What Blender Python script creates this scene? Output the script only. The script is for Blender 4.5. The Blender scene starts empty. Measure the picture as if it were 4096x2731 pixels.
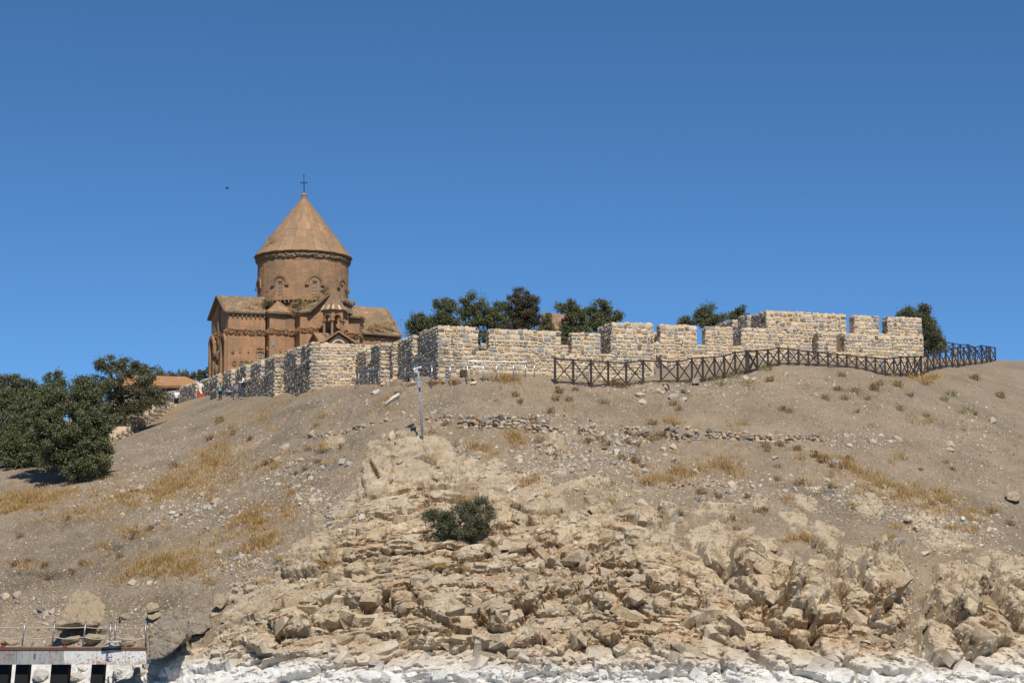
import bpy, bmesh, math, random
import numpy as np
from mathutils import Vector, Matrix, Quaternion
from mathutils.bvhtree import BVHTree

random.seed(7)
RNG = np.random.default_rng(11)
R = math.radians
SC = bpy.context.scene
COL = SC.collection

# ------------------------------------------------------------------ camera
FPX = 7964.0                 # focal length in pixels of the 4096 px wide photograph (70 mm)
CAMZ = 3.3                   # eye height on the boat above the lake
PITCH = math.atan(1085.0 / FPX)
cam_d = bpy.data.cameras.new('camera')
cam_d.sensor_width = 36.0
cam_d.lens = 36.0 * FPX / 4096.0
cam_d.clip_start = 0.5
cam_d.clip_end = 20000.0
cam = bpy.data.objects.new('camera', cam_d)
cam.location = (0, 0, CAMZ)
cam.rotation_euler = (math.pi / 2 + PITCH, 0, 0)
COL.objects.link(cam)
SC.camera = cam

# ------------------------------------------------------------------ light
SUN_AZ = R(12.5)             # sun stands behind the camera, a little to the right
SUN_EL = R(51.0)
S_DIR = Vector((math.sin(SUN_AZ) * math.cos(SUN_EL), -math.cos(SUN_AZ) * math.cos(SUN_EL), math.sin(SUN_EL)))
world = bpy.data.worlds.new('World')
SC.world = world
world.use_nodes = True
wn = world.node_tree.nodes
wl = world.node_tree.links
wn.clear()
w_out = wn.new('ShaderNodeOutputWorld')
w_bg = wn.new('ShaderNodeBackground')
w_sky = wn.new('ShaderNodeTexSky')
w_sky.sky_type = 'NISHITA'
w_sky.sun_disc = False
w_sky.sun_elevation = SUN_EL
w_sky.sun_rotation = math.atan2(S_DIR.x, S_DIR.y)
w_sky.altitude = 3000.0
w_sky.air_density = 0.8
w_sky.dust_density = 0.0
w_sky.ozone_density = 10.0
w_bg.inputs['Strength'].default_value = 0.113
w_hs = wn.new('ShaderNodeHueSaturation')      # the camera's colour rendering of the clear sky
w_hs.inputs['Saturation'].default_value = 1.04
w_hs.inputs['Hue'].default_value = 0.493
wl.new(w_sky.outputs['Color'], w_hs.inputs['Color'])
wl.new(w_hs.outputs['Color'], w_bg.inputs['Color'])
wl.new(w_bg.outputs['Background'], w_out.inputs['Surface'])

sun_d = bpy.data.lights.new('sun', 'SUN')
sun_d.energy = 4.8
sun_d.angle = R(0.53)
sun_d.color = (1.0, 0.945, 0.86)
sun = bpy.data.objects.new('sun', sun_d)
sun.rotation_euler = S_DIR.to_track_quat('Z', 'Y').to_euler()
sun.location = (30, -60, 120)
COL.objects.link(sun)

SC.view_settings.view_transform = 'Standard'
SC.view_settings.look = 'None'
SC.view_settings.exposure = 0.0
SC.view_settings.gamma = 1.0
SC.view_settings.use_curve_mapping = False

# ------------------------------------------------------------------ geometry from the photograph's angles
CA, SA = math.cos(PITCH), math.sin(PITCH)

def ray(px, py):
    u = (px - 2048.0) / FPX
    v = (1365.5 - py) / FPX
    return Vector((u, CA - v * SA, SA + v * CA))

def W(px, py, Y):
    """World point seen at photo pixel (px, py) at the distance Y."""
    d = ray(px, py)
    t = Y / d.y
    return Vector((d.x * t, Y, CAMZ + d.z * t))

def WX(px, Y, py=1500):
    return W(px, py, Y).x

def WZ(py, Y, px=2048):
    return W(px, py, Y).z

def project(P):
    """pixel of world points, arrays X, Y, Z"""
    X, Y, Z = P
    Z = Z - CAMZ
    fwd = Y * CA + Z * SA
    up = -Y * SA + Z * CA
    return 2048.0 + FPX * X / fwd, 1365.5 - FPX * up / fwd

# ------------------------------------------------------------------ objects
def tag(o, label=None, cat=None, group=None, kind=None):
    if label: o['label'] = label
    if cat: o['category'] = cat
    if group: o['group'] = group
    if kind: o['kind'] = kind
    return o

def thing(name, loc, label, cat, group=None):
    o = bpy.data.objects.new(name, None)
    o.empty_display_size = 0.3
    o.location = loc
    COL.objects.link(o)
    return tag(o, label, cat, group, 'thing')

def put_under(o, parent):
    """keep world placement of o while parenting it (parents are only ever translated)"""
    o.parent = parent
    off = Vector((0, 0, 0))
    p = parent
    while p is not None:
        off += p.location
        p = p.parent
    o.matrix_parent_inverse = Matrix.Translation(-off)
    # a mesh parent has location 0 and coordinates in the world frame
    return o

def mesh_from(name, verts, faces, mat=None, smooth=False, attrs=None):
    me = bpy.data.meshes.new(name)
    if isinstance(verts, np.ndarray) and isinstance(faces, np.ndarray):
        n, k = faces.shape
        me.vertices.add(len(verts))
        me.vertices.foreach_set('co', verts.astype(np.float32).ravel())
        me.loops.add(n * k)
        me.loops.foreach_set('vertex_index', faces.astype(np.int32).ravel())
        me.polygons.add(n)
        me.polygons.foreach_set('loop_start', (np.arange(n) * k).astype(np.int32))
        me.polygons.foreach_set('loop_total', np.full(n, k, np.int32))
        me.update(calc_edges=True)
    else:
        me.from_pydata([tuple(v) for v in verts], [], [tuple(f) for f in faces])
        me.update()
    if attrs:
        for an, (dom, vals) in attrs.items():
            a = me.attributes.new(an, 'FLOAT', dom)
            a.data.foreach_set('value', np.asarray(vals, np.float32))
    if mat is not None:
        me.materials.append(mat)
    if smooth:
        me.polygons.foreach_set('use_smooth', [True] * len(me.polygons))
    else:
        me.shade_flat()
    return me

def obj(name, me, parent=None, kind=None, label=None):
    o = bpy.data.objects.new(name, me)
    COL.objects.link(o)
    if parent is not None:
        put_under(o, parent)
    if kind: o['kind'] = kind
    if label: o['label'] = label
    return o

class MB:
    """collects simple shapes for one mesh"""
    def __init__(s):
        s.v = []; s.f = []; s.r = []
    def add(s, vs, fs, rnd=0.5):
        b = len(s.v)
        s.v.extend([Vector(x) for x in vs])
        for f in fs:
            s.f.append(tuple(i + b for i in f)); s.r.append(rnd)
        return s
    def box(s, c, size, rot=None, rnd=0.5):
        c = Vector(c); hx, hy, hz = size[0] / 2, size[1] / 2, size[2] / 2
        vs = [Vector((x, y, z)) for x in (-hx, hx) for y in (-hy, hy) for z in (-hz, hz)]
        if rot is not None: vs = [rot @ v for v in vs]
        s.add([c + v for v in vs], [(0, 1, 3, 2), (4, 6, 7, 5), (0, 4, 5, 1), (2, 3, 7, 6), (0, 2, 6, 4), (1, 5, 7, 3)], rnd)
        return s
    def bar(s, a, b, w, h=None, up=Vector((0, 0, 1)), rnd=0.5):
        a = Vector(a); b = Vector(b); h = h or w
        d = b - a; L = d.length
        if L < 1e-6: return s
        d.normalize()
        side = d.cross(up)
        if side.length < 1e-4: side = d.cross(Vector((0, 1, 0)))
        side.normalize(); u2 = side.cross(d)
        vs = []
        for p in (a, b):
            for sx, sz in ((-1, -1), (1, -1), (1, 1), (-1, 1)):
                vs.append(p + side * (sx * w / 2) + u2 * (sz * h / 2))
        s.add(vs, [(0, 1, 2, 3), (7, 6, 5, 4), (0, 4, 5, 1), (1, 5, 6, 2), (2, 6, 7, 3), (3, 7, 4, 0)], rnd)
        return s
    def tube(s, pts, rad, n=8, caps=True, rnd=0.5):
        pts = [Vector(p) for p in pts]
        if not hasattr(rad, '__len__'): rad = [rad] * len(pts)
        rings = []
        ref = Vector((0.31, 0.77, 0.55))
        for i, p in enumerate(pts):
            d = (pts[min(i + 1, len(pts) - 1)] - pts[max(i - 1, 0)])
            d = d.normalized() if d.length > 1e-9 else Vector((0, 0, 1))
            a = d.cross(ref)
            if a.length < 1e-3: a = d.cross(Vector((1, 0, 0)))
            a.normalize(); b = d.cross(a)
            rings.append([p + (a * math.cos(t) + b * math.sin(t)) * rad[i] for t in [2 * math.pi * k / n for k in range(n)]])
        vs = [v for r in rings for v in r]
        fs = []
        for i in range(len(pts) - 1):
            for k in range(n):
                fs.append((i * n + k, i * n + (k + 1) % n, (i + 1) * n + (k + 1) % n, (i + 1) * n + k))
        if caps:
            fs.append(tuple(range(n))[::-1]); fs.append(tuple(range((len(pts) - 1) * n, len(pts) * n)))
        s.add(vs, fs, rnd)
        return s
    def lathe(s, c, prof, n=16, rnd=0.5, caps=True, a0=0.0):
        """prof: list of (radius, z)"""
        c = Vector(c); vs = []; fs = []
        for (r, z) in prof:
            for k in range(n):
                t = a0 + 2 * math.pi * k / n
                vs.append(c + Vector((r * math.cos(t), r * math.sin(t), z)))
        for i in range(len(prof) - 1):
            for k in range(n):
                fs.append((i * n + k, i * n + (k + 1) % n, (i + 1) * n + (k + 1) % n, (i + 1) * n + k))
        if caps:
            fs.append(tuple(range(n))[::-1]); fs.append(tuple(range((len(prof) - 1) * n, len(prof) * n)))
        s.add(vs, fs, rnd)
        return s
    def prism(s, pts, d, rnd=0.5):
        """extrude polygon pts (list of 3D) by vector d"""
        pts = [Vector(p) for p in pts]; d = Vector(d); n = len(pts)
        vs = pts + [p + d for p in pts]
        fs = [tuple(range(n))[::-1], tuple(range(n, 2 * n))]
        for k in range(n):
            fs.append((k, (k + 1) % n, n + (k + 1) % n, n + k))
        s.add(vs, fs, rnd)
        return s
    def hexa(s, q0, q1, rnd=0.5):
        """solid between two quads of 4 points each"""
        vs = [Vector(p) for p in q0] + [Vector(p) for p in q1]
        s.add(vs, [(3, 2, 1, 0), (4, 5, 6, 7), (0, 1, 5, 4), (1, 2, 6, 5), (2, 3, 7, 6), (3, 0, 4, 7)], rnd)
        return s
    def mesh(s, name, mat, smooth=False):
        me = mesh_from(name, s.v, s.f, mat, smooth, {'rnd': ('FACE', s.r)})
        bm = bmesh.new(); bm.from_mesh(me)
        bmesh.ops.recalc_face_normals(bm, faces=bm.faces)
        bm.to_mesh(me); bm.free()
        return me
    def build(s, name, mat, parent=None, smooth=False, kind=None, label=None):
        return obj(name, s.mesh(name, mat, smooth), parent, kind, label)

# ------------------------------------------------------------------ numpy noise
def _h(ix, iy, seed):
    n = (ix.astype(np.int64) * 374761393 + iy.astype(np.int64) * 668265263 + seed * 1274126177) & 0xffffffff
    n = ((n ^ (n >> 13)) * 1274126177) & 0xffffffff
    n = ((n ^ (n >> 16)) * 2246822519) & 0xffffffff
    n = n ^ (n >> 15)
    return (n & 0xffffff).astype(np.float64) / 16777215.0

def vnoise(x, y, seed=0):
    ix = np.floor(x); iy = np.floor(y)
    fx = x - ix; fy = y - iy
    ux = fx * fx * fx * (fx * (fx * 6 - 15) + 10); uy = fy * fy * fy * (fy * (fy * 6 - 15) + 10)
    def g(a, b):
        t = _h(a, b, seed) * 2 * np.pi
        return np.cos(t) * (x - a) + np.sin(t) * (y - b)
    a = g(ix, iy); b = g(ix + 1, iy); c = g(ix, iy + 1); d = g(ix + 1, iy + 1)
    return 1.4 * ((a * (1 - ux) + b * ux) * (1 - uy) + (c * (1 - ux) + d * ux) * uy)

def fbm(x, y, oct=4, seed=0, gain=0.5):
    s = 0; a = 1.0
    for o in range(oct):
        s = s + a * vnoise(x * 2 ** o + 17.3 * o, y * 2 ** o - 9.1 * o, seed + o); a *= gain
    return s

def worley(x, y, seed=0, jit=0.9):
    ix = np.floor(x); iy = np.floor(y)
    f1 = np.full(x.shape, 9.0); f2 = np.full(x.shape, 9.0)
    cx = np.zeros_like(x); cy = np.zeros_like(x); ca = np.zeros_like(x); cb = np.zeros_like(x)
    for dx in (-1, 0, 1):
        for dy in (-1, 0, 1):
            a = ix + dx; b = iy + dy
            qx = a + 0.5 + jit * (_h(a, b, seed) - 0.5); qy = b + 0.5 + jit * (_h(a, b, seed + 71) - 0.5)
            d = np.hypot(x - qx, y - qy)
            m = d < f1
            f2 = np.where(m, f1, np.minimum(f2, d))
            cx = np.where(m, x - qx, cx); cy = np.where(m, y - qy, cy)
            ca = np.where(m, a, ca); cb = np.where(m, b, cb)
            f1 = np.where(m, d, f1)
    return f1, f2, cx, cy, ca, cb

def sstep(a, b, x):
    t = np.clip((x - a) / (b - a), 0, 1)
    return t * t * (3 - 2 * t)
# ------------------------------------------------------------------ materials
def srgb(r, g, b):
    f = lambda c: ((c / 255.0 + 0.055) / 1.055) ** 2.4 if c > 10.3 else c / 255.0 / 12.92
    return (f(r), f(g), f(b), 1.0)

class NT:
    def __init__(s, name):
        s.m = bpy.data.materials.new(name); s.m.use_nodes = True
        s.t = s.m.node_tree; s.n = s.t.nodes; s.n.clear()
        s.out = s.n.new('ShaderNodeOutputMaterial')
        s.b = s.n.new('ShaderNodeBsdfPrincipled')
        s.t.links.new(s.b.outputs[0], s.out.inputs['Surface'])
        s.b.inputs['Roughness'].default_value = 0.9
        s.b.inputs['Specular IOR Level'].default_value = 0.2
        s.geo = None
    def link(s, a, b): s.t.links.new(a, b)
    def node(s, typ, **kw):
        n = s.n.new(typ)
        for k, v in kw.items(): setattr(n, k, v)
        return n
    def pos(s):
        if s.geo is None: s.geo = s.n.new('ShaderNodeNewGeometry')
        return s.geo.outputs['Position']
    def vec(s, scale=(1, 1, 1), src=None):
        mp = s.n.new('ShaderNodeMapping'); mp.inputs['Scale'].default_value = scale
        s.link(src or s.pos(), mp.inputs['Vector']); return mp.outputs[0]
    def noise(s, scale, detail=4, rough=0.55, src=None, dist=0.0):
        n = s.n.new('ShaderNodeTexNoise'); n.inputs['Scale'].default_value = scale
        n.inputs['Detail'].default_value = detail; n.inputs['Roughness'].default_value = rough; n.inputs['Distortion'].default_value = dist
        s.link(src or s.pos(), n.inputs['Vector']); return n.outputs['Fac']
    def voro(s, scale, feature='F1', src=None, out='Distance', rand=1.0):
        n = s.n.new('ShaderNodeTexVoronoi'); n.feature = feature; n.inputs['Scale'].default_value = scale
        n.inputs['Randomness'].default_value = rand
        s.link(src or s.pos(), n.inputs['Vector']); return n.outputs[out]
    def attr(s, name, out='Fac'):
        n = s.n.new('ShaderNodeAttribute'); n.attribute_name = name; return n.outputs[out]
    def ramp(s, fac, stops, interp='LINEAR'):
        n = s.n.new('ShaderNodeValToRGB'); n.color_ramp.interpolation = interp
        e = n.color_ramp.elements
        while len(e) < len(stops): e.new(0.5)
        for i, (p, c) in enumerate(stops):
            e[i].position = p
            e[i].color = c if hasattr(c, '__len__') else (c, c, c, 1)
        s.link(fac, n.inputs[0]); return n.outputs['Color']
    def mix(s, fac, a, b, mode='MIX'):
        n = s.n.new('ShaderNodeMix'); n.data_type = 'RGBA'; n.blend_type = mode
        for k, v in ((0, fac), (6, a), (7, b)):
            inp = n.inputs[k]
            if hasattr(v, 'is_linked'): s.link(v, inp)
            elif hasattr(v, '__len__'): inp.default_value = v
            else: inp.default_value = v if k == 0 else (v, v, v, 1)
        return n.outputs[2]
    def math(s, op, a, b=None, c=None, clamp=False):
        n = s.n.new('ShaderNodeMath'); n.operation = op; n.use_clamp = clamp
        for i, v in enumerate((a, b, c)):
            if v is None: continue
            if hasattr(v, 'is_linked'): s.link(v, n.inputs[i])
            else: n.inputs[i].default_value = v
        return n.outputs[0]
    def sepz(s, axis='Z', src=None):
        n = s.n.new('ShaderNodeSeparateXYZ'); s.link(src or s.pos(), n.inputs[0]); return n.outputs[axis]
    def rnd(s):
        """per-piece random: object random + face attribute"""
        oi = s.n.new('ShaderNodeObjectInfo')
        a = s.attr('rnd')
        return s.math('FRACT', s.math('ADD', s.math('MULTIPLY', oi.outputs['Random'], 0.999), s.math('MULTIPLY', a, 7.31)))
    def color(s, c):
        if hasattr(c, 'is_linked'): s.link(c, s.b.inputs['Base Color'])
        else: s.b.inputs['Base Color'].default_value = c
    def bump(s, h, strength=0.5, dist=0.05, nrm=None):
        n = s.n.new('ShaderNodeBump'); n.inputs['Strength'].default_value = strength; n.inputs['Distance'].default_value = dist
        s.link(h, n.inputs['Height'])
        if nrm is not None: s.link(nrm, n.inputs['Normal'])
        s.link(n.outputs[0], s.b.inputs['Normal']); return n.outputs[0]
    def rough(s, v):
        if hasattr(v, 'is_linked'): s.link(v, s.b.inputs['Roughness'])
        else: s.b.inputs['Roughness'].default_value = v

def flat_mat(name, c, rough=0.7, metal=0.0, var=0.12, scale=6.0, bump=0.0):
    t = NT(name)
    f = t.noise(scale, 5, 0.6)
    k = t.ramp(f, [(0.3, 1 - var), (0.7, 1 + var)])
    t.color(t.mix(1.0, c, k, 'MULTIPLY'))
    t.rough(rough); t.b.inputs['Metallic'].default_value = metal
    t.b.inputs['Specular IOR Level'].default_value = 0.35
    if bump: t.bump(t.noise(scale * 6, 4), bump, 0.01)
    return t.m

def stone_mat(name, stops, bumpd=0.03, moss=0.0, gscale=9.0):
    """one colour per stone, mottled inside"""
    t = NT(name)
    c = t.ramp(t.rnd(), stops, 'CONSTANT')
    n1 = t.noise(gscale, 6, 0.65)
    c = t.mix(t.ramp(n1, [(0.35, 0.0), (0.75, 1.0)]), c, t.mix(1.0, c, (0.74, 0.71, 0.68, 1), 'MULTIPLY'))
    n2 = t.noise(gscale * 2.7, 5, 0.7)
    c = t.mix(t.math('MULTIPLY', t.ramp(n2, [(0.56, 0.0), (0.68, 1.0)]), 0.6), c, (0.62, 0.58, 0.52, 1))
    t.color(c); t.rough(0.92)
    t.bump(t.math('ADD', t.noise(gscale * 1.6, 6, 0.7), t.math('MULTIPLY', n2, 0.5)), 0.8, bumpd)
    return t.m

WALL_STOPS = [(0.0, srgb(200, 182, 156)), (0.10, srgb(172, 166, 157)), (0.20, srgb(204, 188, 158)), (0.32, srgb(158, 154, 148)),
              (0.42, srgb(202, 180, 148)), (0.54, srgb(186, 177, 164)), (0.66, srgb(214, 197, 171)), (0.78, srgb(142, 139, 134)),
              (0.84, srgb(188, 162, 132)), (0.90, srgb(112, 109, 103)), (0.93, srgb(220, 208, 190)), (0.98, srgb(160, 128, 106))]
M = {}
M['wall_stone'] = stone_mat('wall_stone', WALL_STOPS)
M['dark_wall_stone'] = stone_mat('grey_wall_stone', [(p, tuple(x * k for x, k in zip(c[:3], (0.80, 0.82, 0.86))) + (1,)) for p, c in WALL_STOPS])
t = NT('sandy_mortar')
c = t.ramp(t.noise(3.0, 6, 0.65), [(0.3, srgb(202, 174, 138)), (0.7, srgb(222, 198, 162))])
c = t.mix(t.ramp(t.noise(14, 5), [(0.5, 0.0), (0.7, 0.5)]), c, srgb(180, 154, 122))
t.color(c); t.bump(t.noise(16, 6, 0.7), 0.6, 0.02)
M['mortar'] = t.m
M['dry_stone'] = stone_mat('dry_stone', [(0.0, srgb(180, 160, 134)), (0.25, srgb(156, 145, 130)), (0.45, srgb(190, 170, 144)), (0.68, srgb(134, 129, 122)), (0.8, srgb(172, 140, 112)), (0.94, srgb(104, 101, 97))])
M['slope_rock'] = stone_mat('slope_rock', [(0.0, srgb(190, 174, 152)), (0.3, srgb(170, 162, 150)), (0.5, srgb(196, 178, 152)), (0.72, srgb(150, 145, 137)), (0.82, srgb(202, 194, 182)), (0.93, srgb(122, 118, 112))])
M['cliff_rubble'] = stone_mat('cliff_rubble', [(0.0, srgb(184, 164, 134)), (0.3, srgb(168, 148, 120)), (0.6, srgb(196, 178, 150)), (0.8, srgb(146, 134, 116))])
M['white_rock'] = stone_mat('white_shore_rock', [(0.0, srgb(206, 204, 198)), (0.35, srgb(190, 184, 174)), (0.7, srgb(216, 214, 208))], 0.05)

def tufa(name, a, b, c3, stain=srgb(84, 66, 48), bumpd=0.02, dots=True):
    t = NT(name)
    r = t.rnd()
    c = t.ramp(r, [(0.0, a), (0.5, b), (1.0, c3)])
    big = t.noise(0.55, 5, 0.6)
    c = t.mix(t.math('MULTIPLY', t.ramp(big, [(0.44, 0.0), (0.66, 1.0)]), 0.7), c, stain)
    # vertical rain streaks
    st = t.noise(1.0, 4, 0.6, src=t.vec((2.6, 2.6, 0.16)))
    c = t.mix(t.math('MULTIPLY', t.ramp(st, [(0.54, 0.0), (0.74, 1.0)]), 0.5), c, stain)
    n = t.noise(7, 6, 0.7)
    c = t.mix(1.0, c, t.ramp(n, [(0.25, 0.74), (0.75, 1.18)]), 'MULTIPLY')
    c = t.mix(t.math('MULTIPLY', t.ramp(t.noise(2.1, 6, .7), [(0.52, 0.0), (0.66, 1.0)]), 0.42), c, srgb(122, 108, 88))
    if dots:
        v = t.voro(2.1)
        c = t.mix(t.math('MULTIPLY', t.ramp(v, [(0.045, 1.0), (0.075, 0.0)]), 0.55), c, srgb(205, 180, 150))
    t.color(c); t.rough(0.93)
    t.bump(t.math('ADD', n, t.noise(20, 5, 0.7)), 0.5, bumpd)
    return t.m
M['tufa'] = tufa('red_brown_tufa', srgb(170, 130, 97), srgb(180, 137, 102), srgb(158, 125, 96), stain=srgb(132, 114, 92))
M['tufa_joint'] = flat_mat('tufa_joint', srgb(150, 122, 92), 0.95, var=0.15)
M['tufa_relief'] = tufa('carved_tufa', srgb(160, 123, 89), srgb(150, 117, 86), srgb(166, 127, 92), stain=srgb(116, 96, 76), dots=False)
M['grey_tufa'] = tufa('weathered_grey_tufa', srgb(136, 115, 90), srgb(126, 107, 85), srgb(142, 119, 93), stain=srgb(104, 92, 75), dots=False)
M['roof_slab'] = tufa('roof_slab_stone', srgb(164, 130, 98), srgb(148, 120, 92), srgb(178, 142, 108), stain=srgb(136, 115, 92))
M['roof_slab_grey'] = tufa('grey_roof_slab', srgb(150, 128, 102), srgb(122, 112, 96), srgb(164, 130, 98), stain=srgb(112, 103, 88))
M['orange_roof'] = tufa('orange_roof', srgb(176, 126, 80), srgb(170, 120, 76), srgb(182, 132, 86), stain=srgb(160, 136, 108), dots=False)
M['pale_band'] = flat_mat('pale_roof_slab', srgb(192, 170, 140), 0.9)
M['dark_band'] = flat_mat('dark_roof_slab', srgb(78, 70, 62), 0.9)
M['red_band'] = flat_mat('dull_red_roof_slab', srgb(132, 98, 80), 0.9)
M['white_paint'] = flat_mat('white_window_paint', srgb(176, 170, 160), 0.5)
t = NT('window_glass'); t.color((0.012, 0.016, 0.02, 1)); t.rough(0.12); t.b.inputs['Specular IOR Level'].default_value = 0.6
M['glass'] = t.m
M['iron'] = flat_mat('black_iron', srgb(32, 30, 30), 0.5, 0.2)
M['fence'] = flat_mat('dark_brown_fence_paint', srgb(58, 49, 44), 0.6)
M['galv'] = flat_mat('galvanised_steel', srgb(176, 180, 184), 0.32, 0.85, var=0.08)
M['greypaint'] = flat_mat('grey_painted_metal', srgb(146, 150, 152), 0.5, 0.1)
M['darkgrey'] = flat_mat('dark_grey_metal', srgb(72, 72, 74), 0.5, 0.1)
M['lampwhite'] = flat_mat('white_lamp_housing', srgb(200, 202, 202), 0.4)
M['pvc'] = flat_mat('white_plastic_pipe', srgb(214, 206, 190), 0.5)
M['binwood'] = flat_mat('brown_wood', srgb(86, 68, 52), 0.8)
M['blackplastic'] = flat_mat('black_plastic', srgb(34, 34, 34), 0.6)
# ------------------------------------------------------------------ terrain
CTRL = []
def ctl(px, py, Y): CTRL.append(tuple(W(px, py, Y)))
for px, rows in {
    -350: ((2731, 101), (2450, 107), (2200, 115), (2000, 124), (1850, 136)),
    50:   ((2731, 97), (2580, 99.5), (2400, 103.5), (2200, 109.5), (2050, 115.5), (1900, 124.5), (1800, 133)),
    450:  ((2731, 93), (2580, 95), (2400, 99), (2200, 104.5), (2000, 113.5), (1850, 128), (1790, 138), (1772, 142)),
    705:  ((2731, 89), (2550, 91.5), (2400, 95), (2200, 101.5), (2000, 110.5), (1850, 121.5), (1700, 141), (1612, 158)),
    900:  ((2731, 86), (2500, 90), (2300, 95), (2100, 102), (1900, 112), (1750, 125), (1650, 138), (1598, 147)),
    575: ((1860, 127), (1790, 135), (1722, 146.5)),
    1080: ((2300, 93), (1900, 107.5), (1750, 118), (1640, 128.5), (1578, 135)),
    990: ((1650, 134), (1594, 141)),
    1245: ((2731, 82.5), (2500, 86.5), (2300, 91), (2100, 96.5), (1900, 103.5), (1750, 110), (1630, 117), (1566, 122)),
    1650: ((2731, 81), (2500, 85), (2300, 89.5), (2100, 94), (1900, 99.5), (1760, 104), (1600, 108.5), (1522, 112)),
    2100: ((2731, 80), (2500, 84), (2300, 88), (2100, 93), (1900, 98.5), (1700, 104.5), (1560, 107.5), (1507, 109)),
    2600: ((2731, 79), (2500, 83), (2300, 87), (2100, 92), (1900, 98), (1700, 105), (1580, 109), (1524, 111.5)),
    3115: ((2731, 79.5), (2500, 83.5), (2300, 88), (2100, 93), (1900, 99), (1700, 106), (1550, 112.5), (1464, 117)),
    3540: ((2731, 80), (2500, 84.5), (2300, 89.5), (2100, 95), (1900, 101.5), (1700, 109), (1580, 114), (1503, 118.5)),
    3800: ((2731, 81), (2400, 88.5), (2100, 97), (1900, 104.5), (1700, 114), (1560, 125), (1468, 137)),
    4040: ((2731, 82), (2400, 90), (2100, 99.5), (1900, 108.5), (1700, 121), (1550, 140), (1442, 163)),
    4450: ((2731, 84), (2400, 93), (2100, 104), (1850, 120), (1600, 148), (1450, 172)),
}.items():
    for py, Y in rows: ctl(px, py, Y)
# terrace behind the crest, wall feet, courtyard, far side of the island (world metres)
for _p in ((972, 1594, 144), (944, 1597, 146.5), (880, 1598.5, 152.5), (800, 1603, 163), (1050, 1583, 138), (1150, 1569, 132), (640, 1668, 153.5), (706, 1616, 160), (440, 1722, 155), (400, 1742, 156), (3900, 1456, 149), (3985, 1441, 160), (3850, 1463, 143), (4220, 1440, 168), (470, 1745, 150), (467, 1655, 178), (300, 1670, 182), (560, 1720, 155), (640, 1660, 162)): ctl(*_p)
CTRL += [(-4.0, 110.6, 16.35), (2, 112.4, 16.5), (7.9, 113.8, 16.65), (8.6, 118, 17.6), (9, 123, 18.4), (17, 125.5, 19.2), (24.5, 128, 19.6), (15, 140, 20.2),
         (-7.6, 119.5, 17.0), (-9.8, 125.6, 17.3), (-12.6, 124.8, 17.35), (-26, 168, 21.0), (-29.5, 180, 21.3), (-27, 165, 20.6),
         (-20, 190, 21.6), (-10, 175, 21.4), (0, 150, 20.6), (0, 190, 21.8), (20, 180, 23.0), (40, 180, 24.6), (33, 165, 24.0), (42, 172, 24.2), (-33, 190, 20.5), (-50, 180, 17),
         (-40, 165, 16.9), (-48, 150, 13.4), (-60, 120, 6), (-60, 100, 0.2), (-90, 110, 0), (-90, 150, 9), (-60, 230, 17), (0, 230, 21), (60, 230, 22), (60, 150, 20.5),
         (60, 95, 2.5), (85, 120, 8), (90, 170, 17), (0, 300, 6), (-90, 300, 2), (90, 300, 5), (0, 345, -3), (-120, 345, -4), (120, 345, -4),
         (-125, 110, -3), (-125, 220, -2), (125, 100, -3), (125, 220, 2), (0, 72, -2.2), (-30, 78, -2.2), (30, 72, -2.2), (-60, 86, -2.4), (60, 76, -2.4),
         (0, 55, -6), (-70, 55, -6), (70, 55, -6), (-125, 70, -6), (125, 70, -6)]
CT = np.array(CTRL)
_n = len(CT)
def _U(r2): return r2 * np.log(r2 + 1e-9)
_K = _U(((CT[:, None, :2] - CT[None, :, :2]) / 50.0 ** 1 * 1.0).__pow__(2).sum(-1)) + np.eye(_n) * 0.004
_P = np.c_[np.ones(_n), CT[:, :2] / 50.0]
_A = np.zeros((_n + 3, _n + 3)); _A[:_n, :_n] = _K; _A[:_n, _n:] = _P; _A[_n:, :_n] = _P.T
_wt = np.linalg.solve(_A, np.r_[CT[:, 2], 0, 0, 0])
def base_z(X, Y):
    sh = X.shape; X = X.ravel(); Y = Y.ravel()
    out = np.empty(len(X))
    for i in range(0, len(X), 60000):
        x = X[i:i + 60000, None] / 50.0; y = Y[i:i + 60000, None] / 50.0
        r2 = (x - CT[None, :, 0] / 50.0) ** 2 + (y - CT[None, :, 1] / 50.0) ** 2
        out[i:i + 60000] = _U(r2) @ _wt[:_n] + _wt[_n] + _wt[_n + 1] * x[:, 0] + _wt[_n + 2] * y[:, 0]
    return out.reshape(sh)
def gz(x, y): return float(base_z(np.array([x], float), np.array([y], float))[0])

def spaced(parts):
    out = [parts[0][0]]
    for a, b, s in parts:
        n = max(1, int(round((b - a) / s)))
        out += list(a + (b - a) * (np.arange(1, n + 1) / n))
    return np.array(out)
gx = spaced([(-125, -60, 5), (-60, -40, 1.2), (-40, -28, 0.35), (-28, 30, 0.07), (30, 42, 0.3), (42, 60, 1.2), (60, 125, 5)])
gy = spaced([(52, 74, 3), (74, 77.5, 0.5), (77.5, 97, 0.054), (97, 119, 0.095), (119, 150, 0.24), (150, 185, 0.8), (185, 235, 3), (235, 345, 8)])
X, Y = np.meshgrid(gx, gy)
Xc, Yc = np.meshgrid(gx[::4], gy[::4])
Zb = base_z(X, Y)
Zy, Zx = np.gradient(Zb, gy, gx)
PX, PY = project((X, Y, Zb))

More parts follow.
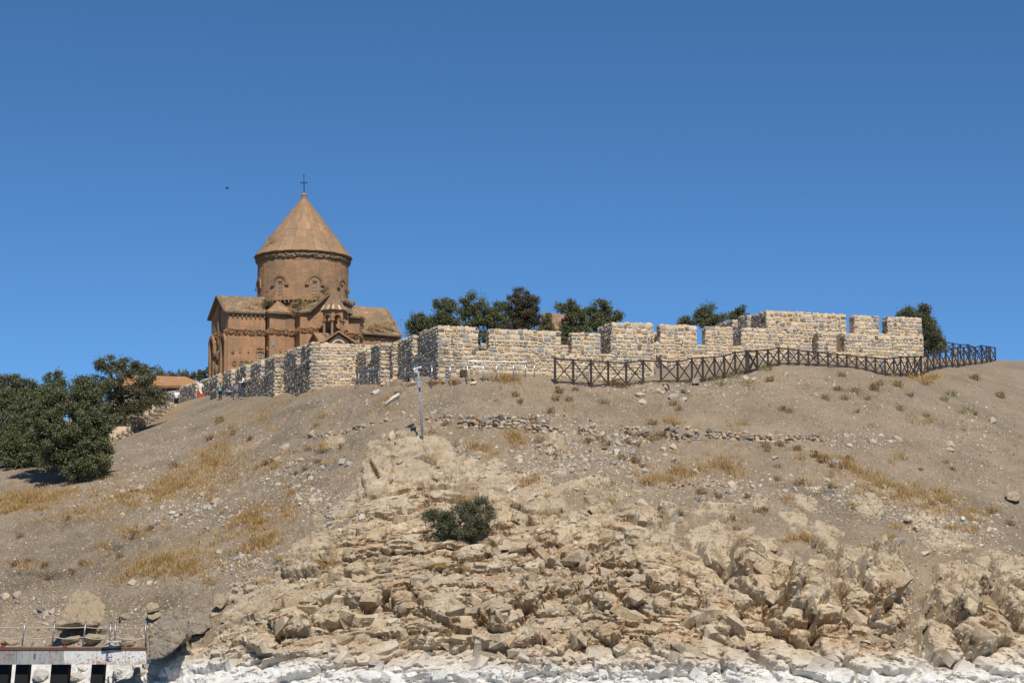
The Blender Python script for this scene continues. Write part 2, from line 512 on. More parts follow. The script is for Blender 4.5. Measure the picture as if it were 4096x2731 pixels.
# --- where bedrock shows: below this line of the hillside, broken up by noise
RB = np.array([(-400, 2790), (380, 2760), (520, 2690), (640, 2600), (800, 2500), (900, 2385), (1080, 2270), (1180, 2180), (1350, 2060), (1430, 1940), (1480, 1840), (1570, 1775),
               (1750, 1775), (1880, 1840), (2100, 1880), (2350, 1930), (2600, 2010), (2750, 2060), (2900, 2115), (3100, 2150), (3300, 2215), (3450, 2180), (3560, 2225), (3640, 2330),
               (3665, 2440), (3690, 2480), (3730, 2340), (3800, 2280), (3900, 2245), (4096, 2215), (4600, 2200)], float)
S1 = X; S2 = Zb * 1.25 + Y * 0.35              # surface coordinates along the slope
nz1 = fbm(S1 / 3.0, S2 / 3.0, 4, 3)
nz2 = fbm(S1 / 0.9, S2 / 0.9, 3, 9)
below = PY - np.interp(PX, RB[:, 0], RB[:, 1]) + nz1 * 60 + nz2 * 34
near = (Y < 121).astype(float)
nz3 = fbm(S1 / 0.45, S2 / 0.35, 3, 14)
bare = below * 0.75 + nz1 * 70 + nz2 * 60 + nz3 * 40         # bedrock comes through the soil in patches near its upper edge
rock = sstep(0, 42, bare) * near
strong = sstep(0, 400, below + nz1 * 60) * near
# single patches of rock higher up the slope: (px, py, rx, ry)
def blob(px, py, rx, ry, ang=0.0):
    c, s = math.cos(R(ang)), math.sin(R(ang))
    u = ((PX - px) * c + (PY - py) * s) / rx; v = (-(PX - px) * s + (PY - py) * c) / ry
    return np.hypot(u, v)
for p in ((3480, 2030, 60, 42, 20), (3690, 2090, 60, 36, 10), (3800, 2160, 110, 40, 5), (3290, 2115, 70, 22, 15), (3040, 2020, 36, 28, 0), (3230, 2020, 60, 26, 25), (2225, 1785, 52, 48, 0),
          (3180, 2080, 80, 24, 15), (3560, 2200, 50, 40, 30), (1330, 1775, 60, 25, -20), (560, 1870, 45, 14, -30), (640, 1790, 50, 14, -28)):
    rock = np.maximum(rock, sstep(1.05, 0.85, blob(*p) + nz2 * 0.5 + nz1 * 0.2) * near)
# gully of scree on the right stays soil
gul = np.abs(PX - np.interp(PY, [2200, 2300, 2420, 2520, 2560, 2600], [3590, 3625, 3655, 3640, 3600, 3570])) - np.interp(PY, [2200, 2400, 2540, 2620], [34, 36, 30, 6])
gsoil = sstep(8, -10, gul + nz2 * 10) * ((PY > 2190) & (PY < 2640))
rock = rock * (1 - gsoil); strong = strong * (1 - gsoil)

def facet(x, y, seed, tilt=0.8, ledge=0.0):
    f1, f2, dx, dy, a, b = worley(x, y, seed)
    h = (_h(a, b, seed + 5) - 0.5) + tilt * ((_h(a, b, seed + 6) - 0.5) * dx + (_h(a, b, seed + 7) - 0.5) * dy) - ledge * dy
    edge = f2 - f1
    return h, edge, f1, _h(a, b, seed + 8)

wx = S1 + 0.5 * fbm(S1 / 1.9, S2 / 1.9, 3, 21); wy = S2 + 0.5 * fbm(S1 / 1.9 + 40, S2 / 1.9, 3, 22)
rotm = np.interp(PX, [500, 1400, 2000, 2500, 4100], [-0.20, -0.10, 0.15, 0.55, 0.62])       # beds dip left in the west, right in the east
cr_, sr_ = np.cos(rotm), np.sin(rotm)
rx_ = wx * cr_ + -wy * sr_; ry_ = wx * sr_ + wy * cr_
h1, e1, f1a, id1 = facet(rx_ / 2.7, ry_ / 1.4, 31, 1.0, .35)
h2, e2, f2a, id2 = facet(rx_ / 1.05, ry_ / 0.55, 32, 1.3, .5)
h3, e3, f3a, id3 = facet(rx_ / 0.46, ry_ / 0.25, 33, 1.4, .6)
h4, e4, f4a, id4 = facet(rx_ / 0.21, ry_ / 0.13, 34, 1.4, .5)
fine = fbm(S1 / 0.5, S2 / 0.4, 4, 41, 0.6)
loc = sstep(-0.5, 0.5, fbm(S1 / 3.5, S2 / 2.2, 3, 43))       # some parts massive, some shattered
# named bulges of the cliff: (px, py, rx, ry, angle, metres out)
LOBES = [(3060, 2330, 150, 95, 35, .75), (3240, 2420, 120, 90, 30, .8), (3150, 2500, 110, 70, 28, .6), (2870, 2480, 95, 90, 40, .7), (2930, 2260, 150, 60, 28, .5),
         (3440, 2420, 100, 70, 40, .7), (3530, 2340, 95, 120, 35, .6), (3540, 2470, 80, 80, 45, .55), (3420, 2290, 80, 60, 40, .45), (3790, 2450, 100, 75, 20, .8), (3920, 2520, 110, 120, 45, .8),
         (4020, 2430, 120, 70, 35, .7), (3850, 2330, 110, 60, 20, .5), (4050, 2300, 100, 60, 20, .5), (3760, 2590, 100, 70, 35, .6), (3990, 2640, 130, 60, 30, .5),
         (2550, 2400, 44, 30, 30, .5), (2640, 2430, 40, 36, 40, .4), (2420, 2415, 52, 34, 10, .5), (2330, 2335, 40, 26, 10, .4), (2440, 2545, 46, 46, 0, .5), (2480, 2600, 30, 40, 0, .4),
         (2000, 2470, 75, 80, -20, .7), (1740, 2440, 190, 55, 14, .55), (1470, 2405, 90, 45, -5, .6), (1180, 2500, 85, 60, -5, .6), (1340, 2470, 120, 45, -10, .4), (1060, 2580, 60, 50, 0, .5),
         (2085, 2170, 55, 60, 20, .55), (1890, 2230, 85, 30, -12, .45), (1430, 2290, 45, 30, -15, .45), (1240, 2240, 120, 70, -35, .5), (2640, 2300, 95, 60, 30, .45), (2280, 2230, 40, 30, 20, .4),
         (1690, 1870, 150, 80, -15, .22), (1510, 1900, 60, 110, 10, .26), (1650, 1790, 140, 40, -8, .14), (1760, 2060, 70, 35, -15, .3), (2130, 2030, 80, 40, 10, .3), (2670, 2060, 40, 26, 10, .5), (2580, 2080, 90, 40, 15, .35),
         (680, 2650, 90, 70, -30, .4), (2750, 2620, 150, 60, 15, .5), (3340, 2600, 90, 60, 20, .4), (3160, 2640, 160, 50, 10, .4), (3300, 2190, 70, 35, 35, .45), (3545, 2205, 50, 36, 35, .4)]
massive = np.zeros_like(X)
for q_ in LOBES: massive = np.maximum(massive, sstep(1.05, 0.7, blob(*q_[:5])) * near)
sh_ = (1 - 0.80 * massive) * np.interp(PX, [2450, 2900], [1.0, 0.62])
amp = np.interp(PX, [600, 2300, 2900], [0.66, 0.80, 1.0])
pit = 1 + 0.9 * sstep(2.0, 1.0, Zb)
disp = amp * strong * ((1 - 0.85 * massive) * 0.62 * (h1 + .25) * sstep(0.0, 0.11, e1) - 0.20 * sstep(0.06, 0.0, e1)
                 + sh_ * ((0.20 + 0.26 * loc) * (h2 + .2) * sstep(0.0, 0.10, e2) - 0.10 * sstep(0.09, 0.0, e2) * (0.3 + 0.7 * loc))) \
     + (0.75 + 0.25 * strong) * rock * sh_ * pit * ((0.08 + 0.12 * loc) * h3 - 0.04 * sstep(0.14, 0.0, e3) * (0.3 + loc) + (0.03 + 0.045 * loc) * h4 + 0.025 * fine) + 0.15 * rock
for (lx, ly, lrx, lry, la, lh) in LOBES:
    wob = 1 + 0.24 * nz2 + 0.12 * nz1
    d = blob(lx, ly, lrx, lry, la) * wob
    dm = np.clip(1 - d ** 4, 0, 1) ** 0.5
    low = np.clip(((PY - ly) * math.cos(R(la)) - (PX - lx) * math.sin(R(la))) / lry, -1, 1)     # the lower edge overhangs
    near_l = near * (d < 2)
    disp = disp + near_l * (lh * 1.5 * dm * (1 + 0.35 * low) * (0.8 + 0.12 * h2 + 0.08 * h3) - 0.5 * lh * sstep(0.13, 0.0, np.abs(d - 1.05)))
    rock = np.maximum(rock, sstep(1.02, 0.92, d) * near)
# long open fissures
CRACKS = [[(2295, 2275), (2380, 2330), (2480, 2400), (2560, 2450), (2640, 2500)], [(1640, 2360), (1700, 2470), (1790, 2520), (1860, 2560)], [(2780, 2330), (2800, 2430), (2840, 2500), (2880, 2530)],
          [(3000, 2400), (3080, 2480), (3150, 2540), (3220, 2540), (3300, 2420)], [(3330, 2370), (3420, 2450), (3530, 2500)], [(3720, 2330), (3715, 2440), (3740, 2520)], [(3690, 2540), (3680, 2600), (3700, 2640)],
          [(1390, 2420), (1470, 2450), (1560, 2440)], [(1960, 2490), (2000, 2530), (2050, 2500)], [(3480, 2230), (3470, 2330), (3520, 2480)], [(3000, 2630), (3060, 2670), (3110, 2731)], [(1480, 1860), (1520, 1930)], [(1670, 1850), (1740, 1880)]]
for cr in CRACKS:
    for (ax, ay), (bx, by) in zip(cr[:-1], cr[1:]):
        L2 = (bx - ax) ** 2 + (by - ay) ** 2
        tt = np.clip(((PX - ax) * (bx - ax) + (PY - ay) * (by - ay)) / L2, 0, 1)
        dd = np.hypot(PX - ax - tt * (bx - ax), PY - ay - tt * (by - ay)) + 6 * nz2
        disp = disp - 0.62 * sstep(12, 2, dd) * near * rock
soil_b = 0.12 * fbm(S1 / 2.2, S2 / 2.2, 4, 51) + 0.05 * fbm(S1 / 0.4, S2 / 0.3, 3, 55) + 0.10 * np.clip(fbm(rx_ / 1.6, ry_ / 0.5, 3, 57) - 0.25, 0, 1) * sstep(-0.2, 0.5, fbm(S1 / 6, S2 / 5, 2, 58) + (PX < 1300) * 0.4)
# small hollows scraped in the soil
for p in ((450, 2195, 42, 12), (590, 2175, 16, 7), (500, 2150, 40, 12), (3500, 1700, 36, 9), (3240, 1975, 40, 8), (3360, 1870, 16, 8), (3160, 1790, 26, 8), (2770, 1575, 26, 9), (2850, 1572, 30, 8), (120, 2300, 180, 20), (1310, 2100, 60, 20)):
    disp = disp - 0.26 * sstep(1.1, 0.4, blob(*p) + 0.2 * nz2) * near * (1 - rock)
disp = disp - 0.55 * sstep(1.1, 0.3, blob(320, 2530, 120, 26))
walkfade = sstep(121, 118, Y) * 0.85 + 0.15
disp = disp + (1 - rock) * soil_b * walkfade
disp = disp * sstep(77.0, 79.5, Y) * (0.8 + 0.2 * sstep(0.9, 2.2, Zb + 0.6 * nz1))
NX, NY, NZ = -Zx, -Zy - 1.0 * strong, np.ones_like(Zx) - 0.25 * strong
nl = np.sqrt(NX ** 2 + NY ** 2 + NZ ** 2)
side = fbm(S1 / 0.7, S2 / 0.7, 3, 77) * 0.12 * strong
VX = X + disp * NX / nl + side; VY = Y + disp * NY / nl; VZ = Zb + disp * NZ / nl
h5, e5, _f5, _i5 = facet(VX / 0.34 + 0.3 * nz2, VZ / 0.22, 36, 1.2, 0.3)       # breakage on the steep faces
VY = VY - rock * strong * (0.10 * h5 + 0.07 * fbm(VX / 0.3, VZ / 0.22, 3, 37))
wr = np.clip(rock * strong * 1.2, 0, 1) * 0.25                    # weathered edges
for _ in range(1):
    for A_ in (VX, VY, VZ):
        m_ = A_.copy(); m_[1:-1, 1:-1] = (A_[:-2, 1:-1] + A_[2:, 1:-1] + A_[1:-1, :-2] + A_[1:-1, 2:]) / 4
        A_ += (m_ - A_) * wr
ny, nx = X.shape
idx = np.arange(ny * nx).reshape(ny, nx)
faces = np.stack([idx[:-1, :-1], idx[:-1, 1:], idx[1:, 1:], idx[1:, :-1]], -1).reshape(-1, 4)
# iron stain gathers in joints, hollows of the cliff (a mineral colour of the rock itself)
stain = np.clip(sstep(0.12, 0.01, e1) * 0.8 + sstep(-0.25, -0.75, h1 + 0.3 * fine) * 0.5 + sstep(0.1, 0.6, fbm(S1 / 2.6, S2 / 1.5, 4, 91)) * 0.75, 0, 1) * strong * rock
stain = np.maximum(stain, 0.9 * sstep(0.15, 0.6, fbm(S1 / 3.2 + 9, S2 / 1.2, 4, 93)) * rock * strong)
stain = np.maximum(stain, np.clip(sstep(1.5, 0.9, blob(3250, 2560, 130, 45)) + sstep(1.5, 0.9, blob(2720, 2540, 90, 70, 40)) + sstep(1.4, 0.8, blob(1850, 2550, 70, 30, 30)) + sstep(1.4, 0.8, blob(3480, 2460, 70, 50)), 0, 1) * rock * sstep(-0.5, 0.4, nz2 + 0.3))
greyr = np.clip(sstep(-0.15, 0.35, fbm(S1 / 2.0, S2 / 1.5, 4, 95) - 0.25 * sstep(2500, 3000, PX) + 0.9 * sstep(1.3, 0.4, blob(1900, 2400, 700, 190)) + 0.3 * (id2 - 0.5)), 0, 1) * rock
tone = fbm(S1 / 4.5, S2 / 3.0, 4, 61) + 0.9 * sstep(1.2, 0.3, blob(250, 2230, 430, 170, -6)) + 0.6 * sstep(1.2, 0.4, blob(560, 2400, 260, 60)) + 0.5 * sstep(1.2, 0.4, blob(3300, 2000, 420, 60, 12)) + 0.3 * sstep(1.3, 0.4, blob(1350, 1950, 200, 90))
# dry-grass ground tint patches (also where the grass stands): px, py, rx, ry, angle, density
GRASS = [(120, 2000, 220, 45, -6, 1.7), (700, 1950, 330, 60, -14, .9), (860, 1840, 150, 60, -20, .9), (1020, 2080, 90, 60, -25, 1.2), (1060, 2170, 90, 40, -30, 1.0), (640, 2250, 180, 60, -16, .8), (1150, 2060, 40, 30, 0, .8),
         (700, 1640, 90, 26, -38, 1.0), (1000, 1640, 170, 40, -16, .7), (1180, 1570, 90, 30, -14, .8), (930, 1710, 90, 30, -30, .5), (480, 1990, 120, 30, -10, .7), (560, 2290, 110, 30, -10, .7), (110, 2260, 80, 16, 0, .5),
         (3560, 1960, 200, 50, 16, 1.0), (3760, 2000, 130, 50, 10, .9), (3380, 1860, 120, 30, 20, .8), (2700, 1890, 120, 40, 0, .8), (2900, 1870, 100, 40, 10, .9), (2600, 1920, 90, 22, 10, .7), (2060, 1750, 50, 36, 0, .8), (1940, 1800, 40, 24, 0, .6),
         (3740, 1510, 150, 18, -14, .9), (3960, 1500, 60, 24, 0, .6), (4020, 1445, 60, 8, 0, .7), (2030, 1520, 60, 14, 0, 1.2), (1790, 1530, 60, 12, 0, .5), (3900, 2060, 90, 24, 10, .7), (3200, 2150, 50, 24, 20, .8), (3880, 2120, 60, 20, 0, .6),
         (760, 2270, 160, 50, -10, .7), (900, 2130, 100, 40, -20, .5), (300, 2060, 200, 30, -8, .5)]
tint = np.zeros_like(X)
for g in GRASS: tint = np.maximum(tint, sstep(1.25, 0.5, blob(*g[:5]) + 0.3 * nz2 + 0.2 * nz1) * min(1, g[5]))
tint = tint * (1 - rock)
litter = sstep(-0.2, 0.6, fbm(S1 / 1.6, S2 / 1.2, 4, 66) + 0.25 * sstep(200, -100, below))
t = NT('hillside_ground')
a_rock = t.attr('rock'); a_st = t.attr('stain'); a_gr = t.attr('grey'); a_tone = t.attr('tone'); a_tint = t.attr('tint'); a_lit = t.attr('litter'); a_str = t.attr('massive')
n_b = t.noise(0.6, 5, 0.6); n_m = t.noise(4, 6, 0.65); n_f = t.noise(13, 6, 0.75)
soil = t.ramp(t.math('ADD', t.math('MULTIPLY', a_tone, 0.55), t.math('MULTIPLY', n_m, 0.4)), [(0.0, srgb(160, 141, 117)), (0.3, srgb(142, 126, 106)), (0.75, srgb(107, 96, 82))])
soil = t.mix(1.0, soil, t.ramp(n_f, [(0.25, 0.72), (0.75, 1.2)]), 'MULTIPLY')
soil = t.mix(t.math('MULTIPLY', t.ramp(t.noise(0.22, 6, 0.65, dist=0.8), [(0.4, 0.0), (0.66, 1.0)]), 0.5), soil, t.ramp(n_m, [(0.3, srgb(128, 112, 92)), (0.7, srgb(152, 134, 110))]))
soil = t.mix(t.math('MULTIPLY', t.ramp(t.noise(0.5, 6, 0.7), [(0.5, 0.0), (0.7, 1.0)]), 0.4), soil, srgb(170, 151, 127))
soil = t.mix(t.math('MULTIPLY', a_tint, t.ramp(n_m, [(0.35, 0.1), (0.65, 0.75)])), soil, srgb(156, 132, 94))
# gravel specks
for sc, lo, hi, col in ((9.0, 0.16, 0.24, srgb(196, 184, 166)), (19.0, 0.17, 0.26, srgb(188, 176, 158)), (5.2, 0.12, 0.17, srgb(176, 164, 146)), (7.3, 0.10, 0.15, srgb(98, 94, 88))):
    v = t.node('ShaderNodeTexVoronoi'); v.inputs['Scale'].default_value = sc; t.link(t.pos(), v.inputs['Vector'])
    keep = t.ramp(t.math('ADD', t.sepz('X', v.outputs['Color']), t.math('MULTIPLY', a_lit, 0.5)), [(0.72, 0.0), (0.76, 1.0)])
    soil = t.mix(t.math('MULTIPLY', t.ramp(v.outputs['Distance'], [(lo, 1.0), (hi, 0.0)]), keep), soil, col)
rk = t.ramp(n_m, [(0.28, srgb(194, 175, 147)), (0.5, srgb(214, 197, 168)), (0.72, srgb(228, 214, 188))])
rk = t.mix(t.math('MULTIPLY', a_gr, t.ramp(t.noise(2.2, 6, 0.65), [(0.36, 0.0), (0.6, 0.85)])), rk, t.ramp(n_f, [(0.3, srgb(136, 130, 120)), (0.7, srgb(182, 173, 157))]))
rk = t.mix(t.math('MULTIPLY', a_st, t.ramp(t.noise(3.1, 5, 0.6), [(0.36, 0.0), (0.6, 0.85)])), rk, t.ramp(n_f, [(0.3, srgb(144, 98, 58)), (0.7, srgb(184, 138, 90))]))
pc = t.attr('piece')
rk = t.mix(t.ramp(pc, [(0.0, 0.0), (0.001, 0.40)]), rk, t.ramp(pc, [(0.0, srgb(150, 134, 110)), (0.25, srgb(196, 176, 146)), (0.5, srgb(138, 128, 112)), (0.7, srgb(210, 192, 162)), (0.86, srgb(170, 138, 100)), (1.0, srgb(182, 166, 140))]))
rk = t.mix(1.0, rk, t.ramp(n_f, [(0.28, 0.66), (0.5, 0.98), (0.72, 1.16)]), 'MULTIPLY')
vein = t.noise(3.2, 3, 0.5, src=t.vec((1.0, 1.0, 2.2)), dist=1.5)
rk = t.mix(t.ramp(vein, [(0.492, 0.0), (0.5, 0.5), (0.508, 0.0)]), rk, srgb(210, 198, 176))
rk = t.mix(t.ramp(t.noise(0.9, 6, 0.7), [(0.42, 0.0), (0.6, 0.65)]), rk, t.ramp(n_m, [(0.35, srgb(146, 124, 94)), (0.65, srgb(186, 160, 124))]))
rk = t.mix(t.math('MULTIPLY', t.math('SUBTRACT', 1.0, a_str), 0.55), rk, t.mix(0.35, soil, srgb(200, 180, 150)))
# lime crust below the old lake level
zz = t.math('ADD', t.sepz('Z'), t.math('MULTIPLY', t.math('SUBTRACT', n_b, 0.5), 1.5))
zz = t.math('ADD', zz, t.math('MULTIPLY', t.math('SUBTRACT', n_m, 0.5), 0.7))
lime = t.ramp(t.math('MULTIPLY', zz, 0.25), [(0.24, 1.0), (0.33, 0.45), (0.50, 0.0)])
limec = t.ramp(t.noise(1.7, 6, 0.6), [(0.3, srgb(206, 201, 192)), (0.6, srgb(228, 224, 216))])
limec = t.mix(t.ramp(n_f, [(0.56, 0.0), (0.7, 0.55)]), limec, srgb(182, 176, 165))
rk = t.mix(lime, rk, limec)
c = t.mix(t.math('MAXIMUM', a_rock, lime), soil, rk)
t.color(c); t.rough(0.95)
hb = t.math('ADD', t.math('MULTIPLY', n_m, 0.6), t.math('MULTIPLY', t.noise(26, 5, 0.75), 0.5))
cr = t.voro(2.4, 'DISTANCE_TO_EDGE', src=t.vec((1, 1, 1)))
hb = t.math('ADD', hb, t.math('MULTIPLY', t.math('MULTIPLY', t.ramp(cr, [(0.0, 0.0), (0.05, 1.0)]), a_rock), 0.16))
t.bump(hb, 0.9, 0.09)
M['ground'] = t.m
co = np.stack([VX, VY, VZ], -1).reshape(-1, 3)
me = mesh_from('hillside', co, faces, M['ground'], True, {
    'rock': ('POINT', rock.ravel()), 'stain': ('POINT', stain.ravel()), 'grey': ('POINT', greyr.ravel()), 'tone': ('POINT', np.clip(tone * 0.5 + 0.3, -1, 2).ravel()), 'tint': ('POINT', tint.ravel()), 'litter': ('POINT', litter.ravel()), 'massive': ('POINT', strong.ravel())})
rf = rock[:-1, :-1].ravel()
me.polygons.foreach_set('use_smooth', rf < 0.55)
hill = obj('hillside', me, kind='structure', label='dusty stony hillside rising from pale shore rocks to the fortress walls')
BVH = BVHTree.FromPolygons([Vector(v) for v in co], faces.tolist())

def hit(px, py):
    d = ray(px, py).normalized()
    r = BVH.ray_cast(Vector((0, 0, CAMZ)), d, 600)
    return r[0], r[1]
def drop(x, y):
    r = BVH.ray_cast(Vector((x, y, 80)), Vector((0, 0, -1)), 200)
    return (r[0], r[1]) if r[0] is not None else (Vector((x, y, gz(x, y))), Vector((0, 0, 1)))

t = NT('lake_water'); t.color((0.02, 0.07, 0.10, 1)); t.rough(0.08); t.b.inputs['Specular IOR Level'].default_value = 0.5
t.bump(t.math('ADD', t.noise(0.8, 5, 0.6), t.math('MULTIPLY', t.noise(4, 4), 0.3)), 0.5, 0.25)
M['water'] = t.m
me = mesh_from('lake_water', [(-7000, -7000, 0), (7000, -7000, 0), (7000, 7000, 0), (-7000, 7000, 0)], [(0, 1, 2, 3)], M['water'])
obj('lake_water', me, kind='structure', label='blue lake water around the island')
# ------------------------------------------------------------------ rubble stone library: x along the wall, y out of it, z up
def stone_shape(seed, n=10, squar=0.55):
    rg = random.Random(seed)
    out = []
    for k in range(n):
        a = 2 * math.pi * (k + rg.uniform(-0.25, 0.25)) / n
        c, s = math.cos(a), math.sin(a)
        q = max(abs(c), abs(s))
        r = (1 - squar) + squar / q
        r *= 0.5 * rg.uniform(0.84, 1.06)
        out.append((max(-0.5, min(0.5, c * r)), max(-0.5, min(0.5, s * r))))
    rings = []
    tx, tz = rg.uniform(-.12, .12), rg.uniform(-.12, .12)
    for sc, yy in ((1.0, -0.6), (1.0, 0.25), (0.90, 0.78), (0.5, 1.0)):
        rings.append([(x * sc * rg.uniform(.95, 1.04), yy * (1 + (x * tx + z * tz) * 2 * (yy > 0)) + (rg.uniform(-.18, .18) if yy > .3 else 0), z * sc * rg.uniform(.95, 1.04)) for x, z in out])
    vs = [v for r in rings for v in r]
    fs = []
    for i in range(3):
        for k in range(n):
            fs.append((i * n + k, i * n + (k + 1) % n, (i + 1) * n + (k + 1) % n, (i + 1) * n + k))
    c = len(vs); vs.append((rg.uniform(-.08, .08), 1.03, rg.uniform(-.08, .08)))
    for k in range(n): fs.append((3 * n + k, 3 * n + (k + 1) % n, c))
    return np.array(vs), fs
STONES = [stone_shape(100 + i, 8 if i % 2 else 9, 0.62 + 0.05 * (i % 8)) for i in range(16)]
def tri_faces(fs):
    out = []
    for f in fs:
        for k in range(1, len(f) - 1): out.append((f[0], f[k], f[k + 1]))
    return np.array(out)
STONE_TRI = [tri_faces(f) for v, f in STONES]
_stone_me = {}
def stone_mesh(i, mat, name='stone'):
    k = (i, mat.name)
    if k not in _stone_me:
        me = mesh_from(name, STONES[i][0], STONES[i][1], mat, True)
        _stone_me[k] = me
    return _stone_me[k]

def emit_stones(lst, parent, mat, limit=300, part='stone', stuffname='small_stones'):
    """lst of (origin, U, N, V, w, prot, h, lib, rnd); the largest in the picture become parts, the rest one stuff part"""
    if not lst: return
    def size(s):
        p = s[0]; return -(s[4] * s[6]) / (p.y ** 2) * max(0.05, (Vector((0, 0, CAMZ)) - p).normalized().dot(s[2]))
    lst = sorted(lst, key=size)
    for s in lst[:limit]:
        o = bpy.data.objects.new(part, stone_mesh(s[7], mat, part))
        COL.objects.link(o)
        put_under(o, parent)
        m = Matrix((s[1] * s[4], s[2] * s[5], s[3] * s[6])).transposed().to_4x4()
        m.translation = s[0]
        o.matrix_basis = m
    rest = lst[limit:]
    if rest:
        V, F, Rr = [], [], []; b = 0
        for s in rest:
            v = STONES[s[7]][0]
            mm = np.array([list(s[1] * s[4]), list(s[2] * s[5]), list(s[3] * s[6])])
            V.append(v @ mm + np.array(s[0])); f = STONE_TRI[s[7]]
            F.append(f + b); b += len(v); Rr += [s[8]] * len(f)
        me = mesh_from(stuffname, np.concatenate(V), np.concatenate(F), mat, True, {'rnd': ('FACE', Rr)})
        obj(stuffname, me, parent, kind='stuff')

UP = Vector((0, 0, 1))
TH = R(16.7)
D1 = Vector((math.cos(TH), math.sin(TH), 0))       # along the walls that face the lake
D2 = Vector((math.sin(TH), -math.cos(TH), 0))      # along the flanks, from far to near

class Rubble:
    def __init__(s, rg=None, sw=(0.18, 0.38), sh=(0.15, 0.25), prot=(0.03, 0.065)):
        s.core = MB(); s.st = []; s.rg = rg or random.Random(5); s.sw, s.sh, s.prot = sw, sh, prot
    def face(s, O, U, width, z0, zt0, zt1, V=UP, N=None):
        """fill a wall face with stones in rough courses: O lower-left corner on the ground plan, heights absolute"""
        rg = s.rg
        if N is None: N = Vector((U.y, -U.x, 0))
        base = O.dot(V) if V is not UP else O.z
        def put(u, w, zz, hh):
            ztop = zt0 + (zt1 - zt0) * min(1, (u + w / 2) / max(width, 0.01))
            if zz + hh * 0.6 >= ztop: return
            if zz + hh > ztop - 0.06: hh = max(0.08, ztop + rg.uniform(-0.03, 0.05) - zz)
            gap = rg.uniform(0.0, 0.03)
            edge = u < 0.05 or u + w > width - 0.05
            rot = rg.uniform(-0.16, 0.16) * (0.25 if edge else 1)
            Ux = (U * math.cos(rot) + V * math.sin(rot)); Vx = (-U * math.sin(rot) + V * math.cos(rot))
            p = O + U * (u + w / 2) + V * (zz + hh / 2 - base)
            fl = -1 if rg.random() < .5 else 1
            s.st.append((p, Ux * fl, N, Vx, max(0.06, w - gap), rg.uniform(*s.prot), max(0.05, hh - gap), rg.randrange(16), rg.random()))
        z = z0
        while z < max(zt0, zt1) - 0.06:
            h = rg.uniform(s.sh[0], s.sh[1] * 1.25)
            u = -rg.uniform(0, 0.03)
            while u < width - 0.05:
                w = h * rg.uniform(0.85, 1.75) if rg.random() < 0.8 else h * rg.uniform(0.45, 0.8)
                w = max(w, s.sw[0] * 0.55)
                if width - (u + w) < s.sw[0] * 0.7: w = width - u + 0.015
                zz = z + rg.uniform(-0.035, 0.035)
                if rg.random() < 0.30 and h > 0.2:          # two thinner stones instead of one
                    k = rg.uniform(0.38, 0.62)
                    put(u, w * rg.uniform(.85, 1.05), zz, h * k); put(u + rg.uniform(-.03, .03), w * rg.uniform(.8, 1.0), zz + h * k, h * (1 - k))
                else:
                    put(u, w, zz, h * rg.uniform(0.86, 1.06))
                u += w
            z += h
    def top(s, A, B, th, zA, zB, N):
        """rough coping of stones lying on the wall head"""
        rg = s.rg
        L = (B - A).length
        if L < 0.05: return
        U = (B - A).normalized(); n = max(1, int(th / 0.3)); V = (-N)
        for r in range(n):
            u = 0
            while u < L - 0.05:
                w = rg.uniform(*s.sw)
                if L - (u + w) < 0.14: w = L - u
                p = A + U * (u + w / 2) - N * (th * (r + 0.5) / n)
                p.z = zA + (zB - zA) * (u + w / 2) / L - 0.012
                s.st.append((p, U, UP, V, w - 0.03, rg.uniform(0.015, 0.10), th / n - 0.03, rg.randrange(16), rg.random()))
                u += w
    def block(s, A, B, z0, zA, zB, th, ends='L', zf=None, top=True):
        """wall block whose outer face runs from A to B (left to right as seen from outside)"""
        A = Vector((A.x, A.y, 0)); B = Vector((B.x, B.y, 0))
        U = (B - A).normalized(); N = Vector((U.y, -U.x, 0)); L = (B - A).length
        q = lambda P, z: Vector((P.x, P.y, z))
        Ab, Bb = A - N * th, B - N * th
        s.core.hexa([q(A, z0), q(B, z0), q(Bb, z0), q(Ab, z0)], [q(A, zA), q(B, zB), q(Bb, zB), q(Ab, zA)])
        zs = z0 if zf is None else zf
        s.face(q(A, 0), U, L, zs, zA, zB)
        if 'L' in ends: s.face(q(Ab, 0), N, th, zs, zA, zA)
        if 'R' in ends: s.face(q(B, 0), -N, th, zs, zB, zB)
        if top: s.top(A, B, th, zA, zB, N)
    def build(s, name, label, group='rebuilt fortress walls', mat='wall_stone', limit=300, cat='stone wall', smat=None):
        c = s.core.v[0]
        root = thing(name, (c.x, c.y, c.z), label, cat, group)
        s.core.build('mortar_core', M['mortar'], root)
        emit_stones(s.st, root, M[mat], limit)
        return root

def kpx(px, py=1400):
    d = ray(px, py); return d.x / d.y
def on(K, d, px, py=1400):
    """point of the plan line K + t d that stands in the photo column px"""
    k = kpx(px, py)
    t_ = (k * K.y - K.x) / (d.x - k * d.y)
    return Vector((K.x + t_ * d.x, K.y + t_ * d.y, 0))
def zat(P, py): return WZ(py, P.y)
def foot(P, dn=0.45): return gz(P.x, P.y) - dn

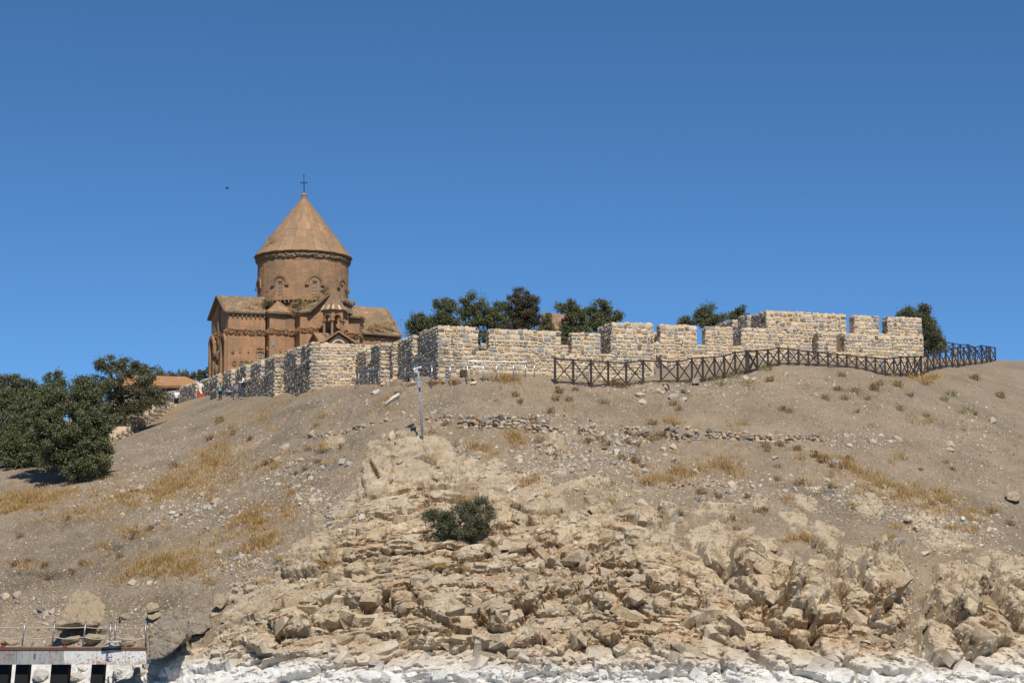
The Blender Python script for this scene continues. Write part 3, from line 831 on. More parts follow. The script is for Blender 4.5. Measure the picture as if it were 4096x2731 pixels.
# ---- long front curtain with four merlons and the block behind the last one
K3 = Vector((WX(1755, 110.0), 110.0, 0))
w = Rubble(random.Random(31))
A, B = on(K3, D1, 1755), on(K3, D1, 2600)
zc0, zc1 = zat(A, 1399), zat(B, 1421)
def curt(P): return zc0 + (zc1 - zc0) * (P - A).length / (B - A).length
w.block(A, B, min(foot(A), foot(B)), zc0, zc1, 1.5, ends='R')
for a, b, p0, p1 in ((1755, 1912, 1304.5, 1310.5), (1958, 2243, 1315, 1327), (2289, 2401, 1331.5, 1334.5), (2446, 2600, 1339, 1344)):
    P, Q = on(K3, D1, a), on(K3, D1, b)
    w.block(P, Q, curt(P) - 0.02, zat(P, p0), zat(Q, p1), 0.62, ends='LR', zf=curt(P) + 0.02)
KB = K3 - Vector((D2.x, D2.y, 0)) * 0.66
P, Q = on(KB, D1, 2450), on(KB, D1, 2613)
w.block(P, Q, foot(P), zat(P, 1290), zat(Q, 1295.5), 2.6, ends='L', zf=curt(P) - 0.1)
P, Q = on(KB - D2 * 2.2, D1, 1925), on(KB - D2 * 2.2, D1, 2330)
w.block(P, Q, foot(P), zat(P, 1374), zat(Q, 1381), 0.5, ends='L', zf=zat(P, 1400))
w.build('fortress_wall', 'long sunlit rubble curtain wall with three wide crenels behind the silver handrail')

# ---- flank and stepped corner to the left of it
w = Rubble(random.Random(32), prot=(0.045, 0.10))
P0 = on(K3, D2, 1596)                       # far end of the flank
zl0, zl1 = zat(P0, 1432), zat(K3, 1402)
w.block(P0, K3, min(foot(P0), foot(K3)), zl0, zl1, 1.4, ends='')
def zl(P): return zl0 + (zl1 - zl0) * (P - P0).length / (K3 - P0).length
for a, b, p0, p1, in ((1598, 1652, 1364, 1343), (1673, 1755, 1330, 1304.5)):
    P, Q = on(K3, D2, a), on(K3, D2, b)
    w.block(P, Q, min(zl(P), zl(Q)) - .3, zat(P, p0), zat(Q, p1), 0.6, ends='R' if b < 1700 else '', zf=min(zl(P), zl(Q)) + .02)
P1 = on(P0, D1, 1573)
w.block(P1, P0, foot(P0), zat(P1, 1372), zat(P0, 1371), 1.0, ends='L')
P2 = on(P1, D2, 1563)
P3 = on(P2, D1, 1523)                       # corner of the next step
w.block(P3, P2 + D1 * 0.25, foot(P3), zat(P3, 1376), zat(P2, 1374), 1.2, ends='')
P4 = on(P3, D2, 1429)
w.block(P4, P3, foot(P4), zat(P4, 1462), zat(P3, 1446), 1.2, ends='')
for a, b, p0, p1 in ((1429, 1468, 1410, 1399), (1485, 1523, 1387, 1376)):
    P, Q = on(P3, D2, a), on(P3, D2, b)
    w.block(P, Q, min(zat(P, 1466), zat(Q, 1448)) - .3, zat(P, p0), zat(Q, p1), 0.6, ends='R' if b < 1500 else '')
w.build('fortress_wall', 'shaded stepped flank of the stone wall between the low tower and the long curtain')

# ---- low corner tower
w = Rubble(random.Random(33))
T0 = on(P4, D1, 1245)
w.block(T0, P4 + D1 * 1.2, foot(T0), zat(T0, 1371), zat(P4, 1379), 2.2, ends='')
w.build('fortress_tower', 'plain sunlit rubble tower face without crenels, below the church porch', cat='stone tower')

# ---- long descending flank with merlons, seen very obliquely
w = Rubble(random.Random(34), sw=(0.26, 0.52), sh=(0.2, 0.32), prot=(0.05, 0.11))
J0 = on(T0, D2, 1142)                       # jog
J1 = on(J0, D1, 1101)
def flank(K, far, near, merl, ends_first=''):
    a_ = on(K, D2, far); b_ = on(K, D2, near)
    m0, m1 = merl[0], merl[-1]
    zA = zat(on(K, D2, m0[0]), m0[2]) - 1.15; zB = zat(on(K, D2, m1[1]), m1[3]) - 1.15
    w.block(a_, b_, min(foot(a_), foot(b_)), zA, zB, 1.3, ends='')
    for (p, q, y0, y1) in merl:
        P, Q = on(K, D2, p), on(K, D2, q)
        zz = min(zA + (zB - zA) * (P - a_).length / (b_ - a_).length, zA + (zB - zA) * (Q - a_).length / (b_ - a_).length)
        w.block(P, Q, zz - .3, zat(P, y0), zat(Q, y1), 0.6, ends='R' if abs(q - near) > 2 else '', zf=zz)
flank(T0, 1142, 1245, [(1142, 1188, 1407, 1390), (1206, 1245, 1385, 1371)])
w.block(J1, J0 + D1 * 0.3, foot(J1), zat(J1, 1420), zat(J0, 1419), 1.3, ends='')
flank(J1, 672, 1101, [(672, 719, 1569, 1563), (722, 788, 1550, 1529), (804, 840, 1523, 1513), (843, 875, 1510, 1496), (895, 928, 1491, 1477), (947, 987, 1475, 1458), (1006, 1045, 1455, 1441), (1063, 1101, 1436, 1420)])
w.build('fortress_wall', 'long shaded stone wall with merlons climbing from the path, behind the visitors')

# ---- set-back lower curtain on the right
w = Rubble(random.Random(35))
K4 = Vector((WX(2613, 121.6), 121.6, 0))
a4 = on(K4, D1, 2560); b4 = on(K4, D1, 3274)
z40, z41 = zat(on(K4, D1, 2613), 1371), zat(on(K4, D1, 2970), 1386)
def z4(P): return z40 + (z41 - z40) * ((P - on(K4, D1, 2613)).length / (on(K4, D1, 2970) - on(K4, D1, 2613)).length)
w.block(a4, b4, min(foot(a4), foot(b4)), z40, z4(b4), 1.4, ends='')
for a, b, p0, p1 in ((2642, 2787, 1299, 1304), (2824, 2931, 1307, 1310), (2968, 3274, 1311, 1317)):
    P, Q = on(K4, D1, a), on(K4, D1, b)
    w.block(P, Q, z4(P) - .02, zat(P, p0), zat(Q, p1), 0.6, ends='LR', zf=z4(P))
P, Q = on(K4 - D2 * 1.1, D1, 2560), on(K4 - D2 * 1.1, D1, 2700)
w.block(P, Q, foot(P), zat(P, 1330), zat(Q, 1333), 0.4, ends='')
P, Q = on(K4 + D2 * 1.0, D1, 2648), on(K4 + D2 * 1.0, D1, 2700)
w.block(P, Q, foot(P, .9), zat(P, 1414), zat(Q, 1416), 1.0, ends='L')
K6 = b4 + D2 * 0.9                            # it steps forward once more
a6 = on(K6, D1, 3275); b6 = on(K6, D1, 3690)
w.block(a6, b6, min(foot(a6), foot(b6)), zat(a6, 1407), zat(b6, 1414), 1.4, ends='LR')
for a, b, p0, p1 in ((3275, 3345, 1329, 1331), (3382, 3690, 1336, 1345)):
    P, Q = on(K6, D1, a), on(K6, D1, b)
    w.block(P, Q, zat(P, 1409), zat(P, p0), zat(Q, p1), 0.7, ends='LR', zf=zat(P, 1407))
w.build('fortress_wall', 'lower set-back rubble wall with merlons behind the brown fence')

# ---- upper tower and parapet above it
w = Rubble(random.Random(36))
K5 = K4 - D2 * 1.9
P, Q = on(K5, D1, 3066, 1250), on(K5, D1, 3382, 1250)
zb = zat(P, 1330)
w.block(P, Q, zb - 3, zat(P, 1242), zat(Q, 1259), 2.4, ends='LR', zf=zb - 0.2)
R0, R1 = on(K5, D1, 3380, 1250), on(K6 - D2 * 0.75, D1, 3690, 1300)
R0 = on(K6 - D2 * 0.75, D1, 3372, 1300)
w.block(R0, R1, foot(R0), zat(R0, 1333), zat(R1, 1339), 1.2, ends='R', zf=zat(R0, 1420))
for a, b, p0, p1 in ((3419, 3515, 1261.5, 1265), (3552, 3686, 1267.5, 1272.5)):
    S, T_ = on(R0, D1, a, 1300), on(R0, D1, b, 1300)
    w.block(S, T_, zat(S, 1340), zat(S, p0), zat(T_, p1), 0.75, ends='LR', zf=zat(S, 1340))
KL = P
fa, fb = on(KL, D2, 2850, 1280), on(KL, D2, 3064, 1280)
fb = fb - D2 * 2.4
w.block(fa, fb, foot(fa), zat(fa, 1330), zat(fb, 1322), 1.0, ends='')
for a, b, p0, p1 in ((2861, 2931, 1299, 1278), (2952, 2990, 1268, 1261)):
    S, T_ = on(KL, D2, a, 1280), on(KL, D2, b, 1280)
    w.block(S, T_, zat(S, 1332), zat(S, p0), zat(T_, p1), 0.6, ends='R', zf=zat(S, 1332))
w.build('fortress_tower', 'broad upper tower and its two end merlons standing highest on the right', cat='stone tower')

# ---- stepped parapet of the stair at the left
w = Rubble(random.Random(37), sw=(0.3, 0.6), sh=(0.2, 0.32), prot=(0.04, 0.08))
sp = [(448, 1752, 142.0), (506, 1716, 145.0), (556, 1677, 148.5), (612, 1637, 152.5), (640, 1614, 154.5), (728, 1608, 158.5)]
for (xa, ya, Ya), (xb, yb, Yb) in zip(sp[:-1], sp[1:]):
    n = 3 if ya - yb > 10 else 1
    for k in range(n):
        A = W(xa + (xb - xa) * k / n, 1650, Ya + (Yb - Ya) * k / n); B = W(xa + (xb - xa) * (k + 1) / n, 1650, Ya + (Yb - Ya) * (k + 1) / n)
        za = WZ(ya + (yb - ya) * (k + 0.5) / n, (A.y + B.y) / 2)
        w.block(A, B, min(foot(A), foot(B), za - 1.4), za, za, 0.7, ends='R')
w.build('stair_parapet', 'pale stepped stone parapet of the stair below the olive tree', cat='stone parapet')
# ------------------------------------------------------------------ church
def V3(p, z): return Vector((p.x, p.y, z))
def XY(px, Y, py=1400): return Vector((WX(px, Y, py), Y, 0))
def lerp(a, b, t): return a + (b - a) * t

def panel_mesh(q, th, back, rnd, mat, name):
    """q: 4 corners (bl, br, tr, tl) of the outer face, counter-clockwise seen from outside"""
    n = (q[1] - q[0]).cross(q[3] - q[0]).normalized()
    mb = MB()
    c = sum(q, Vector()) / 4
    o = [p + n * th for p in q]; i = [p - n * back for p in q]
    mb.hexa(i, o, rnd)
    return mb.mesh(name, mat)

def clad(parent, name, q, rows, ncol, mat, th=0.015, back=0.10, gap=0.006, jit=0.012, stagger=True, hole=None, rg=None, wj=0.25, mats=None):
    """ashlar / roof slabs over a quad, one part each.  hole: list of (u0,u1,v0,v1) left open"""
    rg = rg or random.Random(3)
    vs = rows if hasattr(rows, '__len__') else [k / rows for k in range(rows + 1)]
    P = lambda u, v: lerp(lerp(q[0], q[1], u), lerp(q[3], q[2], u), v)
    W_ = (q[1] - q[0]).length; H_ = (q[3] - q[0]).length
    cnt = 0
    for r in range(len(vs) - 1):
        us = [0.0]
        for k in range(1, ncol):
            us.append((k + (0.5 * (r % 2) - 0.25 if stagger else 0) + rg.uniform(-wj, wj)) / ncol)
        us.append(1.0)
        for a, b in zip(us[:-1], us[1:]):
            cells = [(a, b, vs[r], vs[r + 1])]
            for h in (hole or []):
                nc = []
                for (x0, x1, y0, y1) in cells:
                    if x1 <= h[0] or x0 >= h[1] or y1 <= h[2] or y0 >= h[3]: nc.append((x0, x1, y0, y1)); continue
                    if x0 < h[0]: nc.append((x0, h[0], y0, y1))
                    if x1 > h[1]: nc.append((h[1], x1, y0, y1))
                    if y0 < h[2]: nc.append((max(x0, h[0]), min(x1, h[1]), y0, h[2]))
                    if y1 > h[3]: nc.append((max(x0, h[0]), min(x1, h[1]), h[3], y1))
                cells = nc
            for (x0, x1, y0, y1) in cells:
                if (x1 - x0) * W_ < 0.05 or (y1 - y0) * H_ < 0.05: continue
                gu, gv = gap / W_ / 2, gap / H_ / 2
                qq = [P(x0 + gu, y0 + gv), P(x1 - gu, y0 + gv), P(x1 - gu, y1 - gv), P(x0 + gu, y1 - gv)]
                m = mats(r, a, rg) if mats else mat
                obj(name, panel_mesh(qq, th + rg.uniform(-jit, jit), back, rg.random(), m, name), parent)
                cnt += 1
    return cnt

def relief_band(name, parent, pts, z0, z1, seed, mat, depth=0.14, step=0.045, zs=None, pattern='vine'):
    """carved band: a fine sheet whose relief is real geometry.  pts: plan polyline left to right; z0/z1 numbers or per-point lists"""
    n = len(pts)
    if not hasattr(z0, '__len__'): z0 = [z0] * n
    if not hasattr(z1, '__len__'): z1 = [z1] * n
    seg = [(pts[i + 1] - pts[i]).length for i in range(n - 1)]
    L = sum(seg); nu = int(L / step) + 2; nv = max(6, int((z1[0] - z0[0]) / step) + 2)
    S = np.linspace(0, L, nu); H = z1[0] - z0[0]
    Vv = np.linspace(0, 1, nv); SS, VV = np.meshgrid(S, Vv)
    zz = VV * H
    x = SS; y = zz
    if pattern == 'vine':
        per = H * 1.05
        cxs = (np.floor(x / per) + 0.5) * per; k = np.floor(x / per)
        cy = H * (0.5 + 0.10 * np.where(k % 2 == 0, 1, -1))
        d = np.hypot(x - cxs, y - cy); rr = H * (0.34 + 0.08 * _h(k, k * 0, seed))
        ring = np.exp(-((d - rr) / (0.055 * H)) ** 2)
        f1, f2, *_ = worley(x / (H * .30) + seed, y / (H * .30), seed)
        blobs = np.clip(1 - f1 / 0.52, 0, 1) ** 0.5
        fig = (d < rr * 0.8) * blobs * (0.6 + 0.6 * _h(k, k * 0 + 3, seed))
        wavy = np.exp(-((y - H * (0.5 + 0.33 * np.sin(x / per * math.pi * 2 + 1))) / (0.05 * H)) ** 2)
        h = np.maximum.reduce([ring, fig, wavy * 0.9, 0.65 * blobs * (d > rr)])
    elif pattern == 'arches':
        per = 0.42; u = (x / per) % 1.0 - 0.5
        d = np.hypot(u * per, (y - H * 0.38) * 0.9)
        open_ = (d < per * 0.36) | ((y < H * 0.38) & (np.abs(u) * per < per * 0.36))
        h = np.where(open_, -0.35, 0.9) + 0.15 * vnoise(x * 6, y * 6, seed)
        h = np.where(y > H * 0.8, 1.0, h)
    else:   # lumpy worn animal cornice
        k = np.floor(x / 0.62); hid = _h(k, k * 0, seed)
        f1, f2, *_ = worley(x / 0.34, y / 0.26, seed)
        prof = 0.25 + 0.75 * np.sin(np.clip(VV * (0.9 + 0.5 * hid), 0, 1) * math.pi / 2)
        drop_ = 0.18 + 0.40 * _h(k, k * 0 + 9, seed) * (0.5 + 0.5 * np.sin((x / 0.62 % 1) * math.pi))
        h = np.where(VV < drop_, -0.15, prof) * (0.6 + 0.55 * np.clip(1 - f1 / 0.6, 0, 1)) + 0.2 * vnoise(x * 5, y * 5, seed)
    edge = np.minimum(1, np.minimum(VV, 1 - VV) * 9)
    edge = np.where(h < 0, 1, np.clip(edge, 0.25, 1))
    h = h * edge * depth
    cum = np.r_[0, np.cumsum(seg)]
    PXs = np.interp(S, cum, [p.x for p in pts]); PYs = np.interp(S, cum, [p.y for p in pts])
    Z0 = np.interp(S, cum, z0); Z1 = np.interp(S, cum, z1)
    # outward normal, smoothed at corners
    nxs = np.zeros(nu); nys = np.zeros(nu)
    for i in range(n - 1):
        m = (S >= cum[i] - 1e-6) & (S <= cum[i + 1] + 1e-6)
        u = (pts[i + 1] - pts[i]).normalized(); nxs[m] = u.y; nys[m] = -u.x
    Xx = PXs[None] + nxs[None] * h; Yy = PYs[None] + nys[None] * h; Zz = Z0[None] + (Z1 - Z0)[None] * VV
    co = np.stack([Xx, Yy, Zz], -1).reshape(-1, 3)
    # closing rim back into the wall
    back = np.stack([PXs - nxs * 0.1, PYs - nys * 0.1], -1)
    top = np.c_[back, Z1]; bot = np.c_[back, Z0]
    ii = np.arange(nv * nu).reshape(nv, nu)
    F = np.stack([ii[:-1, :-1], ii[:-1, 1:], ii[1:, 1:], ii[1:, :-1]], -1).reshape(-1, 4)
    b = nv * nu
    ti = b + np.arange(nu); bi = b + nu + np.arange(nu)
    F = np.concatenate([F, np.stack([ii[-1, :-1], ii[-1, 1:], ti[1:], ti[:-1]], -1), np.stack([bi[:-1], bi[1:], ii[0, 1:], ii[0, :-1]], -1)])
    me = mesh_from(name, np.concatenate([co, top, bot]), F, mat, False)
    return obj(name, me, parent)

def grid_window(parent, c, U, w, h, nc, nr, arched=True, proud=0.02):
    """white glazing bars over dark glass; c: sill centre on the wall plane"""
    N = Vector((U.y, -U.x, 0))
    n = 10
    out = [c - U * w / 2, c + U * w / 2]
    if arched:
        rr = w / 2; zc = h - rr
        out += [c + U * (rr * math.cos(a)) + UP * (zc + rr * math.sin(a)) for a in [math.pi * k / n for k in range(n + 1)]]
    else:
        out += [c + U * w / 2 + UP * h, c - U * w / 2 + UP * h]; zc = h
    fr = MB()
    t_ = 0.042
    cl = out + [out[0]]
    for a, b in zip(cl[:-1], cl[1:]):
        if (b - a).length > 1e-3: fr.bar(a + N * proud, b + N * proud, t_, t_, up=N)
    for k in range(1, nc):
        p = c - U * w / 2 + U * (w * k / nc)
        fr.bar(p + N * proud, p + N * proud + UP * zc, 0.026, 0.03, up=N)
    for k in range(1, nr + 1):
        z = zc * k / nr
        if not arched and k == nr: continue
        fr.bar(c - U * w / 2 + N * proud + UP * z, c + U * w / 2 + N * proud + UP * z, 0.026, 0.03, up=N)
    f = fr.build('window', M['white_paint'], parent)
    g = MB(); g.prism([p - N * 0.01 for p in out], -N * 0.03)
    g.build('glass', M['glass'], f)
    return f

def arch_ring(mb, c, U, r0, r1, th, a0=0.0, a1=math.pi, n=12, feet=0.0, rnd=.5):
    """half ring standing on a wall: c is the springing centre"""
    N = Vector((U.y, -U.x, 0))
    P = lambda r, a: c + U * (r * math.cos(a)) + UP * (r * math.sin(a))
    for k in range(n):
        b0 = a0 + (a1 - a0) * k / n; b1 = a0 + (a1 - a0) * (k + 1) / n
        q = [P(r0, b0), P(r1, b0), P(r1, b1), P(r0, b1)]
        mb.hexa([p - N * .05 for p in q], [p + N * th for p in q], rnd)
    if feet:
        for s in (-1, 1):
            mb.box(c + U * (s * (r0 + r1) / 2 + s * feet * 0.35) + UP * (-(r1 - r0) / 2) + N * (th / 2), (1, 1, 1), Matrix((U * (r1 - r0 + feet), N * (th + .05), UP * (r1 - r0))).transposed(), rnd)

def on_plane(px, py, P0, N):
    d = ray(px, py); o = Vector((0, 0, CAMZ))
    t_ = (P0 - o).dot(N) / d.dot(N)
    return o + d * t_

YC = 190.2
CC = XY(1212, YC, 1100)
church = thing('church', (CC.x, CC.y, gz(CC.x, CC.y)), 'red-brown stone church with a tall conical roof on a round drum', 'church')
rgc = random.Random(77)
vw = (Vector((0, 0, 0)) - CC).normalized(); rw = Vector((-vw.y, vw.x, 0))
def pol(phi, r): a = R(phi); return CC + vw * (r * math.cos(a)) + rw * (r * math.sin(a))
RD = 4.38
ZD0 = WZ(1198, YC - RD); ZD1 = WZ(1019, YC - RD)         # drum foot and head
ZE = WZ(1000, YC - RD - .25); ZA = WZ(793, YC)
# drum core
mb = MB(); mb.lathe(CC, [(RD - 0.16, ZD0 - 2.6), (RD - 0.16, ZD1 + .5)], 32, a0=0.0)
mb.build('drum_core', M['tufa_joint'], church)
nc = 32; PH0 = -30.0
rows = 9; hz = (ZD1 - ZD0) / rows
WZ0, WH, WWD = WZ(1184, YC - RD), 1.50, 0.46
for k in range(nc):
    ph = PH0 + 360.0 / nc * k
    a, b = pol(ph - 180.0 / nc, RD), pol(ph + 180.0 / nc, RD)
    q = [V3(a, ZD0), V3(b, ZD0), V3(b, ZD1), V3(a, ZD1)]
    hole = None
    if k % 4 == 0:
        L = (b - a).length
        hole = [(0.5 - WWD / 2 / L, 0.5 + WWD / 2 / L, (WZ0 - ZD0) / (ZD1 - ZD0), (WZ0 + WH - 0.2 - ZD0) / (ZD1 - ZD0)), (0.5 - WWD * .4 / L, 0.5 + WWD * .4 / L, (WZ0 + WH - 0.21 - ZD0) / (ZD1 - ZD0), (WZ0 + WH - 0.02 - ZD0) / (ZD1 - ZD0))]
    off = (k % 2) * 0.5 / rows
    vs = [0] + [min(1, (j + (0.5 if k % 2 else 0)) / rows) for j in range(1 if not k % 2 else 0, rows)] + [1]
    vs = sorted(set(vs))
    clad(church, 'drum_block', q, vs, 1, M['tufa'], th=0.0, back=0.15, jit=0.012, hole=hole, rg=rgc)
    if k % 4 == 0:
        U = (b - a).normalized(); N = Vector((U.y, -U.x, 0))
        c = (a + b) / 2 - N * 0.12; c.z = WZ0
        wv = grid_window(church, c, U, WWD, WH, 2, 4)
        c2 = (a + b) / 2 + N * 0.0; c2.z = WZ0 + WH - 0.23 + 0.05
        m2 = MB(); arch_ring(m2, c2, U, 0.60, 0.84, 0.085, feet=0.16)
        m2.build('window_hood', M['tufa_relief'], church)
# carved cornices of the drum
ring = [pol(f, RD + 0.02) for f in np.arange(-180, 181, 360 / 64)]
relief_band('carved_cornice', church, ring, ZD1 - 0.38, ZD1 + 0.28, 5, M['grey_tufa'], depth=0.24, step=0.06, pattern='lump')
mb = MB(); mb.lathe(CC, [(RD + 0.02, ZD1 + .24), (RD + .26, ZD1 + .30), (RD + .30, ZE - 0.02), (RD - .5, ZE)], 64)
mb.build('eaves', M['grey_tufa'], church)
ring = [pol(f, RD + 0.03) for f in np.arange(-180, 181, 360 / 64)]
relief_band('carved_cornice', church, ring, ZD0 - 0.36, ZD0 + 0.06, 6, M['grey_tufa'], depth=0.22, step=0.045, pattern='arches')
# cone
RE = RD + 0.36
mb = MB(); mb.lathe(CC, [(RE - .12, ZE - 0.05), (0.20, ZA - 0.1)], 32)
mb.build('cone_core', M['grey_tufa'], church)
vs = [0, .12, .26, .40, .545, .70, .85, 1.0]
rot0 = 5.0; NCO = 40
for k in range(NCO):
    p0, p1 = rot0 + 360 / NCO * k, rot0 + 360 / NCO * (k + 1)
    jit = rgc.uniform(-.04, .04)
    vv = [0] + [v + jit + rgc.uniform(-.015, .015) for v in vs[1:-1]] + [1]
    q = [V3(pol(p0, RE), ZE), V3(pol(p1, RE), ZE), V3(pol(p1, 0.17), ZA), V3(pol(p0, 0.17), ZA)]
    clad(church, 'cone_slab', q, vv, 1, M['roof_slab'], th=0.02 + (0.035 if k % 2 else 0), back=0.06, gap=0.008, jit=0.012, rg=rgc)
mb = MB()
mb.lathe(CC, [(0.20, ZA - .1), (0.27, ZA - .02), (0.27, ZA + .05), (0.20, ZA + .08), (0.24, ZA + .22), (0.28, ZA + .30), (0.25, ZA + .42), (0.05, ZA + .52)], 16)
mb.build('finial', M['roof_slab'], church)
# iron cross, leaning a little
cb = V3(CC, ZA + .45); lean = Vector((-0.03, 0, 1)).normalized(); cu = Vector((0.6, .25, .06)).normalized()
mb = MB(); Hc = 1.95
mb.tube([cb, cb + lean * Hc * .55, cb + lean * Hc], [0.05, 0.035, 0.03], 6)
mb.tube([cb + lean * Hc * .56 - cu * .28, cb + lean * Hc * .56 + cu * .28], 0.04, 6)
for p in (cb + lean * Hc * .56 - cu * .28, cb + lean * Hc * .56 + cu * .28):
    mb.tube([p - lean * .11, p + lean * .11], 0.035, 6)
mb.tube([cb + lean * Hc * .94 - cu * .08, cb + lean * Hc * .94 + cu * .08], 0.03, 6)
mb.lathe(cb + lean * Hc * .49, [(0.02, -.1), (.09, 0), (0.02, .1)], 8)
mb.build('iron_cross', M['iron'], church)

ZG = gz(CC.x, CC.y) - 1.2
# plan: left arm, apse, gabled arm, apse, right arm
pA, pB, pC = XY(844, 187.9), XY(911, 183.0), XY(1060, 184.0)
a1 = [XY(1062, 184.4), XY(1077, 183.0), XY(1138, 183.5), XY(1182, 184.3)]
gL = [XY(1181, 184.2), XY(1199, 182.3)]; gR = XY(1392, 183.8)
a2 = [XY(1380, 184.6), XY(1437, 185.0), XY(1452, 186.6)]
rA, rB = XY(1450, 186.2), XY(1600, 188.6)
zl = WZ(1247, 183.0); zg = zl
zr = WZ(1332, 186.5); zr2 = WZ(1341, 188.7); zr = (zr + zr2) / 2
def wall_quad(a, b, z0, z1a, z1b=None): return [V3(a, z0), V3(b, z0), V3(b, z1b if z1b is not None else z1a), V3(a, z1a)]
core = MB()
def wallcore(a, b, z1a, z1b=None, th=0.5):
    U = (b - a).normalized(); N = Vector((U.y, -U.x, 0)); a = a - N * .14; b = b - N * .14
    z1b = z1a if z1b is None else z1b
    core.hexa([V3(a, ZG), V3(b, ZG), V3(b - N * th, ZG), V3(a - N * th, ZG)], [V3(a, z1a), V3(b, z1b), V3(b - N * th, z1b), V3(a - N * th, z1a)])
ROWH = 0.62
def rws(z1, z0=None):
    z0 = ZG if z0 is None else z0
    n = max(1, int(round((z1 - z0) / ROWH))); return n
def ashlar(a, b, z1, hole=None, name='facade_block', mat='tufa', z1b=None):
    U = (b - a).normalized(); L = (b - a).length
    wallcore(a, b, z1, z1b)
    clad(church, name, wall_quad(a, b, ZG + 0.6, z1, z1b), rws(z1, ZG + .6), max(1, int(round(L / 0.78))), M[mat], th=0.0, back=0.13, jit=0.008, hole=hole, rg=rgc)
ashlar(pB, pC, zl)
for i in range(3): ashlar(a1[i], a1[i + 1], zl)
ashlar(gL[0], gL[1], zg); ashlar(gL[1], gR, zg)
for i in range(2): ashlar(a2[i], a2[i + 1], WZ(1275, 185.2))
ashlar(rA, rB, zr)
# left end wall under its gable, drawn as stacked courses
zrid = WZ(1184, 185.4)
pM = (pA + pB) / 2
ashlar(pA, pB, zl)
gm = MB(); UA = (pB - pA).normalized(); NA = Vector((UA.y, -UA.x, 0))
gm.prism([V3(pA, zl), V3(pB, zl), V3(pM, zrid - .1)], -NA * .5)
gm.build('gable_wall', M['tufa'], church)
core.build('wall_core', M['tufa_joint'], church)
# inside fill so nothing shows through from the side
fm = MB(); back = Vector((0.27, 0.96, 0))
fm.prism([V3(p, ZG) for p in (pA + NA * -.6, pB + Vector((.6, .6, 0)), pC + Vector((0, .6, 0)), pC + back * 6, pA + back * 3)], (0, 0, zl - ZG - .3))
fm.prism([V3(p, ZG) for p in (rA + Vector((.2, .6, 0)), rB + Vector((-.3, .6, 0)), rB + Vector((1.6, 5.5, 0)), rA + back * 7)], (0, 0, zr - ZG - .3))
fm.prism([V3(p, ZG) for p in (gL[1] + Vector((.4, .6, 0)), gR + Vector((-.3, .6, 0)), gR + back * 4, gL[1] + back * 4)], (0, 0, zg - ZG - .2))
fm.build('rear_wall', M['tufa'], church)

def gable_roof(a, b, ra, rb, name, mats, ncol, nrow, over=0.22, thick=0.16, backslope=True):
    """a, b eave ends (3D), ra, rb ridge ends (3D)"""
    e0, e1 = a.copy(), b.copy()
    n = (e1 - e0).cross(ra - e0).normalized()
    sl = (e0 - ra).normalized()
    base = MB(); base.hexa([e0 - n * thick, e1 - n * thick, rb - n * thick, ra - n * thick], [e0 - n * .02, e1 - n * .02, rb - n * .02, ra - n * .02])
    base.build('roof_bed', M['grey_tufa'], church)
    clad(church, name, [e0, e1, rb, ra], nrow, ncol, None, th=0.01, back=0.05, gap=0.02, jit=0.014, rg=rgc, mats=mats)
    if backslope:
        f0 = Vector((2 * ra.x - e0.x, 2 * ra.y - e0.y, e0.z)); f1 = Vector((2 * rb.x - e1.x, 2 * rb.y - e1.y, e1.z))
        mb = MB(); mb.hexa([f0, f1, f1 - UP * .15, f0 - UP * .15], [ra, rb, rb - UP * .15, ra - UP * .15]); mb.build('roof_slope', M['roof_slab_grey'], church)
        return f0, f1
rm = lambda r, u, rg: M['roof_slab_grey'] if rg.random() < .62 else M['roof_slab']
e0, e1 = W(905, 1244, 182.75), W(1062, 1250, 183.8); r0, r1 = W(872, 1182, 185.4), W(1060, 1189, 187.6)
fb0, fb1 = gable_roof(e0, e1, r0, r1, 'roof_slab', rm, 9, 7)
mb = MB()
for p in (e0, fb0):
    mb.bar(p + UP * -.08, r0 + UP * -.06, 0.42, 0.16)
mb.bar(e0 - UP * .1, e1 - UP * .1, 0.14, 0.1)
mb.build('gable_coping', M['grey_tufa'], church)
# right arm roof
e0, e1 = W(1452, 1329, 186.0), W(1603, 1341, 188.4); r0, r1 = W(1400, 1222, 189.6), W(1543, 1233, 191.4)
fb = gable_roof(e0, e1, r0, r1, 'roof_slab', lambda r, u, rg: M['grey_tufa'] if r < 3 and rg.random() < .7 else (M['roof_slab'] if rg.random() < .7 else M['roof_slab_grey']), 6, 11)
gm = MB(); gm.prism([e1 - UP * .1, r1 - UP * .1, fb[1] - UP * .1, V3(fb[1], ZG), V3(e1, ZG)], Vector((-.4, -.1, 0))); gm.build('gable_wall', M['tufa'], church)
mb = MB(); mb.bar(e1 - UP * .05, r1 - UP * .05, 0.3, 0.14); mb.bar(e0 - UP * .09, e1 - UP * .09, 0.3, .14); mb.build('gable_coping', M['grey_tufa'], church)
# gabled arm: raking roof seen edge-on
pk = W(1318, 1177, 183.0)
el, er = W(1236, 1247, 182.3), W(1394, 1250, 183.6)
bk = Vector((0.9, 3.2, 0))
tri = MB(); tri.prism([V3(lerp(gL[1], gR, .10), zg - .02), V3(gR, zg - .02), pk - UP * .15], Vector((.1, .4, 0))); tri.build('gable_wall', M['tufa'], church)
for (e, s_) in ((el, 1), (er, -1)):
    q = [e, e + bk, pk + bk, pk] if s_ < 0 else [e + bk, e, pk, pk + bk]
    q = [e + bk * 1.0, e, pk, pk + bk * 1.0] if s_ > 0 else [e, e + bk, pk + bk, pk]
    clad(church, 'roof_slab', q, 6, 3, M['roof_slab_grey'], th=0.02, back=0.14, gap=0.015, rg=rgc)
mb = MB()
for e in (el, er): mb.bar(e - UP * .06 - bk * .05, pk - UP * .02 - bk * .05, 0.4, 0.18)
mb.build('gable_coping', M['grey_tufa'], church)
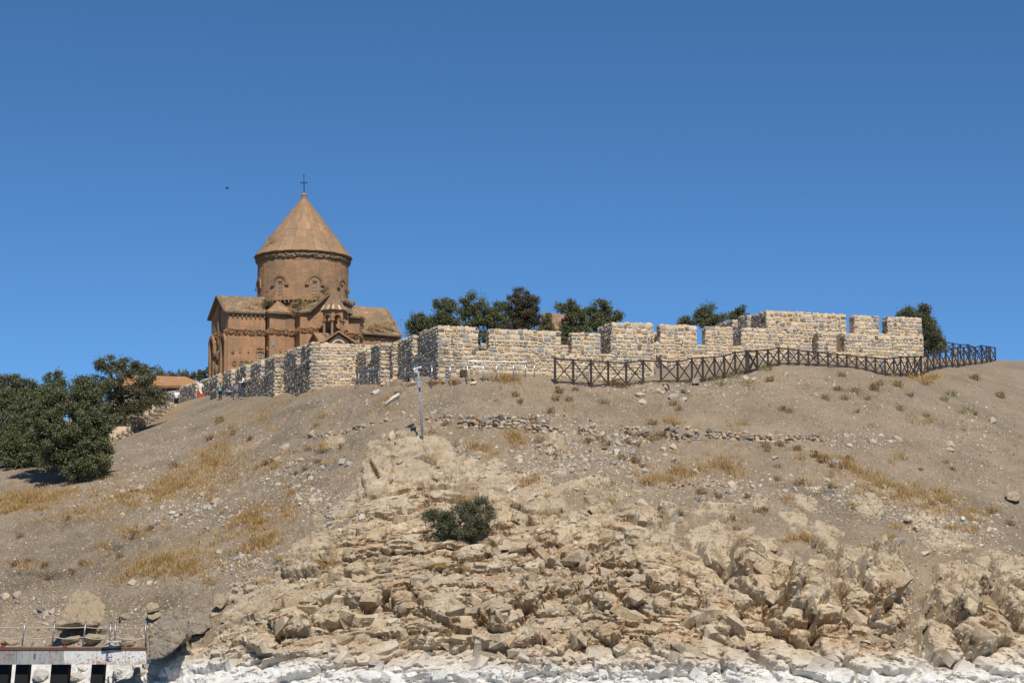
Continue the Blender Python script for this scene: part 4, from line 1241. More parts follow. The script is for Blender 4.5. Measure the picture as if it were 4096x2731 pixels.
# flat eaves left of the gable up to the apse
ev = [W(1182, 1250, 183.7), W(1200, 1247, 182.0), W(1238, 1246, 182.2)]
q = [ev[1], ev[2], ev[2] + Vector((.7, 3.4, 1.55)), ev[1] + Vector((.4, 3.8, 1.3))]
clad(church, 'roof_slab', q, 5, 2, M['roof_slab_grey'], th=0.02, back=0.12, gap=0.015, rg=rgc)
q = [ev[0], ev[1], ev[1] + Vector((.4, 3.8, 1.3)), ev[0] + Vector((.4, 3.0, 1.3))]
clad(church, 'roof_slab', q, 4, 1, M['roof_slab_grey'], th=0.02, back=0.12, gap=0.015, rg=rgc)
# apse half cones
def half_cone(apex, eaves, name='apse_slab', nr=4):
    for i in range(len(eaves) - 1):
        n_ = max(1, int(round((eaves[i + 1] - eaves[i]).length / 0.55)))
        for k in range(n_):
            p, q_ = lerp(eaves[i], eaves[i + 1], k / n_), lerp(eaves[i], eaves[i + 1], (k + 1) / n_)
            clad(church, name, [p, q_, lerp(q_, apex, .985), lerp(p, apex, .985)], nr, 1, M['roof_slab'], th=0.02 + .015 * (k % 2), back=0.08, gap=0.012, rg=rgc)
    mb = MB(); vs_ = [apex - UP * .1] + [e - UP * .10 for e in eaves]
    mb.add(vs_, [(0, i + 1, i + 2) for i in range(len(eaves) - 1)])
    for a_, b_ in zip(eaves[:-1], eaves[1:]): mb.bar(a_ - UP * .10, b_ - UP * .10, 0.16, 0.12)
    mb.build('apse_roof_edge', M['grey_tufa'], church)
half_cone(W(1112, 1204, 185.9), [W(1057, 1248, 184.6), W(1074, 1246, 182.7), W(1140, 1250, 183.2), W(1184, 1254, 184.2)])
half_cone(W(1388, 1222, 187.2), [W(1378, 1262, 184.2), W(1440, 1266, 184.7), W(1457, 1271, 186.6)], nr=3)
mb = MB(); mb.prism([V3(p, ZG) for p in (a2[0], a2[1], a2[2], XY(1440, 189), XY(1385, 188))], (0, 0, WZ(1275, 185) - ZG)); mb.build('rear_wall', M['tufa'], church)
mb = MB(); mb.prism([V3(p, ZG) for p in (a1[0] + Vector((.2, .5, 0)), a1[1] + Vector((.2, .4, 0)), a1[2] + Vector((0, .4, 0)), a1[3] + Vector((-.1, .4, 0)), XY(1180, 187), XY(1066, 187))], (0, 0, zl - ZG - .1)); mb.build('rear_wall', M['tufa'], church)

# carved bands
zf0, zf1 = WZ(1340, 183.2), WZ(1313, 183.2)
relief_band('carved_frieze', church, [pA, pB, pC], zf0, zf1, 1, M['tufa_relief'], depth=0.17)
relief_band('carved_frieze', church, a1, zf0, zf1, 2, M['tufa_relief'], depth=0.17)
relief_band('carved_frieze', church, [gL[0], gL[1], gR], zf0 + .04, zf1 + .04, 3, M['tufa_relief'], depth=0.17)
zq0, zq1 = WZ(1356, 185), WZ(1330, 185)
relief_band('carved_frieze', church, a2, zq0, zq1, 4, M['tufa_relief'], depth=0.17)
relief_band('carved_frieze', church, [rA, rB], [WZ(1360, 186.3), WZ(1368, 188.6)], [WZ(1335, 186.3), WZ(1343, 188.6)], 7, M['grey_tufa'], depth=0.17)
relief_band('carved_cornice', church, [pB, pC], WZ(1273, 183.3), WZ(1252, 183.3), 8, M['grey_tufa'], depth=0.16, pattern='arches', step=.04)
relief_band('carved_cornice', church, a1, WZ(1272, 183.5), WZ(1253, 183.5), 9, M['grey_tufa'], depth=0.2, pattern='lump')
relief_band('carved_cornice', church, [gL[0], gL[1], lerp(gL[1], gR, .25)], WZ(1268, 182.6), WZ(1252, 182.6), 10, M['grey_tufa'], depth=0.16, pattern='lump')
relief_band('carved_cornice', church, a2, WZ(1288, 185), WZ(1270, 185), 11, M['grey_tufa'], depth=0.2, pattern='lump')
mb = MB()
for k in range(9):
    p = lerp(W(1368, 1206, 184.0), W(1410, 1216, 186.5), k / 8) + Vector((rgc.uniform(-.1, .1), 0, rgc.uniform(-.12, .12)))
    mb.lathe(p, [(.05, -.28), (.22, -.15), (.26, .05), (.18, .22), (.03, .3)], 7)
mb.build('carved_corbel', M['grey_tufa'], church, True)
# windows in the body
UBC = (pC - pB).normalized(); NBC = Vector((UBC.y, -UBC.x, 0))
def wall_pt(px, py, P, Q):
    U = (Q - P).normalized(); N = Vector((U.y, -U.x, 0)); return on_plane(px, py, V3(P, 20), N), U, N
c, U, N = wall_pt(1040, 1441, pB, pC)
grid_window(church, c + N * .01, U, 0.46, 0.56, 2, 2, arched=False, proud=.03)
mb = MB(); mb.box(c + UP * .28 + N * .0, (1, 1, 1), Matrix((U * .62, N * .03, UP * .72)).transposed()); mb.build('window_surround', M['tufa_relief'], church)
c, U, N = wall_pt(1092.5, 1380, a1[1], a1[2]); grid_window(church, c + N * .01, U, 0.16, 0.58, 1, 3, proud=.03)
c, U, N = wall_pt(879, 1398, pA, pB); grid_window(church, c + N * .01, U, 0.5, 1.35, 2, 5, proud=.03)
c, U, N = wall_pt(877, 1495, pA, pB); grid_window(church, c + N * .01, U, 0.5, 1.2, 2, 4, proud=.03)
# figures carved on the walls, drawn as raised silhouettes
def figure(poly, P, Q, d=0.09, mat='tufa_relief'):
    U = (Q - P).normalized(); N = Vector((U.y, -U.x, 0))
    pts = [on_plane(x, y, V3(P, 20), N) for x, y in poly]
    cen = sum(pts, Vector()) / len(pts); k = len(pts)
    vs_ = [p - N * .05 for p in pts] + [p + N * d * .6 for p in pts] + [lerp(p, cen, .35) + N * d for p in pts] + [cen + N * d * 1.1]
    fs_ = []
    for r_ in range(2):
        for i in range(k): fs_.append((r_ * k + i, r_ * k + (i + 1) % k, (r_ + 1) * k + (i + 1) % k, (r_ + 1) * k + i))
    for i in range(k): fs_.append((2 * k + i, 2 * k + (i + 1) % k, 3 * k))
    m = MB(); m.add(vs_, fs_); return m.build('relief_figure', M[mat], church)
figure([(930, 1393), (936, 1396), (938, 1402), (934, 1409), (928, 1413), (924, 1411), (927, 1403)], pB, pC)
figure([(936, 1408), (938, 1412), (930, 1414), (926, 1413)], pB, pC)
figure([(958, 1391), (962, 1391), (962, 1396), (958, 1396)], pB, pC); figure([(957, 1402), (963, 1403), (962, 1410), (957, 1411)], pB, pC)
figure([(991, 1399), (996, 1400), (998, 1409), (994, 1412), (990, 1411)], pB, pC)
figure([(1026, 1391), (1040, 1391), (1053, 1393), (1053, 1396), (1040, 1395), (1026, 1394)], pB, pC)
figure([(1024, 1403), (1030, 1400), (1048, 1401), (1055, 1405), (1056, 1413), (1052, 1408), (1046, 1406), (1030, 1407), (1026, 1412)], pB, pC)
figure([(1064, 1388), (1071, 1386), (1072, 1402), (1066, 1406)], a1[0], a1[1])
figure([(1117, 1387), (1122, 1385), (1126, 1392), (1124, 1402), (1127, 1408), (1120, 1410), (1116, 1402)], a1[1], a1[2])
figure([(1140, 1402), (1150, 1396), (1166, 1391), (1178, 1385), (1178, 1390), (1164, 1397), (1152, 1400), (1146, 1406), (1140, 1407)], a1[2], a1[3])
for px in (937, 965.5, 986.5, 1008):
    c, U, N = wall_pt(px, 1453, pB, pC); m = MB()
    arch_ring(m, c, U, 0.20, 0.245, 0.07, 0, 2 * math.pi, 20)
    arch_ring(m, c + UP * -.02, U, 0.06, 0.11, 0.05, math.pi, 2 * math.pi, 8)
    m.box(c + UP * .08 + N * .02, (1, 1, 1), Matrix((U * .16, N * .06, UP * .06)).transposed())
    m.build('carved_medallion', M['tufa_relief'], church)
# blind niches of the end wall: raised arches, pilasters and reliefs on its face
LA = (pB - pA).length
def on_end(u, z): p = pA + UA * u; return V3(p, z)
mb = MB()
for u0, zc_ in ((0.95, WZ(1378, 187)), (LA - .85, WZ(1366, 183.5))):
    arch_ring(mb, on_end(u0, zc_), UA, 0.50, 0.78, 0.34, n=12)
    for s_ in (-1, 1):
        mb.box(on_end(u0 + s_ * .64, (ZG + zc_) / 2) + NA * .13, (1, 1, 1), Matrix((UA * .26, NA * .34, UP * (zc_ - ZG))).transposed())
mb.build('blind_arch', M['tufa_relief'], church)
for (u0, z, wd, ht) in ((LA * .5, WZ(1320, 185), .5, 3.2), (LA * .5, WZ(1420, 185), .7, 1.0), (LA * .34, WZ(1410, 186), .8, .9), (LA * .42, WZ(1470, 186), .7, 1.6), (LA * .62, WZ(1468, 185), .5, 2.2), (LA * .5, WZ(1232, 185), .35, .9)):
    m = MB(); m.lathe(on_end(u0, z) , [(wd * .2, -ht / 2), (wd * .5, -ht * .4), (wd * .42, -ht * .05), (wd * .5, ht * .2), (wd * .3, ht * .34), (wd * .36, ht * .42), (wd * .1, ht / 2)], 8)
    m.build('relief_figure', M['tufa_relief'], church, True)

# porch with two gables and the open lantern above
def wp(px, py, Y): return W(px, py, Y)
YP = 179.6
fL, fR, fP = wp(1286, 1369, YP), wp(1424, 1371, YP + .8), wp(1352.5, 1325, YP + .4)
lF, lP = wp(1243, 1370, YP + 3.0), wp(1263.5, 1331, YP + 1.5)
porch = MB()
zp0 = ZG
uf = (V3(fR, 0) - V3(fL, 0)).normalized(); nf = Vector((uf.y, -uf.x, 0))
dep = Vector((0.35, 3.2, 0))
porch.prism([V3(fL, zp0) + nf * -.1, V3(fR, zp0) + nf * -.1, fR - UP * .1 - nf * .1, fP - UP * .12 - nf * .1, fL - UP * .1 - nf * .1], dep)
porch.prism([V3(lF, zp0), V3(fL, zp0), fL - UP * .1, lP - UP * .1, lF - UP * .1], Vector((2.6, .6, 0)))
porch.build('porch_wall', M['tufa'], church)
clad(church, 'porch_roof_slab', [fL + dep, fL - nf * -.25, fP - nf * -.25, fP + dep], 4, 3, M['roof_slab'], th=.02, back=.1, rg=rgc)
clad(church, 'porch_roof_slab', [fR - nf * -.25, fR + dep, fP + dep, fP - nf * -.25], 4, 3, M['roof_slab'], th=.02, back=.1, rg=rgc)
ln = (V3(fL, 0) - V3(lF, 0)).normalized(); lN = Vector((ln.y, -ln.x, 0))
pd = Vector((2.2, .5, 0))
clad(church, 'porch_roof_slab', [fL + lN * .15, fL + pd, lP + pd, lP + lN * .15], 4, 2, M['roof_slab'], th=.02, back=.1, rg=rgc)
mb = MB()
for p in (fL, fR): mb.bar(p + nf * .2 - UP * .05, fP + nf * .2 - UP * .02, .3, .16)
for p in (fL, lF): mb.bar(p + lN * .12 - UP * .05, lP + lN * .12 - UP * .02, .25, .14)
mb.build('gable_coping', M['tufa_relief'], church)
ac = wp(1353.5, 1383, YP + .4)
mb = MB(); arch_ring(mb, ac, uf, .72, .94, .16, n=16); mb.build('porch_arch', M['dark_band'], church)
mb = MB(); arch_ring(mb, ac, uf, .46, .72, .08, n=16); mb.build('porch_arch', M['pale_band'], church)
mb = MB(); pts = [ac + uf * (.46 * math.cos(a)) + UP * (.46 * math.sin(a)) for a in [math.pi * k / 12 for k in range(13)]]
mb.prism([p + nf * .02 for p in [ac - uf * .46 - UP * 2, ac + uf * .46 - UP * 2] + pts], nf * .02); mb.build('dark_doorway_sheet', M['glass'], church)  # dark sheet in place of an opening, its inner shade put into the colour
mb = MB(); mb.box(wp(1352, 1343, YP + .35) + nf * .03, (1, 1, 1), Matrix((uf * .5, nf * .1, UP * .3)).transposed()); mb.build('porch_keystone', M['red_band'], church)
# lantern
LC = XY(1333, 181.3); lv = (Vector((0, 0, 0)) - LC).normalized(); lr = Vector((-lv.y, lv.x, 0))
def lp(phi, r, z): a = R(phi); q = LC + lv * (r * math.cos(a)) + lr * (r * math.sin(a)); return V3(q, z)
zb0, zb1, zb2, zb3 = WZ(1340, 180.6), WZ(1278, 180.6), WZ(1239, 180.6), WZ(1161, 181.3)
mb = MB(); mb.lathe(V3(LC, 0), [(1.15, zb0 - 1.4), (1.15, zb0)], 6, a0=0); mb.build('lantern_base', M['tufa'], church)
angs = [-8 + 60 * k for k in range(6)]
for a in angs:
    mb = MB(); mb.lathe(lp(a, .93, 0), [(.17, zb0), (.17, zb0 + .12), (.12, zb0 + .14), (.115, zb1 - .16), (.13, zb1 - .14)], 10); mb.build('lantern_column', M['roof_slab'], church, False)
    mb = MB(); mb.box(lp(a, .93, zb1 - .07), (.40, .40, .15), Matrix.Rotation(math.atan2(lv.y, lv.x) + R(-a), 3, 'Z')); mb.build('capital', M['tufa_relief'], church)
for a in angs:
    p, q = lp(a, 1.06, 0), lp(a + 60, 1.06, 0)
    U = (q - p).normalized(); N = Vector((U.y, -U.x, 0)); L = (q - p).length; c = (p + q) / 2
    m = MB(); r_ = L * .27; zs_ = zb1 + .02; n_ = 10
    # arch panel with an opening
    outer = []; inner = []
    for k in range(n_ + 1):
        t_ = math.pi * (1 - k / n_); inner.append((r_ * math.cos(t_), zs_ + .12 + r_ * 1.05 * math.sin(t_)))
        outer.append((-L / 2 + L * k / n_, zb2))
    poly = [(-L / 2, zs_), (-r_, zs_)]
    for k in range(n_):
        qd = [inner[k], inner[k + 1], outer[k + 1], outer[k]]
        pts = [V3(c, 0) + U * x + UP * z for x, z in qd]
        m.hexa([x - N * .22 for x in pts], [x for x in pts])
    for s_ in (-1, 1):
        qd = [(s_ * r_, zs_), (s_ * L / 2, zs_), (s_ * L / 2, zb2), (s_ * r_, zs_ + .12)]
        pts = [V3(c, 0) + U * x + UP * z for x, z in qd]
        m.hexa([x - N * .22 for x in pts], [x for x in pts])
    m.build('lantern_arch', M['tufa'], church)
    m = MB(); arch_ring(m, V3(c, zs_ + .12), U, r_, r_ + .13, .03, n=10); m.build('arch_moulding', M['grey_tufa'], church)
    # pyramid face
    e0_, e1_ = lp(a, 1.30, zb2), lp(a + 60, 1.30, zb2); ap = V3(LC, zb3)
    vs_ = [0, .24, .40, .53, .66, .80, .985]
    def bm_(r, u, rg, a=a): return (M['pale_band'], M['dark_band'], M['pale_band'], M['red_band'])[int(u * 4.01) % 4] if r == 0 else (M['red_band'], M['roof_slab'], M['roof_slab_grey'])[(r + int(u * 3)) % 3]
    clad(church, 'lantern_roof_slab', [e0_, e1_, lerp(e1_, ap, .99), lerp(e0_, ap, .99)], vs_, 4, None, th=.02, back=.08, gap=.01, jit=.006, stagger=False, wj=.0, rg=rgc, mats=bm_)
mb = MB(); mb.lathe(V3(LC, 0), [(1.22, zb2 - .10), (1.30, zb2 - .02), (.05, zb3 - .03)], 6, a0=math.atan2(lv.y, lv.x) + R(8)); mb.build('lantern_eaves', M['grey_tufa'], church)
# ------------------------------------------------------------------ other buildings
def Wg(px, py, Y, dz=0.0):
    """point on the photo ray at distance Y put on the ground"""
    p = W(px, py, Y); g = drop(p.x, p.y)[0]
    return Vector((p.x, p.y, g.z + dz))

b = thing('low_building', W(650, 1560, 196), 'low stone building with an orange slab roof behind the olive tree', 'building')
e0, e1 = W(470, 1540, 195), W(812, 1543, 196.5); r0, r1 = W(470, 1500, 199), W(742, 1506, 200.2)
clad(b, 'roof_slab', [e0, e1, r1, r0], 5, 9, M['orange_roof'], th=.015, back=.12, gap=.012, rg=rgc)
mb = MB(); mb.add([e1, e1 + Vector((1.5, 6, 0)), r1], [(0, 1, 2)]); mb.add([e0 + UP * -.14, e1 + UP * -.14, e1 + Vector((1.5, 7, -.14)), e0 + Vector((1, 7, -.14))], [(0, 1, 2, 3)]); mb.build('roof_hip', M['orange_roof'], b)
mb = MB(); mb.bar(e0 + Vector((0, .05, -.16)), e1 + Vector((0, .05, -.16)), .3, .16); mb.bar(e0 + Vector((0, .25, -.38)), e1 + Vector((-.1, .25, -.38)), .3, .2); mb.build('cornice', M['red_band'], b)
wa, wb = e0 + Vector((.2, .5, 0)), e1 + Vector((-.4, .5, 0))
mb = MB(); mb.hexa([V3(wa, wa.z - 4), V3(wb, wb.z - 4), V3(wb, wb.z - 4) + Vector((0, 4, 0)), V3(wa, wa.z - 4) + Vector((0, 4, 0))], [V3(wa, wa.z - .46), V3(wb, wb.z - .46), V3(wb, wb.z - .46) + Vector((0, 4, 0)), V3(wa, wa.z - .46) + Vector((0, 4, 0))])
mb.build('wall', M['tufa_joint'], b)
clad(b, 'facade_block', [V3(wa, wa.z - 3), V3(wb, wb.z - 3), V3(wb, wb.z - .47), V3(wa, wa.z - .47)], 4, 12, M['dry_stone'], th=.03, back=.05, gap=.03, rg=rgc)

b = thing('chapel', W(2230, 1400, 168), 'small chapel with a steep pinkish stone roof showing between the trees', 'building')
pk0, pk1 = W(2171, 1250, 166), W(2300, 1262, 169.5)
e0, e1 = W(2203, 1340, 164.5), W(2340, 1352, 168)
clad(b, 'roof_slab', [e0, e1, pk1, pk0], 7, 6, M['roof_slab'], th=.015, back=.12, gap=.012, rg=rgc)
f0 = Vector((2 * pk0.x - e0.x, 2 * pk0.y - e0.y, e0.z)); f1 = Vector((2 * pk1.x - e1.x, 2 * pk1.y - e1.y, e1.z))
mb = MB(); mb.hexa([f0, f1, f1 - UP * .2, f0 - UP * .2], [pk0, pk1, pk1 - UP * .2, pk0 - UP * .2]); mb.build('roof_slope', M['roof_slab'], b)
mb = MB(); mb.prism([V3(f0, f0.z - 4.5), V3(e0, e0.z - 4.5), e0 - UP * .15, pk0 - UP * .15, f0 - UP * .15], (e1 - e0)); mb.build('wall', M['tufa_joint'], b)

# ------------------------------------------------------------------ brown lattice fence along the crest
def z4p(x, y0, y1): return (2200 + x / 2.613, 1150 + y0 / 2.613, 1150 + y1 / 2.613)
def z5p(x, y0, y1): return (3000 + x / 2.146, 1150 + y0 / 2.146, 1150 + y1 / 2.146)
FP = [z4p(*a) for a in ((52, 740, 930), (242, 752, 938), (428, 762, 943), (608, 772, 945), (795, 782, 948), (972, 760, 952), (1158, 765, 955), (1333, 768, 962), (1482, 737, 927), (1595, 728, 907), (1718, 722, 908), (1820, 712, 875),
                        (1932, 672, 855), (2050, 658, 845), (2165, 658, 830))] + \
     [z5p(*a) for a in ((-14, 543, 690), (60, 538, 685), (152, 530, 665), (245, 515, 655), (328, 525, 660), (415, 533, 668), (500, 545, 677), (583, 552, 683), (668, 563, 692), (750, 570, 702), (830, 577, 709), (914, 588, 716), (995, 593, 724), (1075, 600, 732), (1157, 607, 745),
                        (1232, 600, 738), (1291, 593, 735), (1350, 593, 733), (1412, 592, 726), (1470, 588, 722), (1523, 570, 710), (1575, 558, 700), (1628, 553, 690), (1680, 545, 670), (1733, 517, 655), (1783, 512, 648), (1833, 512, 642), (1885, 510, 640), (1930, 512, 634), (1985, 495, 625), (2027, 503, 622), (2062, 508, 621), (2103, 515, 620))]
FYX = [2200, 2600, 2780, 3000, 3115, 3400, 3540, 3690, 3760, 3800, 3900, 3985]; FYY = [108.6, 111.0, 112.6, 115.2, 117.2, 118.4, 118.9, 126, 133, 138, 149, 160]
def lattice(name, pts, label, skip=()):
    """pts: list of (foot, head)"""
    root = thing(name, pts[0][0], label, 'fence')
    for i, (f, h) in enumerate(pts):
        mb = MB(); mb.bar(f - UP * .35, h + UP * .03, .115, .115, up=Vector((.2, 1, 0))); mb.build('post', M['fence'], root)
    for i in range(len(pts) - 1):
        (f0, h0), (f1, h1) = pts[i], pts[i + 1]
        mb = MB(); mb.bar(h0 - UP * .03, h1 - UP * .03, .09, .07); mb.build('top_rail', M['fence'], root)
        mb = MB(); mb.bar(f0 + UP * .12, f1 + UP * .12, .07, .06); mb.build('bottom_rail', M['fence'], root)
        if i in skip:
            mb = MB(); mb.bar(h0 - UP * .08, lerp(h0, f1, .5), .055, .05); mb.build('broken_brace', M['fence'], root); continue
        mb = MB(); mb.bar(h0 - UP * .08, f1 + UP * .14, .055, .05); mb.build('brace', M['fence'], root)
        d = Vector((f1.y - f0.y, f0.x - f1.x, 0)).normalized() * .056
        mb = MB(); mb.bar(f0 + UP * .14 + d, h1 - UP * .08 + d, .055, .05); mb.build('brace', M['fence'], root)
    return root
pts = []
for (px, y0, y1) in FP:
    Y = float(np.interp(px, FYX, FYY)); h = W(px, y0, Y)
    g = drop(h.x, h.y)[0]
    f = Vector((h.x, h.y, min(g.z, h.z - .8)))
    pts.append((f, h))
lattice('lattice_fence', pts, 'dark brown fence with crossed braces following the crest of the slope', skip=(5,))
RP = [(1452, 447, 548), (1527, 450, 551), (1603, 457, 555), (1673, 465, 560), (1741, 477, 570), (1803, 487, 578), (1870, 488, 585), (1932, 511, 600), (1988, 497, 612), (2048, 506, 618)]
pts = []
for i, a in enumerate(RP):
    px, y0, y1 = z5p(*a); Y = 172 - i * 0.9
    h = W(px, y0, Y); f = W(px, y1, Y); g = drop(h.x, h.y)[0]
    pts.append((Vector((h.x, h.y, min(f.z, h.z - .85))), h))
lattice('lattice_fence', pts, 'farther run of brown braced fence returning behind the wall beside the tree')

# silver handrail
HP = [(780 + x / 2.613, 1150 + y / 2.613) for x, y in ((1680, 875), (1712, 870), (1810, 862), (1920, 847), (2035, 836), (2195, 815), (2290, 803))] + \
     [(1500 + x / 2.613, 1100 + y / 2.613) for x, y in ((313, 945), (415, 930), (595, 911), (785, 905), (965, 902), (1130, 906), (1270, 908), (1447, 910), (1572, 911), (1665, 912))]
rail = thing('handrail', Wg(1700, 1500, 110), 'silver metal handrail with two rails in front of the walls', 'handrail')
tops = []
for (px, py) in HP:
    Y = float(np.interp(px, [1425, 1520, 1600, 1660, 1728, 1870, 2140], [119.4, 116.2, 113.0, 110.9, 109.2, 108.7, 109.4]))
    h = W(px, py, Y); g = drop(h.x, h.y)[0]; tops.append(h)
    mb = MB(); mb.tube([Vector((h.x, h.y, min(g.z - .1, h.z - .75))), h], .026, 8); mb.build('post', M['galv'], rail, True)
mb = MB(); mb.tube(tops, .03, 8); mb.build('top_rail', M['galv'], rail, True)
mb = MB(); mb.tube([h - UP * .27 for h in tops], .018, 8); mb.build('lower_rail', M['galv'], rail, True)

# ------------------------------------------------------------------ lamps, bins, signs
def louvre_lamp(px, py, Y, h, label):
    g = Wg(px, py, Y)
    p = W(px, py, Y); base = Vector((p.x, p.y, min(g.z, p.z)))
    r = thing('bollard_lamp', base, label, 'lamp', 'grey bollard lamps by the paths')
    k = h / .75
    mb = MB(); mb.lathe(base, [(.05 * k, -.2), (.05 * k, .34 * k)], 10); mb.build('post', M['greypaint'], r)
    mb = MB()
    for i in range(4):
        z = .36 * k + i * .085 * k
        mb.lathe(base, [(.07 * k, z), (.12 * k, z + .005), (.105 * k, z + .05 * k), (.06 * k, z + .06 * k)], 12)
    mb.lathe(base, [(.06 * k, .34 * k), (.06 * k, .72 * k)], 10)
    mb.build('louvred_head', M['greypaint'], r)
    mb = MB(); mb.lathe(base, [(.12 * k, .70 * k), (.10 * k, .74 * k), (.02 * k, .80 * k)], 12); mb.build('cap', M['greypaint'], r, True)
louvre_lamp(1788, 1500, 109.4, .72, 'grey louvred bollard lamp behind the silver handrail')
louvre_lamp(2622, 1508, 113.5, .62, 'grey louvred bollard lamp at the wall corner behind the brown fence')
louvre_lamp(3528, 1494, 119.6, .78, 'grey louvred bollard lamp beside the lowest post of the brown fence')
louvre_lamp(3823, 1436, 150, .95, 'grey louvred bollard lamp among the far fence posts')
base = Wg(917, 1601, 148)
r = thing('bollard_lamp', base, 'grey bollard lamp with a round domed head near the boy', 'lamp')
mb = MB(); mb.lathe(base, [(.09, -.1), (.09, .36)], 12); mb.build('post', M['greypaint'], r)
mb = MB(); mb.lathe(base, [(.1, .30), (.2, .38), (.22, .52), (.17, .58)], 14); mb.build('head', M['darkgrey'], r)
mb = MB(); mb.lathe(base, [(.23, .50), (.22, .56), (.14, .63), (.02, .66)], 14); mb.build('cap', M['greypaint'], r, True)

def slat_bin(base, w, h, mat, label, n=6):
    r = thing('waste_bin', base, label, 'bin')
    mb = MB(); mb.box(base + UP * (h * .45), (w * .8, w * .8, h * .86)); mb.build('liner', M['blackplastic'], r)
    for k in range(n):
        mb = MB(); mb.box(base + Vector((-w / 2 + w * (k + .5) / n, -w * .44, h * .5)), (w / n * .8, .04, h)); mb.build('slat', M[mat], r)
    for sx in (-1, 1):
        mb = MB(); mb.box(base + Vector((sx * w * .52, 0, h * .56)), (.05, .06, h * 1.12)); mb.build('post', M['darkgrey'], r)
    mb = MB(); mb.box(base + UP * (h * 1.0), (w, w * .9, .05)); mb.build('lid', M['darkgrey'], r)
slat_bin(Wg(1855, 1500, 110.2), .34, .36, 'binwood', 'small brown slatted waste bin at the foot of the curtain wall')
slat_bin(Wg(853, 1603, 154.5), .42, .46, 'darkgrey', 'grey slatted waste bin beside the boy', 5)

base = Wg(944, 1600, 146)
r = thing('information_sign', base, 'grey information board on two dark posts beside the man in the vest', 'sign')
us = Vector((.85, -.5, 0)).normalized()
for s_ in (-1, 1):
    mb = MB(); mb.bar(base + us * s_ * .24 - UP * .2, base + us * s_ * .24 + UP * (1.16 + .06 * s_), .06, .06); mb.build('post', M['darkgrey'], r)
mb = MB(); mb.bar(base - us * .27 + UP * 1.09, base + us * .27 + UP * 1.21, .06, .06); mb.build('top_bar', M['darkgrey'], r)
t = NT('sign_print'); t.color(t.ramp(t.math('FRACT', t.math('MULTIPLY', t.sepz(), 9.0)), [(.0, srgb(150, 150, 156)), (.62, srgb(150, 150, 156)), (.66, srgb(140, 92, 96)), (.9, srgb(140, 92, 96)), (.94, srgb(150, 150, 156))], 'CONSTANT')); M['signprint'] = t.m
mb = MB(); mb.hexa([base - us * .22 + UP * .70, base + us * .22 + UP * .74, base + us * .22 + UP * .77 + Vector((0, .05, 0)), base - us * .22 + UP * .70 + Vector((0, .05, 0))], [base - us * .22 + UP * 1.04, base + us * .22 + UP * 1.12, base + us * .22 + UP * 1.12 + Vector((0, .05, 0)), base - us * .22 + UP * 1.04 + Vector((0, .05, 0))]); mb.build('board', M['signprint'], r)

# lamp post on the slope
bp = hit(1692, 1756)[0]; tp = W(1673, 1480, bp.y)
r = thing('lamp_post', bp, 'thin leaning galvanised pole with a floodlight and a grey box on the slope', 'lamp post')
mb = MB(); mb.tube([bp - UP * .3, bp + (tp - bp) * .5, tp], [.055, .052, .045], 10); mb.build('pole', M['greypaint'], r, True)
c_ = bp + (tp - bp) * .80; mb = MB(); mb.box(c_ + Vector((.02, -.12, 0)), (.27, .18, .42), Matrix.Rotation(R(4), 3, 'Y')); mb.box(c_ + Vector((.02, -.12, .22)), (.3, .22, .02), Matrix.Rotation(R(4), 3, 'Y')); mb.build('control_box', M['greypaint'], r)
mb = MB(); mb.bar(tp + Vector((-.28, -.1, .03)), tp + Vector((.17, -.05, .17)), .2, .08); mb.build('floodlight', M['lampwhite'], r)
mb = MB(); mb.bar(tp + Vector((-.08, -.08, 0)), tp + Vector((-.12, -.12, -.16)), .13, .1); mb.bar(tp, tp + Vector((-.04, -.05, .1)), .04); mb.build('sensor', M['lampwhite'], r)

a_, n1 = hit(1546, 1622); b_, n2 = hit(1601, 1583)
mb = MB(); mb.tube([a_ + n1 * .10, lerp(a_, b_, .6) + n1 * .16, b_ + n2 * .14], .075, 10); o = mb.build('plastic_pipe', M['pvc'], None, True)
tag(o, 'off-white plastic pipe lying on the slope left of the lamp post', 'pipe', kind='thing')
a_, n1 = hit(1882, 1541); b_ = hit(1906, 1536)[0]
mb = MB(); mb.tube([a_ + n1 * .08, b_ + n1 * .10], .08, 10); o = mb.build('pipe_stub', M['pvc'], None, True)
tag(o, 'short white pipe stub on the soil under the handrail', 'pipe', kind='thing')
for k, (xa, ya, xb, yb) in enumerate(((2653, 1541, 2668, 1563), (2670, 1541, 2676, 1561))):
    a_, n1 = hit(xa, ya); b_ = hit(xb, yb)[0]
    mb = MB(); mb.bar(a_ + n1 * .06, b_ + n1 * .05, .07, .07); o = mb.build('fence_slat_piece', M['fence'])
    tag(o, ('longer dark slat lying on the slope below the brown fence', 'shorter dark slat lying on the slope below the brown fence')[k], 'slat', kind='thing')

# swift in the sky
bc = W(907, 754, 140)
r = thing('bird', bc, 'small dark bird gliding in the sky left of the church dome', 'bird')
mb = MB(); mb.tube([bc + Vector((-.13, 0, .01)), bc + Vector((-.08, 0, .02)), bc, bc + Vector((.08, .01, -.01)), bc + Vector((.15, .02, -.02))], [.008, .025, .035, .02, .012], 8); mb.build('body', M['blackplastic'], r, True)
for s_ in (-1, 1):
    mb = MB(); mb.prism([bc + Vector((-.05, 0, .02)), bc + Vector((.05, 0, .01)), bc + Vector((.11, s_ * .16, .05)), bc + Vector((.17, s_ * .30, .04)), bc + Vector((.02, s_ * .16, .06))], Vector((0, 0, .008))); mb.build('wing', M['blackplastic'], r)

